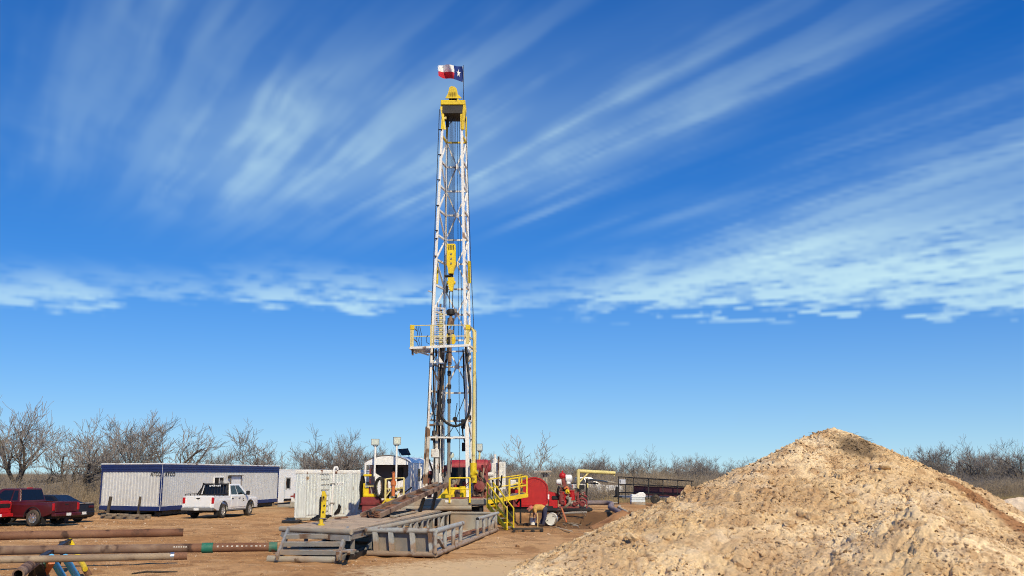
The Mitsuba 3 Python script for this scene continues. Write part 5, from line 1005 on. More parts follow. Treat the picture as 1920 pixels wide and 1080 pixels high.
# toe and hand rails in front of the well
def rail_run(parent, pts, hgt, mt, r=.04, mid=True, name='guard_rail'):
    k = part(parent, name, MB().path([p + A([0, 0, hgt]) for p in pts], r, 6), mt, 40)
    if mid: part(k, 'mid_rail', MB().path([p + A([0, 0, hgt * .5]) for p in pts], r * .9, 6), mt, 40)
    for p in pts: part(k, 'post', MB().bar(p + A([0, 0, -.12]), p + A([0, 0, hgt]), r * 2.2), mt)
    return k
gh = (at(843, 896, YS - .1) - at(843, 938, YS - .1))[2]
rail_run(RIG, [at(843, 938, YS - .14), at(881, 938, YS - .14)], gh, M_YEL)
part(RIG, 'tong', MB().hull([at(800 + 20, 934, 51.2), at(838, 915, 51.2), at(842, 934, 51.2), at(838, 915, 51.7), at(822, 934, 51.7), at(842, 934, 51.7)]).cb(*[c_ for k in range(3) for c_ in (at(852, 922, 51.5)[k] - (.28, .2, .22)[k], at(852, 922, 51.5)[k] + (.28, .2, .22)[k])], .06).bar(at(832, 931, 51.0), at(852, 929, 51.0), .14), M_YEL, label='yellow pipe tongs on the rig floor')
part(RIG, 'slip_drum', MB().lathe(at(867, 933, 51.3), (0, 0, 1), [(.0, 0), (.17, 0), (.17, .52), (.12, .56), (0, .56)], 16), M_YEL, 40); part(RIG, 'slip_can', MB().lathe(at(858, 934, 51.2), (0, 0, 1), [(.0, 0), (.14, 0), (.14, .4), (0, .42)], 14), M_BRUST, 40)
def rb(px0, py0, px1, py1, Y, d_, mt, name, parent=RIG, c=.03):
    p, q_ = at(px0, py1, Y), at(px1, py0, Y); return part(parent, name, MB().cb(p[0], q_[0], Y, Y + d_, p[2], q_[2], c), mt)
rb(845, 876, 873, 896, 54.4, 1.4, M_BLACK, 'engine_cowl'); rb(846, 897, 872, 916, 53.2, 1.2, M_BLACK, 'engine_block'); part(RIG, 'exhaust_pipe', MB().path([at(850, 909, 53.0), at(860, 907, 52.9), at(868, 911, 53.0)], .07, 8), M_BRUST, 40)
for i, (x, y, r) in enumerate(((851, 903, .10), (857, 901, .08), (863, 904, .12), (868, 900, .07))): part(RIG, 'belt_wheel', MB().lathe(at(x, y, 53.1), (0, -1, 0), [(r, 0), (r, .1), (r * .5, .12), (0, .12)], 14), M_DGREY, 40)
rb(812, 872, 836, 884, 54.0, 1.2, M_MAROON, 'drawworks_guard'); rb(796, 898, 808, 936, 53.6, .8, M_MAROON, 'drawworks_frame'); rb(826, 884, 842, 930, 53.8, 1.0, M_BRUST, 'drawworks_drum')
part(RIG, 'brake_drum', MB().lathe(at(813, 903, 53.3), (0, -1, 0), [(.0, 0), (.42, 0), (.42, .25), (.3, .27), (.3, .12), (.1, .12), (.1, .3), (0, .3)], 22), M_MAROON, 40)
for x in (817, 822): part(RIG, 'grey_post', MB().bar(at(x, 907, 51.6), at(x - .4, 879, 51.6), .075), M_GREY)
for x, y in ((836, 893), (838, 890), (834, 896)): part(RIG, 'hydraulic_jack', MB().tube(at(x, 906, 51.7), at(x, y, 51.7), .05, n=8), M_DGREY, 40)
rk = part(RIG, 'red_winch_frame', MB().bar(at(897, 934, 52.2), at(902, 878, 52.4), .24, .2).bar(at(912, 934, 52.2), at(908, 872, 52.4), .26, .2).bar(at(888, 934, 52.2), at(893, 890, 52.4), .14).bar(at(896, 878, 52.4), at(909, 905, 52.4), .12).bar(at(888, 915, 52.2), at(912, 915, 52.2), .12).bar(at(886, 932, 52.0), at(913, 931, 52.0), .12), M_MAROON)
for x in (890, 896, 903): part(rk, 'ram', MB().tube(at(x, 930, 51.9), at(x - .5, 896, 51.9), .10, n=10).tube(at(x - .5, 896, 51.9), at(x - .6, 885, 51.9), .055, n=8), M_BRUST, 40)
part(rk, 'winch_drum', MB().lathe(at(899, 912, 51.75), (0, -1, 0), [(0, 0), (.28, 0), (.28, .1), (.16, .12), (.16, .3), (0, .3)], 18), M_MAROON, 40); part(rk, 'belt_guard', MB().hull([at(901, 880, 52.1), at(912, 903, 52.1), at(907, 908, 52.1), at(899, 890, 52.1), at(901, 880, 52.2), at(912, 903, 52.2), at(907, 908, 52.2), at(899, 890, 52.2)]), M_BLACK)
TK = thing('red_tank', 'horizontal red pressure tank behind the right mast leg', 'tank'); a_, b_ = at(845, 876, 57), at(911, 875, 57); r_ = (at(0, 862, 57) - at(0, 889, 57))[2] / 2; LT = (b_ - a_)[0]
part(TK, 'shell', MB().lathe(a_, b_ - a_, [(0, -.28), (r_ * .6, -.2), (r_ * .92, -.05), (r_, .02), (r_, LT), (r_ * .93, LT + .10), (r_ * .72, LT + .22), (r_ * .4, LT + .29), (0, LT + .32)], 32), mtl('faded_red_paint', worn((.36, .03, .045), (.40, .12, .10), .4, .8), .5), 40)
for f_ in (.02, .5, .98): part(TK, 'band', MB().lathe(lerp(a_, b_, f_), b_ - a_, [(r_, -.03), (r_ + .015, -.03), (r_ + .015, .03), (r_, .03)], 32), M_MAROON, 40)
for f_ in (.2, .85): p = lerp(a_, b_, f_); part(TK, 'saddle', MB().cb(p[0] - .1, p[0] + .1, 56.7, 57.3, .4, p[2] - r_ * .8, .02), M_MAROON)
k = thing('worklight', 'small round white work light by the drill pipe above the red tank', 'lamp'); c_ = at(846, 853.5, 53.5); part(k, 'reflector', MB().lathe(c_ + A([0, .1, 0]), (0, -1, 0), [(.05, 0), (.16, .14), (.165, .2)], 16), M_WHITE, 40); part(k, 'lens', MB().lathe(c_ - A([0, .09, 0]), (0, -1, 0), [(.16, 0), (.1, .03), (0, .04)], 16), M_LAMP, 40); part(k, 'stem', MB().tube(c_ + A([0, .1, -.9]), c_ + A([0, .1, 0]), .03, n=6), M_GREY)
# white tank unit on the right
WTK = thing('white_tank', 'upright white box tank with a capped pipe right of the derrick', 'tank'); Y = 58.0
rb(921, 868, 937, 936, Y, 1.4, M_WHITE, 'cabinet', WTK); rb(935.5, 866, 948, 936, Y + .3, 1.3, M_CORR, 'cabinet', WTK)
for x in (927, 931, 938.5, 941.5, 944.5): p, q_ = at(x, 934, Y - (0 if x < 936 else -.3)), at(x + .8, 870, Y); part(WTK, 'rib', MB().bx(p[0], q_[0], p[1] - .03, p[1], p[2], q_[2]), M_WHITE)
part(WTK, 'cap', MB().lathe(at(928, 868, Y + .5), (0, 0, 1), [(.16, 0), (.16, .2), (.08, .25), (.08, .5), (0, .5)], 12), M_WHITE, 40); part(WTK, 'pipe', MB().tube(at(934.5, 936, Y - .2), at(934.5, 856, Y - .2), .05, n=8), M_BRUST, 40)
part(WTK, 'valve', MB().lathe(at(915, 890, 55), (1, 0, 0), [(0, 0), (.12, 0), (.14, .15), (.10, .3), (0, .3)], 12).tube(at(920, 905, 55), at(920, 885, 55), .07, n=8), M_WHITE, 40)
for x in (912, 924, 931): part(WTK, 'hose', MB().path([at(x, 900, 54.5), at(x + 1, 915, 54.4), at(x - 1, 934, 54.4)], .05, 6), M_HOSE if x > 915 else M_MAROON, True)
# yellow stairs and landing on the right
A0, A1 = gnd(951, 994), at(913, 946, 50.0); wv = A([.30, .62, 0])
ST = thing('yellow_stairs', 'steep yellow steel stairs with handrails at the right of the rig floor', 'stairs')
for s in (0, 1):
    p, q_ = A0 + wv * s, A1 + wv * s; part(ST, 'stringer', MB().bar(p, q_, .07, .20), M_YEL)
    k = part(ST, 'handrail', MB().path([p + A([0, 0, .02]), p + A([0, 0, .98]), q_ + A([0, 0, 1.05])], .034, 7), M_YEL, 40); part(k, 'mid_rail', MB().path([p + A([0, 0, .52]), q_ + A([0, 0, .55])], .03, 6), M_YEL, 40)
    for f_ in (.5, .98): b_ = lerp(p, q_, f_); part(k, 'post', MB().bar(b_, b_ + A([0, 0, 1.02]), .06), M_YEL)
for i in range(6): b_ = lerp(A0, A1, (i + .6) / 6); part(ST, 'tread', MB().bar(b_, b_ + wv, .24, .035, up=(0, 0, 1)), M_YEL if i % 2 else M_DGREY)
LD = thing('landing', 'yellow railed landing platform between the stairs and the red guard', 'platform')
L0, L1, L2, L3 = at(914, 939, 50.3), at(988, 926.5, 51.6), at(978, 923, 53.2), at(908, 933, 52.4)
part(LD, 'deck', MB().quad(L0, L1, L2, L3, -.06), M_DGREY); part(LD, 'edge_beam', MB().bar(L0 + A([0, -.03, -.06]), L1 + A([0, -.03, -.06]), .07, .20), M_YEL); part(LD, 'edge_beam', MB().bar(L1 + A([.03, 0, -.06]), L2 + A([.03, 0, -.06]), .07, .16), M_YEL)
lh = (at(988, 893, 51.6) - at(988, 926.5, 51.6))[2]
rail_run(LD, [lerp(L0, L1, f_) for f_ in (.55, .8, 1.0)], lh, M_YEL); rail_run(LD, [L2, L3], lh, M_YEL, .032); rail_run(LD, [L1, L2], lh, M_YEL, .032)
for f_ in (.15, .5, .9): p = lerp(lerp(L0, L3, .5), lerp(L1, L2, .5), f_); part(LD, 'leg', MB().bar(p * [1, 1, 0], p - A([0, 0, .06]), .09), M_BLACK)
for f_ in (.3, .6, .85): p = lerp(L0, L1, f_); part(LD, 'brace', MB().bar(p + A([0, .1, -.1]), p + A([-.25, .6, -.45]), .07), M_BLACK)
for i, (x, y) in enumerate(((962, 907), (967, 911))): part(LD, 'box', MB().cb(*[c_ for k in range(3) for c_ in (at(x, y, 54)[k] - (.16, .16, .2)[k], at(x, y, 54)[k] + (.16, .16, .2)[k])], .04), M_PYEL if i else M_WHITE)

# yellow equipment frame and clutter in front of the doghouse
YE = 53.0
EF = thing('control_stand', 'yellow control stand with a lever rail on a maroon base left of the cabin porch', 'control stand')
rb(677, 932, 712, 944, YE, .8, M_MAROON, 'base', EF); rb(678, 946, 708, 960, YE + .05, .7, M_MAROON, 'base', EF); rb(675, 944, 714, 947, YE - .03, .8, M_MAROON, 'base_flange', EF)
rb(680, 926, 706, 932, YE, .5, M_YEL, 'sill', EF); rb(680, 906, 684, 927, YE, .3, M_YEL, 'post', EF); rb(682, 915, 692, 927, YE + .05, .25, M_YEL, 'panel', EF); rb(681, 889, 695, 893.5, YE, .5, M_YEL, 'top_bar', EF)
part(EF, 'upright', MB().bar(at(693, 927, YE + .1), at(694, 880, YE + .1), .07), M_MAROON); part(EF, 'lever_rail', MB().bar(at(684, 911.5, YE - .05), at(706, 911.5, YE - .05), .05), M_PYEL); part(EF, 'valve', MB().hull([at(x, y, YE + d_) for x, y in ((686, 904), (692, 903), (696, 910), (690, 911)) for d_ in (0, .2)]), M_BLACK)
CR = thing('cable_coil', 'thick black coil of hoses hanging beside the cabin porch', 'hose coil')
for i in range(5):
    an = np.linspace(0, 2 * math.pi, 22); c_ = at(710 + 1.3 * i, 914, YE - .15 + .06 * i); part(CR, 'loop', MB().path([c_ + A([(.20 + .015 * i) * math.cos(a), .03 * math.sin(2 * a), (.46 + .03 * (i % 3)) * math.sin(a)]) for a in an], .05, 6), M_HOSE if i != 3 else M_DGREY, True)
for i in range(5): x = 714 + 3 * i; part(CR, 'hanging_hose', MB().path([at(x, 897, YE - .1), at(x + 1, 915, YE - .15), at(x - 1 + i % 2, 934, YE - .1)], .035, 6), (M_BRUST, M_HOSE)[i % 2], True)
PR = thing('porch_rail', 'yellow guard rail with a yellow sill across the cabin porch', 'guard rail')
rb(720, 935, 746, 942, YE - .3, .25, M_YEL, 'sill', PR); rail_run(PR, [at(722.5, 936, YE - .3), at(757, 934, YE - .3)], (at(0, 898, YE) - at(0, 936, YE))[2], M_PYEL); part(PR, 'brace', MB().bar(at(711, 953, YE - .4), at(723, 937, YE - .4), .06), M_YEL)
part(PR, 'brace', MB().bar(at(724, 931, YE - .3), at(732, 920, YE - .3), .05), M_PYEL)
for i, (x0, y0, x1, y1) in enumerate(((728, 925, 740, 918), (733, 932, 745, 920), (741, 920, 752, 928), (738, 926, 756, 922), (745, 932, 758, 926))): part(PR, 'tangled_pipe', MB().path(smooth_path([at(x0, y0, YE - .1), at((x0 + x1) / 2, min(y0, y1) - 3, YE), at(x1, y1, YE - .1)], 10), .035, 6), (M_DGREY, M_PYEL, M_BRUST)[i % 3], True)
k = thing('orange_valve', 'orange and brown valve stack standing on the cabin porch', 'valve'); part(k, 'stem', MB().lathe(at(737, 930, YE - .35), (0, 0, 1), [(0, 0), (.09, 0), (.09, .5), (.14, .55), (.14, .75), (.07, .8), (.07, 1.2), (.12, 1.22), (0, 1.25)], 12), M_ORANGE, 40)

# V-door ramp from the catwalk deck up to the floor
CZ = .90                                                             # catwalk deck height
RP = thing('pipe_ramp', 'rusty brown steel pipe ramp slanting up to the rig floor', 'ramp')
r0, r1 = gnd(677, 969, CZ + .02), at(820, 905.5, 50.0); s0, s1 = gnd(712, 971, CZ + .02), at(838, 908, 49.6)
part(RP, 'rail', MB().bar(r0 + A([0, 0, .09]), r1, .09, .12), M_BRUST); part(RP, 'rail', MB().bar(s0 + A([0, 0, .09]), s1, .13, .17), M_BRUST)
part(RP, 'slide_plate', MB().quad(r0 + A([0, 0, .02]), s0 + A([0, 0, .02]), s1 - A([0, 0, .08]), r1 - A([0, 0, .08]), -.04), M_RUST)
for f_ in (.15, .35, .55, .75, .92): part(RP, 'cross_bar', MB().bar(lerp(r0, r1, f_) + A([0, 0, .02]), lerp(s0, s1, f_) + A([0, 0, .02]), .10), M_DGREY)
for f_ in (.6, .8): p = lerp(s0, s1, f_); part(RP, 'support', MB().bar(p * [1, 1, 0] + A([-.2, .3, .9]), p - A([0, 0, .1]), .12), M_BLACK)
CL = thing('chain_pile', 'tangled heap of rusty chain on the deck at the foot of the pipe ramp', 'chain')
g = np.random.default_rng(71); cc = gnd(703, 968, CZ + .05)
for i in range(26):
    p = cc + A([g.normal(0, .22), g.normal(0, .5), abs(g.normal(0, .08))]); a = g.uniform(0, 6.28); tl = g.uniform(-1, 1); an = np.linspace(0, 2 * math.pi, 9); u_ = A([math.cos(a), math.sin(a), 0]); v_ = A([-math.sin(a) * tl, math.cos(a) * tl, .7]); part(CL, 'link', MB().path([p + u_ * .11 * math.cos(t_) + v_ * .07 * math.sin(t_) for t_ in an], .022, 5), M_RUST if i % 3 else M_BLACK, True)

# ---------------------------------------------------------------- catwalk, its stairs and the pipe basket
DRn, DRf = gnd(657, 994, CZ), gnd(826, 957, CZ); DLn = gnd(530, 988, CZ); dv = unit(DRf - DRn); av = unit(DRn - DLn - dv * np.dot(DRn - DLn, dv) * .0); DLf = DLn + (DRf - DRn); CLn = np.linalg.norm(DRf - DRn)
CW = thing('catwalk', 'long low steel catwalk with a dirt covered deck leading to the derrick', 'catwalk')
for i in range(6):
    a, b = i / 6, (i + 1) / 6; part(CW, 'deck_plate', MB().quad(lerp(DLn, DLf, a) + dv * .01, lerp(DRn, DRf, a) + dv * .01, lerp(DRn, DRf, b) - dv * .01, lerp(DLn, DLf, b) - dv * .01, -.03), M_DECK)
zv = A([0, 0, 1.])
part(CW, 'front_lip', MB().tube(DLn - zv * .06 - av * .1, DRn - zv * .06 + av * .05, .085, n=12), M_TAN, 40); part(CW, 'front_beam', MB().bar(DLn - zv * .24, DRn - zv * .24, .10, .17), M_GREY)
for nm, p, q_ in (('side_beam', DRn, DRf), ('side_beam', DLn, DLf)):
    part(CW, nm, MB().bar(p - zv * .05, q_ - zv * .05, .16, .03).bar(p - zv * .16, q_ - zv * .16, .035, .20).bar(p - zv * .27, q_ - zv * .27, .16, .03), M_DGREY)
    part(CW, 'runner', MB().bar(p * [1, 1, 0] + zv * .09, q_ * [1, 1, 0] + zv * .09, .12, .16), M_BLACK)
    for f_ in np.linspace(.02, .98, 8): b_ = lerp(p, q_, f_); part(CW, 'leg', MB().bar(b_ * [1, 1, 0] + zv * .1, b_ - zv * .28, .12, .10), M_DGREY)
for f_ in (.06, .2, .4, .6, .8): part(CW, 'cross_beam', MB().bar(lerp(DLn, DLf, f_) - zv * .16, lerp(DRn, DRf, f_) - zv * .16, .08, .14), M_BLACK); part(CW, 'lower_cross_beam', MB().bar(lerp(DLn, DLf, f_) * [1, 1, 0] + zv * .14, lerp(DRn, DRf, f_) * [1, 1, 0] + zv * .14, .08, .14), M_DGREY)
for f_ in (.12, .5): part(CW, 'brace', MB().bar(lerp(DRn, DRf, f_) * [1, 1, 0] + zv * .15, lerp(DRn, DRf, f_ + .08) - zv * .25, .07), M_DGREY)
for i in range(4): p = lerp(lerp(DLn, DLf, .55), lerp(DRn, DRf, .5), .2 + .2 * i); part(CW, 'loose_board', MB().bar(p + A([0, 0, .05]), p + dv * (2.0 + i) + av * (.5 - .2 * i) + A([0, 0, .06]), .16, .05), (M_WOOD, M_TAN)[i % 2])
BL_, BR_ = gnd(507, 1054), gnd(634, 1056)
CS = thing('catwalk_stairs', 'short grey steel stairs with four open treads at the near end of the catwalk', 'stairs')
part(CS, 'foot_beam', MB().tube(BL_ - av * .12 + zv * .09, BR_ + av * .02 + zv * .09, .10, n=12), M_TAN, 40)
SL0, SR0 = gnd(541, 992, CZ - .02), gnd(652, 991, CZ - .02); SL1, SR1 = gnd(519, 1046, .16), gnd(633, 1047, .16)
part(CS, 'stringer', MB().bar(SL1, SL0, .07, .15), M_GREY); part(CS, 'stringer', MB().bar(SR1, SR0, .08, .16), M_GREY); part(CS, 'stringer_plate', MB().bar(SR1 + av * .07, SR0 + av * .06 - zv * .05 - dv * .05, .05, .10), M_DGREY)
for f_ in (.77, .50, .22): a, b = lerp(SL1, SL0, f_) - av * .12 * (f_ < .3), lerp(SR1, SR0, f_); part(CS, 'tread', MB().bar(a, b, .22, .075), M_GREY); part(CS, 'tread_lip', MB().bar(a - dv * .12 - zv * .04, b - dv * .12 - zv * .04, .03, .12), M_DGREY)
part(CS, 'corner_plate', MB().cb(BR_[0] - .06, BR_[0] + .10, BR_[1] - .12, BR_[1] + .08, .0, .34, .01), M_GREY)
part(CS, 'side_rail', MB().bar(BR_ + zv * .10, gnd(688, 1031) + zv * .12, .10, .13), M_DGREY); part(CS, 'shelf', MB().bar(gnd(648, 1034, .40), gnd(660, 1031, .40), .26, .05), M_GREY); part(CS, 'shelf_post', MB().bar(gnd(654, 1042), gnd(654, 1034, .42), .09, .07), M_GREY)
part(CS, 'under_rail', MB().bar(lerp(SL1, SL0, .3) + dv * .5 - zv * .05, lerp(SR1, SR0, .3) + dv * .5 - zv * .05, .08, .08), M_DGREY)
# pipe basket
NLb, NRb, FRb = gnd(692, 1043), gnd(816, 1046), gnd(932, 997); FLb = NLb + (FRb - NRb); BH = .82; bv = unit(FRb - NRb); cv = unit(NRb - NLb)
PB = thing('pipe_basket', 'grey steel pipe basket with tubular rails and a panelled front beside the catwalk', 'basket')
up = zv * BH
for p, q_ in ((NLb, NRb),): part(PB, 'front_rail', MB().tube(p + up - cv * .14, q_ + up + cv * .02, .085, n=12), M_PALE, 40); part(PB, 'front_bottom_rail', MB().tube(p + zv * .10 - cv * .05, q_ + zv * .10, .085, n=12), M_PALE, 40)
for i, f_ in enumerate((.09, .33, .655, .93)): p = lerp(NLb, NRb, f_); part(PB, 'front_post', MB().bar(p + zv * .16 + cv * .05, p + up - zv * .05 - cv * .01, .16, .12, up=tuple(bv)), M_PALE)
for a, b in ((.09, .33), (.33, .655), (.655, .93)): part(PB, 'front_panel', MB().quad(lerp(NLb, NRb, a) + zv * .16 + bv * .13, lerp(NLb, NRb, b) + zv * .16 + bv * .13, lerp(NLb, NRb, b) + up - zv * .06 + bv * .13, lerp(NLb, NRb, a) + up - zv * .06 + bv * .13, -.02), M_DGREY)
part(PB, 'far_panel', MB().quad(FLb + zv * .04, FRb + zv * .04, FRb + up, FLb + up, -.03), M_TAN); part(PB, 'far_rail', MB().tube(FLb + up, FRb + up, .06, n=10), M_TAN, 40)
part(PB, 'left_top_rail', MB().tube(NLb + up, FLb + up, .075, n=12), M_TAN, 40); part(PB, 'left_bottom_rail', MB().tube(NLb + zv * .1, FLb + zv * .1, .075, n=12), M_PALE, 40)
part(PB, 'right_bottom_rail', MB().tube(NRb + zv * .1, FRb + zv * .1, .085, n=12), M_PALE, 40)
fR = lambda px: (lambda r: np.linalg.solve(A([[r[0], -(FRb - NRb)[0]], [r[1], -(FRb - NRb)[1]]]), NRb[:2])[1])(ray(px, 1000))
part(PB, 'right_top_rail', MB().tube(NRb + up, lerp(NRb, FRb, fR(867)) + up, .085, n=12), M_PALE, 40); part(PB, 'right_top_rail', MB().tube(lerp(NRb, FRb, fR(895)) + up, FRb + up + bv * .3, .07, n=12), M_PALE, 40)
part(PB, 'end_cap', MB().lathe(lerp(NRb, FRb, fR(895)) + up - bv * .002, -bv, [(.07, 0), (.07, .01), (0, .012)], 12), M_BLACK)
for px in (816, 834, 850, 863.5, 895, 907, 917, 929): p = lerp(NRb, FRb, fR(px)); part(PB, 'right_post', MB().tube(p + zv * .14, p + up - zv * .04, .07, n=10), M_PALE, 40)
for a, b in ((821, 835), (921, 928)): part(PB, 'right_brace', MB().bar(lerp(NRb, FRb, fR(a)) + zv * (.6 if a < 850 else .16), lerp(NRb, FRb, fR(b)) + zv * (.14 if a < 850 else .76), .10), M_PALE)
for f_ in np.linspace(.1, .95, 12): p = lerp(NLb, FLb, f_); part(PB, 'left_post', MB().tube(p + zv * .14, p + up - zv * .04, .055, n=8), M_PALE, 40)
for f_ in (.48, .88): part(PB, 'left_brace', MB().bar(lerp(NLb, FLb, f_ - .05) + zv * .16, lerp(NLb, FLb, f_) + up - zv * .06, .09), M_PALE); 
part(PB, 'left_brace', MB().bar(lerp(NLb, FLb, .55) + zv * .16, lerp(NLb, FLb, .49) + up - zv * .06, .05), M_PALE)
part(PB, 'floor_sheet', MB().quad(NLb + zv * .03, NRb + zv * .03, FRb + zv * .03, FLb + zv * .03, .03), M_TAN)
for i in range(3): part(PB, 'stored_pipe', MB().tube(lerp(NLb, NRb, .55 + .14 * i) + bv * (5 + i) + zv * (.14 + .05 * i), lerp(FLb, FRb, .62 + .13 * i) - bv * .4 + zv * (.14 + .05 * i), .05, n=8), M_RUST, 40)
# yellow post standing on the catwalk deck
b_ = gnd(602, 985, CZ); Yp = b_[1]; t_ = at(607, 922, Yp + .1)
YP = thing('yellow_post', 'worn yellow steel post standing on the catwalk deck before the grey shed', 'post')
part(YP, 'foot', MB().lathe(b_, (0, 0, 1), [(0, 0), (.12, 0), (.12, .04), (.07, .05), (.06, .22), (0, .22)], 14), M_YEL, 40)
part(YP, 'column', MB().hull([at(x, y, Yp + d_) for x, y in ((601, 972), (610, 972), (612.5, 929), (609, 920.5), (603.5, 921)) for d_ in (-.06, .10)]), M_YEL, label='yellow box column with a slanted top')
part(YP, 'plate', MB().hull([at(x, y, Yp - .07) for x, y in ((598.5, 973), (613, 973), (613, 971), (598.5, 971))] + [at(x, y, Yp + .14) for x, y in ((598.5, 973), (613, 973), (613, 971), (598.5, 971))]), M_DGREY)
for i, (x, y) in enumerate(((607, 932), (608, 948), (606, 960))): part(YP, 'pin', MB().lathe(at(x, y, Yp - .06), (0, -1, 0), [(.03, 0), (.03, .03), (0, .03)], 8), M_BLACK)
k = thing('rope_coil', 'dark coil of cable by the foot of the yellow post on the deck', 'cable'); c_ = gnd(596, 976, CZ + .05)
for i in range(4): part(k, 'loop', MB().path([c_ + A([.25 * math.cos(a) + .05 * i, .3 * math.sin(a) + .1 * i, .03 + .04 * i]) for a in np.linspace(0, 6.28, 16)], .03, 5), M_HOSE, True)
k = thing('steel_plate', 'black steel plate lying beside the left corner of the catwalk deck', 'plate'); c_ = gnd(544, 981); part(k, 'plate', MB().cb(c_[0] - .4, c_[0] + .5, c_[1] - .3, c_[1] + .6, .02, .16, .02), M_BLACK)

# ---------------------------------------------------------------- pipes on their rack at the lower left
M_STEN = mtl('worn_stencil_white', (.52, .47, .40), .8)
def steel_pipe(label, p, q_, r, mt, marks=()):
    t = thing('steel_pipe', label, 'pipe'); part(t, 'tube', MB().pipe(p, q_, r, r * .84, 24), mt, 50); d = unit(q_ - p); L = np.linalg.norm(q_ - p)
    for nm, a, b, rr, m_ in marks: part(t, nm, MB().pipe(p + d * L * a, p + d * L * b, r * rr, r * .9, 24), m_, 50)
    return t, d, L
ZP = .95
p, q_ = gnd(-220, 1009, ZP), gnd(343.5, 998.3, ZP); P1 = steel_pipe('rusty brown steel pipe, farthest of the pipes on the coloured rack', p, q_, .112, M_RUST)
pv_, qv_ = gnd(-220, 1035, .84), gnd(520, 1025.5, .84); tt = lambda px: (px + 220) / 740.0
part_l = lambda px: lerp(pv_, qv_, tt(px))
P2 = steel_pipe('tan brown steel pipe in the middle with white marks near its right end', part_l(-220), part_l(345), .104, M_BRUST)
P3, d_, L_ = steel_pipe('rusty steel pipe with two green bands reaching the catwalk stairs', part_l(345.5), qv_, .104, M_RUST, (('green_band', .145, .27, 1.16, M_GREEN), ('green_band', .905, 1.0, 1.12, M_GREEN)))
mb = MB(); n3 = A([0, -.93, .36]); c0_ = part_l(402); g = np.random.default_rng(3)
for i in range(11):
    c_ = c0_ + d_ * (.11 * i + .02 * g.uniform()) + n3 * .105; part(P3, 'stencil_mark', MB().bar(c_, c_ + d_ * g.uniform(.03, .075), .004, g.uniform(.02, .045), up=(0, -.36, -.93)), M_STEN)
p4, q4 = gnd(-220, 1054.5, ZP - .03), gnd(351, 1042.3, ZP - .03); P4, d4, L4 = steel_pipe('greyish brown steel pipe, nearest on the coloured rack', p4, q4, .070, mtl('greyish_pipe', worn((.25, .18, .125), (.40, .31, .21), .7, 2.0, (.12, .07, .05), .70), .7), (('brown_end', .95, 1.0, 1.10, M_RUST), ('bright_ring', .941, .954, 1.14, M_CHROME)))
mb = MB()
for i in range(6): c_ = part_l(318) + d_ * .055 * i + n3 * .105; part(P2[0], 'stencil_mark', MB().bar(c_, c_ + d_ * .03, .004, .04, up=(0, -.36, -.93)), M_STEN)
RK = thing('pipe_rack', 'pipe rack with bright blue, yellow, orange and black legs under the pipes', 'rack')
T1, T2, T3 = gnd(131, 1014, .80), gnd(66, 1053, .80), gnd(34, 1077, .80)
part(RK, 'ridge_beam', MB().bar(T1, T2, .12, .10), M_BLACK); part(RK, 'ridge_pipe', MB().pipe(T2, T3, .105, .075, 18), M_BRUST, 50)
part(RK, 'yellow_leg', MB().tube(T1, gnd(160, 1067, .22), .066, n=12), M_YEL, 40); part(RK, 'yellow_leg_shoe', MB().tube(gnd(158, 1064, .25), gnd(168, 1080, .03), .080, n=12), M_RUST, 40); part(RK, 'yellow_foot', MB().bar(gnd(148, 1085, .03), gnd(172, 1082, .03), .12, .06), M_PYEL)
for x0, x1 in ((96, 128), (122, 154)): part(RK, 'blue_leg', MB().tube(gnd(x0, 1045, .82), gnd(x1, 1099, .0), .078, n=12), M_BLUE, 40)
part(RK, 'black_leg', MB().bar(gnd(70, 1051, .8), gnd(88, 1095, .0), .19, .16), M_BLACK); part(RK, 'black_plate', MB().quad(gnd(66, 1052, .78), gnd(78, 1056, .74), gnd(60, 1096, .0), gnd(42, 1098, .0), .03), M_BLACK)
part(RK, 'blue_strut', MB().bar(gnd(71, 1063, .55), gnd(52, 1090, .05), .09), M_BLUE); part(RK, 'blue_strut', MB().bar(gnd(92, 1050, .74), gnd(80, 1066, .5), .10), M_BLUE); part(RK, 'orange_strut', MB().bar(gnd(97, 1052, .74), gnd(84, 1073, .42), .13), M_ORANGE); part(RK, 'teal_block', MB().bar(gnd(78, 1052, .76), gnd(82, 1060, .62), .12), M_GREEN)
part(RK, 'chock', MB().bar(gnd(116, 1018, .80), gnd(124, 1022, .76), .14, .1).bar(gnd(118, 1022, .72), gnd(125, 1014, .86), .05), M_DWOOD)
part(RK, 'far_black_leg', MB().bar(T1 - A([.05, 0, 0]), T1 * [1, 1, 0] + A([-.45, .3, 0]), .08), M_BLACK)
R2 = thing('pipe_rack', 'plain black trestle carrying the left ends of the pipes', 'rack'); e0, e1 = gnd(-130, 1009, .79), gnd(-160, 1062, .79)
part(R2, 'ridge_beam', MB().bar(e0 + A([0, .4, 0]), e1 - A([0, .4, 0]), .12, .10), M_BLACK)
for f_ in (.05, .95):
    for s in (-1, 1): b_ = lerp(e0, e1, f_); part(R2, 'leg', MB().bar(b_, b_ * [1, 1, 0] + A([.5 * s, 0, 0]), .09), M_BLACK)
k = thing('branch', 'long thin dark branch lying on the dirt in the foreground', 'branch'); part(k, 'branch', MB().path([gnd(247, 1078) + zv * .03, gnd(275, 1075.5) + zv * .05, gnd(300, 1075) + zv * .035, gnd(333, 1074) + zv * .03], [.02, .03, .03, .015], 6), M_DWOOD, True)

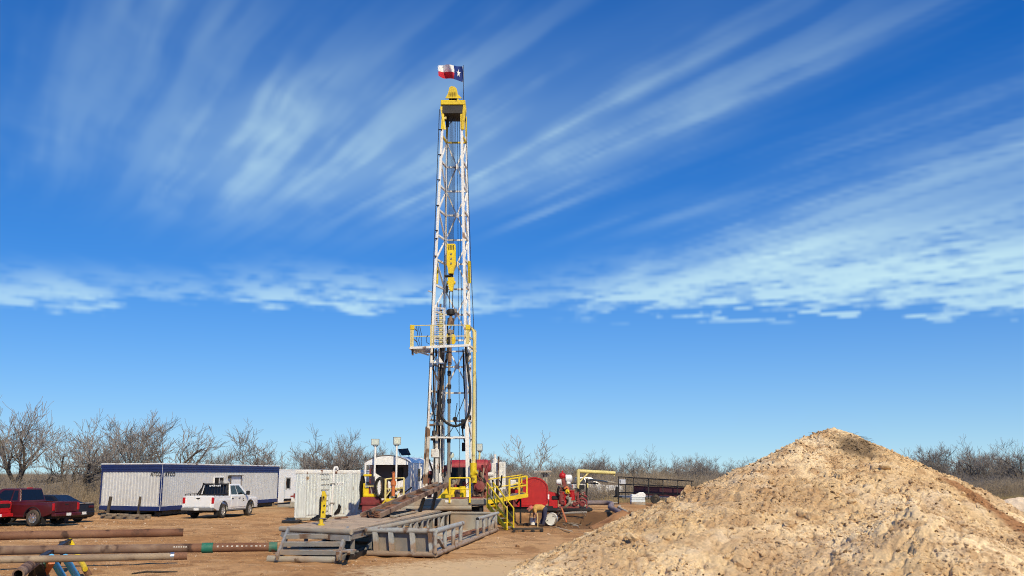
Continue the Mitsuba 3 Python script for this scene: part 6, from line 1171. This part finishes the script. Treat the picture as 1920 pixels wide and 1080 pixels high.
# ---------------------------------------------------------------- red guard, mud pump and what stands round it
YR = 54.6
RG = thing('red_guard', 'big bright red rounded steel guard right of the yellow landing', 'guard')
pts = [(955, 949), (1019, 949), (1026, 943), (1027, 930), (1027, 917), (1025, 909), (1020, 902.5), (1013, 898), (1004, 895.5), (996, 896), (987, 898.5), (974, 905), (962, 914), (954, 924), (951, 938)]
pp = sg.Polygon([(at(x, y, YR)[0], at(x, y, YR)[2]) for x, y in pts]).buffer(-.05).buffer(.05, quad_segs=6); fm = lambda y: mat((0, y, 0), (1, 0, 0), (0, 0, 1), (0, -1, 0))
part(RG, 'shell', MB().prism(pp, 1.1, fm(YR + 1.1)), M_RED, 30); part(RG, 'rim', MB().prism(pp.buffer(.035).difference(pp.buffer(-.04)), .06, fm(YR + .02)), M_RED, 30)
part(RG, 'lower_flange', MB().bar(at(958, 946, YR - .02), at(1022, 946, YR - .02), .05, .06), M_RED); part(RG, 'bracket', MB().cb(*[c_ for k in range(3) for c_ in (at(962, 942, YR - .1)[k] - (.2, .1, .25)[k], at(962, 942, YR - .1)[k] + (.2, .1, .25)[k])], .03), M_MAROON)
part(RG, 'base', MB().cb(at(953, 0, YR)[0], at(1030, 0, YR)[0], YR + .1, YR + 1.2, .40, at(0, 949, YR)[2], .02), M_BLACK)
part(RG, 'edge_strip', MB().bar(at(1028.5, 936, YR - .05), at(1028.5, 927, YR - .05), .07), M_PURE)
PU = thing('mud_pump', 'red mud pump with a round dampener and many valves on a black skid', 'pump'); YU = 54.8
rb(1029, 938, 1046, 953, YU, 1.0, M_RED, 'gearbox', PU); part(PU, 'power_end', MB().hull([at(x, y, YU + d_) for x, y in ((1029, 938), (1049, 938), (1049, 926), (1040, 924), (1029, 921)) for d_ in (.02, 1.0)]), M_RED); rb(1034.5, 930, 1048, 937, YU - .03, .1, M_BLACK, 'opening', PU)
rb(1024, 953, 1111, 958.5, YU - .3, 1.9, M_BLACK, 'skid', PU)
c_ = at(1054.5, 892, YU + .2); part(PU, 'dampener', MB().lathe(c_, (0, 0, 1), [(0, -.22)] + [(.185 * math.cos(a), .185 * math.sin(a)) for a in np.linspace(-1.2, 1.4, 12)] + [(.04, .2), (.04, .27), (0, .27)], 20), M_RED, 45); part(PU, 'dampener_neck', MB().tube(at(1055, 897, YU + .2), at(1059, 912, YU + .2), .13, .09, 12), M_MAROON, 40)
part(PU, 'white_canister', MB().lathe(at(1060, 897, YU + .2), (1, .1, 0), [(0, 0), (.17, 0), (.20, .05), (.20, .32), (.15, .36), (0, .36)], 18), M_PURE, 40); part(PU, 'white_canister', MB().lathe(at(1044, 904, YU + .1), (1, -.2, 0), [(0, 0), (.13, 0), (.15, .04), (.15, .25), (0, .27)], 16), M_PURE, 40); rb(1063, 904, 1070, 908, YU, .2, M_PURE, 'gauge_box', PU)
rb(1050, 914, 1070, 921, YU + .05, .5, M_MAROON, 'manifold_top', PU); part(PU, 'manifold_arm', MB().bar(at(1057, 908, YU), at(1070, 924, YU), .18, .2), M_MAROON)
for i, (x, y0, y1, r) in enumerate(((1073, 921, 938, .15), (1052, 923, 945, .13), (1060, 928, 948, .13), (1084, 924, 945, .11))): part(PU, 'cylinder', MB().lathe(at(x, y1, YU - .1), (0, 0, 1), [(0, 0), (r, 0), (r, (y1 - y0) / 35.), (r * 1.2, (y1 - y0) / 35.), (r * 1.2, (y1 - y0) / 33.), (r * .5, (y1 - y0) / 32.), (0, (y1 - y0) / 32.)], 14), M_MAROON if i % 2 else M_RED, 40)
for i, (x, y, r, m_) in enumerate(((1092, 944, .16, M_MAROON), (1055, 942, .13, M_MAROON), (1077, 945, .11, M_MAROON), (1066, 940, .10, M_BLACK), (1064, 933, .09, M_DGREY), (1093, 926, .08, M_TAN), (1082, 943, .10, M_MAROON))): part(PU, 'flange', MB().lathe(at(x, y, YU - .25), (0, -1, 0), [(r * .5, 0), (r, 0), (r, .07), (r * .6, .09), (r * .6, .04), (0, .04)], 16), m_, 40)
for i, pts_ in enumerate(([(1049, 912), (1046, 922), (1050, 930)], [(1058, 917), (1064, 914), (1066, 922), (1072, 926)], [(1078, 930), (1088, 927), (1100, 932)], [(1070, 943), (1085, 948), (1100, 948)], [(1087, 917), (1086, 935)], [(1080, 938), (1092, 935), (1100, 940)])): part(PU, 'pipework', MB().path(smooth_path([at(x, y, YU - .15) for x, y in pts_], 12) if len(pts_) > 2 else [at(x, y, YU - .15) for x, y in pts_], .06 if i != 3 else .09, 8), (M_BLACK, M_ORANGE, M_MAROON, M_TAN, M_BLACK, M_MAROON)[i], True)
part(PU, 'brass_valve', MB().lathe(at(1063, 922, YU - .25), (.3, -1, .2), [(0, 0), (.09, 0), (.12, .1), (.05, .16), (.05, .22), (0, .22)], 12), M_YEL, 40); part(PU, 'pump_frame', MB().bar(at(1048, 951, YU - .2), at(1086, 951, YU - .2), .10).bar(at(1100, 956, YU - .2), at(1100, 938, YU - .2), .07), M_MAROON)
g = np.random.default_rng(88)
for i in range(16): x, y = g.uniform(1048, 1096), g.uniform(914, 949); c_ = at(x, y, YU - .05); s_ = g.uniform(.05, .14); part(PU, 'fitting', MB().cb(c_[0] - s_, c_[0] + s_, c_[1] - .15, c_[1] + .15, c_[2] - s_ * .8, c_[2] + s_, .02), (M_MAROON, M_BLACK, M_RED, M_DGREY, M_BRUST, M_MAROON)[i % 6])
JB = thing('jib', 'pale yellow pipe jib with a diagonal brace beside the mud pump', 'jib'); YJ = 55.4
part(JB, 'post', MB().tube(at(1085, 950, YJ), at(1084, 881, YJ), .10, n=12), M_PYEL, 40); part(JB, 'lower_post', MB().tube(at(1085.5, 953, YJ), at(1084.8, 922, YJ), .115, n=12), M_BLACK, 40); part(JB, 'beam', MB().tube(at(1083, 883, YJ), at(1153, 887, YJ + .6), .10, n=12), M_PYEL, 40); part(JB, 'brace', MB().tube(at(1085.5, 905, YJ), at(1105, 885, YJ + .2), .045, n=10), M_PYEL, 40); part(JB, 'hook_plate', MB().bar(at(1152, 888, YJ + .6), at(1151.5, 892, YJ + .6), .06), M_PYEL)
LR = thing('lay_pipe', 'thin grey pipe propped level on a slim post right of the mud pump', 'pipe'); part(LR, 'pipe', MB().tube(at(1101, 898.5, 56), at(1151, 905, 57), .055, n=10), M_TAN, 40); part(LR, 'post', MB().tube(at(1099.5, 957, 56), at(1100.5, 899, 56), .05, n=8), M_BLACK, 40); part(LR, 'rail', MB().tube(at(1070, 906, 56.1), at(1122, 906.5, 56.6), .03, n=6), M_BLACK); part(LR, 'clamp', MB().bar(at(1101, 906, 56), at(1102, 914, 56), .09), M_PYEL)
h0 = smooth_path([gter(x, y) + A([0, 0, .13 + dz]) for x, y, dz in ((1102, 958, .1), (1116, 955, .25), (1130, 956, .28), (1145, 960, .2), (1158, 967, .1), (1169, 977, .0))], 30)
k = thing('suction_hose', 'thick mauve suction hose curving from the pump to the mud heap', 'hose'); part(k, 'hose', MB().path(h0, .135, 12), M_PURP, True)
k = thing('discharge_hose', 'slimmer pale grey hose lying behind the mauve hose', 'hose'); part(k, 'hose', MB().path(smooth_path([gter(x, y) + A([0, 0, .08]) for x, y in ((1128, 950), (1148, 952), (1163, 956), (1176, 963))], 20), .08, 10), M_TAN, True)
# white truck, black trailer and covered stack beyond
w = at(1070, 915, 96); pickup('pickup_truck', 'tall white pickup far behind the mud pump and the yellow jib', rotz(-math.radians(84), (w[0], w[1], .05)), M_CARW, L=4.9, W=1.9, H=2.22, belt=1.58, bed=.35, cab=2.0, wr=.44, lift=.3)
BT = thing('black_trailer', 'tall black open frame trailer with a white sign by the dirt pile', 'trailer'); q2 = lambda x, y: at(x, y, 86 - (x - 1160) * .03)
for x in (1160, 1173, 1188, 1216, 1243, 1270, 1297): part(BT, 'upright', MB().bar(q2(x, 893.5 + (x - 1160) * .058), q2(x, 935 + (x - 1160) * .02), .085 if x in (1160, 1216) else .06), M_BLACK)
for y0, s_ in ((894, .058), (907.5, .044), (923, .035)): part(BT, 'rail', MB().bar(q2(1159, y0), q2(1300, y0 + 141 * s_), .085), M_BLACK)
mb = MB()
for i in range(8): y = 896 + 1.6 * i; mb.bar(q2(1174, y + .6), q2(1243, y + 4), .022, .022)
part(BT, 'mesh_wires', mb, M_BLACK, kind='stuff')
part(BT, 'cargo_panel', MB().quad(q2(1190, 928) + A([0, .5, 0]), q2(1300, 934) + A([0, .5, 0]), q2(1300, 915) + A([0, .5, 0]), q2(1190, 911) + A([0, .5, 0]), -.05), mtl('dull_plum_paint', (.10, .035, .045), .7), label='maroon panel behind the frame')
part(BT, 'floor', MB().quad(q2(1160, 932), q2(1300, 934), q2(1300, 930.5) + A([.1, 2.2, 0]), q2(1160, 929.5) + A([.1, 2.2, 0]), -.06), M_DGREY)
sgk = part(BT, 'sign', MB().quad(q2(1161, 907) - A([0, .1, 0]), q2(1172.5, 907.5) - A([0, .1, 0]), q2(1172.5, 899) - A([0, .1, 0]), q2(1161, 898.5) - A([0, .1, 0]), -.02), M_PURE)
mb = MB(); s0_ = q2(1162.3, 905.6) - A([0, .135, 0])
for a0, a1, b0, b1 in ((0, .05, 0, .26), (0, .16, 0, .06), (.16, .21, .0, .22), (.05, .16, .12, .17), (.28, .32, .04, .2), (.36, .42, .04, .2)): mb.bx(s0_[0] + a0, s0_[0] + a1, s0_[1], s0_[1] + .01, s0_[2] + b0, s0_[2] + b1)
part(sgk, 'lettering', mb, M_INK); part(BT, 'jack', MB().tube(q2(1157, 931), q2(1157.5, 912), .17, n=12), M_BLACK, 40); part(BT, 'jack_leg', MB().bar(q2(1159.5, 945), q2(1159.5, 928), .09), M_BLACK); part(BT, 'hitch', MB().bar(q2(1151, 931), q2(1166, 932), .10), M_BLACK)
for x in (1228,): part(BT, 'wheel', MB().lathe(q2(x, 936) - A([0, .1, 0]), (0, -1, 0), [(0, 0), (.38, 0), (.40, .1), (.38, .22), (.2, .24), (.2, .18), (0, .18)], 20), M_TYRE, 40)
CVS = thing('covered_stack', 'stack of pale blocks under a white sheet at the left edge of the dirt pile', 'stack'); Yc = 83.5; a_, b_ = at(1184, 941, Yc), at(1210, 941, Yc)
for i in range(3): z = .25 + .22 * i; part(CVS, 'block', MB().cb(a_[0] + .02 * i, b_[0] - .03 * i, Yc, Yc + 1.0, a_[2] - .3 + z, a_[2] - .3 + z + .21, .03), M_SHED)
part(CVS, 'sheet', MB().hull([at(x, y, Yc - .03 + d_) for x, y in ((1183, 932), (1186, 930), (1194, 928), (1200, 922.5), (1206, 922.5), (1210.5, 927), (1210.5, 932)) for d_ in (0, 1.05)]), M_PURE, 20)
part(CVS, 'skid', MB().cb(a_[0], b_[0], Yc, Yc + 1, .0, max(a_[2], .05), .02), M_TAN)
CN = thing('shade_canopy', 'small flat tan canopy on posts behind the red guard', 'canopy'); Yn = 72.
part(CN, 'roof', MB().quad(at(1001, 886, Yn), at(1034, 885.5, Yn), at(1033, 884, Yn + 2), at(1002, 884.3, Yn + 2), .07), M_TAN)
for x in (1019.5, 1024.5): part(CN, 'post', MB().bar(at(x, 935, Yn + .5), at(x, 885, Yn + .5), .13), M_TAN)
part(CN, 'cross_arm', MB().bar(at(1015, 888, Yn + .4), at(1033, 892, Yn + .4), .09), M_TAN)

# ---------------------------------------------------------------- the man bending down, drum, bucket, loose timber
YH = gnd(1015, 986)[1]; hb = lambda px, py, d_=0.0: at(px, py, YH + d_)
M_SKIN = mtl('skin', (.42, .22, .15), .6); M_SHIRT = mtl('tan_orange_shirt', worn((.62, .36, .10), (.45, .26, .1), .4, 3.0), .85); M_JEAN = mtl('navy_denim', worn((.035, .04, .085), (.12, .09, .07), .35, 4.0), .85); M_BOOT = mtl('boot_leather', (.06, .04, .03), .7); M_HAT = mtl('faded_red_cap', (.55, .13, .13), .7)
J = dict(hip=hb(1021, 955), hipL=hb(1021.5, 956, -.10), hipR=hb(1020.5, 956, .10), kneeL=hb(1022.0, 970, -.15), kneeR=hb(1019, 970.5, .16), ankL=hb(1018, 982.5, -.15), ankR=hb(1013.5, 981, .20), waist=hb(1015, 951.5), chest=hb(1006, 952), neck=hb(999.5, 953), head=hb(994.2, 953.5, -.02),
         shL=hb(1003, 954, -.19), shR=hb(1002, 952.5, .19), elL=hb(1004.5, 963.5, -.27), elR=hb(1001, 962, .24), wrL=hb(1006, 970.5, -.22), wrR=hb(1001, 971, .10))
FLZ = .02
def chain(bones, edge=.035, it=6, extra=()):
    S = lambda n_, r: m3.Manifold.sphere(r, 14).translate(tuple(float(x) for x in (J[n_] if isinstance(n_, str) else n_)))
    ms = [m3.Manifold.batch_hull([S(a, ra), S(b, rb_)]) for a, ra, b, rb_ in bones] + list(extra); u_ = m3.Manifold.batch_boolean(ms, m3.OpType.Add).refine_to_length(edge).to_mesh(); tm = trimesh.Trimesh(u_.vert_properties[:, :3], u_.tri_verts, process=True); trimesh.smoothing.filter_taubin(tm, iterations=it); return MB().add(tm.vertices, tm.faces)
MAN = thing('person', 'worker in a tan orange shirt and navy trousers bending over a white bucket', 'person')
hd = unit(A([-.55, -.25, -.75])); face = J['head'] + hd * .09
toe = lambda a: A([J[a][0] - .17, J[a][1] - .08, .05]); heel = lambda a: A([J[a][0] + .05, J[a][1], .05])
def hand(w, dirv, spread, sgn):
    d0 = unit(dirv); s0 = unit(np.cross(d0, spread)); palm = w + d0 * .055; bones = [(w, .030, palm + s0 * .02, .027), (w, .030, palm - s0 * .02, .027)]
    for i, L in enumerate((.070, .082, .078, .06)): o_ = palm + s0 * (.030 - .020 * i); k_ = o_ + d0 * L * .55 + spread * .012; bones += [(o_ - d0 * .01, .0105, k_, .0095), (k_, .0095, k_ + d0 * L * .3 + spread * L * .45, .008)]
    t0 = w + d0 * .02 + s0 * .025 * sgn; bones += [(t0, .012, t0 + s0 * .03 * sgn + d0 * .03 + spread * .01, .011), (t0 + s0 * .03 * sgn + d0 * .03 + spread * .01, .011, t0 + s0 * .025 * sgn + d0 * .065 + spread * .03, .009)]
    return bones
body = [('hip', .145, 'waist', .13), ('waist', .13, 'chest', .15), ('chest', .15, 'neck', .085), ('neck', .062, J['head'] + A([.02, 0, 0]), .065), (J['head'] - hd * .02, .10, J['head'] + hd * .05, .085), (J['head'] + hd * .05, .07, face + hd * .02 + A([0, 0, -.03]), .05),
        (face + hd * .035, .018, face + hd * .05 + A([-.02, 0, 0]), .016), (J['head'] + A([0, -.10, .0]), .024, J['head'] + A([.01, -.105, .03]), .02), (J['head'] + A([0, .10, 0]), .024, J['head'] + A([.01, .105, .03]), .02),
        ('chest', .13, 'shL', .085), ('chest', .13, 'shR', .085), ('shL', .068, 'elL', .050), ('elL', .048, 'wrL', .034), ('shR', .068, 'elR', .050), ('elR', .048, 'wrR', .034), ('hip', .14, 'hipL', .10), ('hip', .14, 'hipR', .10), ('hipL', .098, 'kneeL', .064), ('hipR', .098, 'kneeR', .064), ('kneeL', .062, 'ankL', .044), ('kneeR', .062, 'ankR', .044)]
body += hand(J['wrL'], A([.15, .05, -1]), A([-.9, .2, 0]), -1) + hand(J['wrR'], A([-.1, -.2, -1]), A([-.7, -.5, 0]), 1)
v, f = chain(body, .03, 5).get(); scene[MAN] = mikit.ply(trimesh.Trimesh(v, f, process=False), M_SKIN, smooth=True)
part(MAN, 'shirt', chain([('hip', .155, 'waist', .155), ('waist', .155, 'chest', .175), ('chest', .17, J['neck'] + A([.05, 0, 0]), .10), ('chest', .155, 'shL', .10), ('chest', .155, 'shR', .10), ('shL', .088, lerp(J['shL'], J['elL'], .62), .078), ('shR', .088, lerp(J['shR'], J['elR'], .62), .078)], .045, 5), M_SHIRT, True)
part(MAN, 'trousers', chain([('hip', .165, 'hipL', .122), ('hip', .165, 'hipR', .122), ('hip', .16, lerp(J['hip'], J['waist'], .35), .15), ('hipL', .12, 'kneeL', .088), ('hipR', .12, 'kneeR', .088), ('kneeL', .086, J['ankL'] + A([0, 0, -.02]), .078), ('kneeR', .086, J['ankR'] + A([0, 0, -.02]), .078)], .045, 5), M_JEAN, True)
for a in ('ankL', 'ankR'): part(MAN, 'boot', chain([(J[a], .06, heel(a), .05), (heel(a), .05, toe(a), .042)], .03, 4), M_BOOT, True)
ca = J['head'] - hd * .03; part(MAN, 'cap', chain([(ca, .112, ca - hd * .03, .105), (ca + A([-.05, 0, .02]), .05, ca + A([-.17, -.02, -.06]), .03)], .03, 4), M_HAT, True)
for s in (-1, 1): part(MAN, 'eye', MB().tm(trimesh.creation.icosphere(1, .011)).xf(mat(face + A([-.03, .032 * s, .03]), (1, 0, 0), (0, 1, 0), (0, 0, 1))), M_INK, True)
k = thing('shovel_handle', 'pale wooden handle held upright beside the bending worker', 'handle'); part(k, 'pole', MB().tube(hb(1008.6, 991.5, -.55), hb(1007.2, 962, -.26), .022, n=8), mtl('pale_wood', (.62, .46, .20), .7), 40); part(k, 'blade', MB().hull([hb(x, y, -.6 + d_) for x, y in ((1006, 991), (1011.5, 991), (1011, 995.5), (1008.5, 997), (1006.5, 995.5)) for d_ in (0, .03)]), M_DGREY)
k = thing('iron_rod', 'thin dark rod leaning left of the white bucket', 'rod'); part(k, 'rod', MB().tube(hb(991.5, 985, -.3), hb(995, 957.5, -.15), .028, n=8), M_BLACK, 40)
bk = gnd(999, 984.5); BK = thing('bucket', 'white plastic bucket in front of the bending worker', 'bucket'); part(BK, 'pail', MB().lathe(bk, (0, 0, 1), [(0, .01), (.125, .01), (.15, .34), (.158, .345), (.158, .36), (.14, .36), (.118, .04), (0, .04)], 24), M_PURE, 40); part(BK, 'handle', MB().path([bk + A([.155 * math.cos(a), -.16 * abs(math.sin(a)) * .8, .33 - .12 * math.sin(a)]) for a in np.linspace(0, math.pi, 12)], .006, 5), M_CHROME, True)
dr_ = gnd(1033, 985.5); DM = thing('drum', 'white drum lying on its side with its round end facing out', 'drum'); c_ = dr_ + A([0, 0, .31]); ax = unit(A([.12, 1, 0]))
part(DM, 'shell', MB().lathe(c_, ax, [(.29, .0), (.305, .01), (.305, .03), (.295, .04), (.295, .28), (.305, .30), (.295, .32), (.295, .58), (.305, .60), (.295, .62), (.295, .84), (.305, .86), (.30, .88), (0, .88)], 36), mtl('scuffed_white_drum', worn((.78, .78, .74), (.45, .40, .32), .5, 4.0, (.22, .17, .12), .60), .5), 40); part(DM, 'end_plate', MB().lathe(c_, ax, [(0, .03), (.285, .03), (.29, .0)], 36), 'scuffed_white_drum', 40)
for a in (.9, 3.4): part(DM, 'bung', MB().lathe(c_ + A([.19 * math.cos(a), .01, .19 * math.sin(a)]), -ax, [(.03, -.02), (.03, .015), (0, .02)], 10), M_BLACK)
PL = thing('dark_pallet', 'dark muddy pallet of boards on the ground below the bending worker', 'pallet'); p0_, p1_ = gnd(961, 998), gnd(1018, 997)
for i in range(3): part(PL, 'board', MB().bar(p0_ + A([0, .45 * i, .12]), p1_ + A([0, .45 * i, .12]), .14, .05), M_DWOOD)
for f_ in (.05, .35, .68, .97): p = lerp(p0_, p1_, f_); part(PL, 'bearer', MB().bar(p + A([0, -.1, .05]), p + A([0, 1.05, .05]), .12, .08), M_BLACK)
k = thing('plank', 'dark flat strip lying behind the white bucket', 'plank'); part(k, 'board', MB().bar(gnd(970, 984.8) + zv * .05, gnd(1006, 984) + zv * .06, .2, .05), M_DWOOD)  # dark flat strip laid along the ground
TR = thing('timber_prop', 'bent grey timber propped up on an orange brown stick beside the pump', 'timber')
pt = at(1068, 943, 52.5); part(TR, 'timber', MB().path([gter(1045, 964) + zv * .15, at(1056, 955, 52.2), pt], .07, 8), M_WOOD, True); part(TR, 'timber_end', MB().bar(pt, pt + A([.04, 0, .3]), .12), M_PALEBARK); part(TR, 'prop', MB().bar(at(1053, 953, 52.0), gter(1062, 978), .07), M_ORANGE); part(TR, 'prop', MB().bar(at(1053, 956, 52.1), gter(1047, 971), .05), M_WOOD)
g = np.random.default_rng(99)
for i in range(22):
    x, y = g.uniform(1038, 1110), g.uniform(966, 1000); c_ = gter(x, y); a = g.uniform(0, 6.28); L = g.uniform(.3, .9); e_ = A([math.cos(a), math.sin(a), 0])
    t = solo('stick', MB().path([c_ - e_ * L / 2 + zv * .02, c_ + zv * g.uniform(.05, .16) + A([.03, .04, 0]), c_ + e_ * L / 2 + zv * g.uniform(.02, .3)], [.025, .022, .01], 5), (M_WOOD, M_DWOOD, M_PALEBARK)[i % 3], 'broken branch lying in the churned mud near the white drum', 'branch', True, 'broken branches in the mud')
for lab, px0, py0, px1, py1 in (('pale thin pole on the ground behind the mud pump', 1105, 945, 1160, 944), ('grey plank across the mud in front of the red guard', 1045, 965, 1100, 963)): k = thing('ground_pole', lab, 'pole'); part(k, 'pole', MB().tube(gter(px0, py0) + zv * .06, gter(px1, py1) + zv * .07, .06, n=8), M_PALEBARK, 40)

# small iron and hoses that crowd the rig base
g = np.random.default_rng(123)
for x0, x1, y0, y1, Y, n in ((800, 842, 874, 930, 52.9, 34), (886, 914, 882, 934, 52.0, 26), (846, 874, 898, 930, 52.6, 14), (714, 760, 916, 936, 53.6, 16), (936, 985, 905, 926, 52.6, 10)):
    for i in range(n):
        x, y = g.uniform(x0, x1), g.uniform(y0, y1); c_ = at(x, y, Y + g.uniform(-.3, .5)); s_ = g.uniform(.04, .13); mt = (M_MAROON, M_BLACK, M_BRUST, M_DGREY, M_MAROON, M_RUST, M_TAN)[g.integers(0, 7)]
        if i % 3 == 0: part(RIG, 'fitting', MB().cb(c_[0] - s_, c_[0] + s_, c_[1] - .12, c_[1] + .12, c_[2] - s_ * 1.2, c_[2] + s_, .02), mt)
        elif i % 3 == 1: part(RIG, 'pipe_stub', MB().tube(c_, c_ + A([g.uniform(-.4, .4), g.uniform(-.2, .2), g.uniform(-.7, .7)]), s_ * .5, n=8), mt, 40)
        else: d_ = A([g.uniform(-.5, .5), g.uniform(-.15, .15), g.uniform(-.9, -.2)]); part(RIG, 'small_hose', MB().path(smooth_path([c_, c_ + d_ * .5 + A([g.uniform(-.2, .2), -.1, -.15]), c_ + d_], 9), .025, 5), M_HOSE if i % 2 else mt, True)
for i, (x, y, ww, hh) in enumerate(((700, 966, .5, .1), (745, 962, .9, .12), (770, 958, .7, .1), (735, 970, .35, .08), (640, 973, .3, .08), (570, 981, .4, .06))):
    p = gnd(x, y, CZ + .02) if i != 5 else gter(x, y); a = g.uniform(0, 3.1); d_ = A([math.cos(a), math.sin(a), 0]); solo('scrap_board', MB().bar(p - d_ * ww + zv * .03, p + d_ * ww + zv * .05, .14, hh * .6), (M_WOOD, M_RUST, M_DWOOD)[i % 3], 'short scrap board lying on the catwalk deck' if i != 5 else 'scrap board on the dirt by the left corner of the catwalk', 'board', False, 'scrap boards on the catwalk deck' if i != 5 else None)
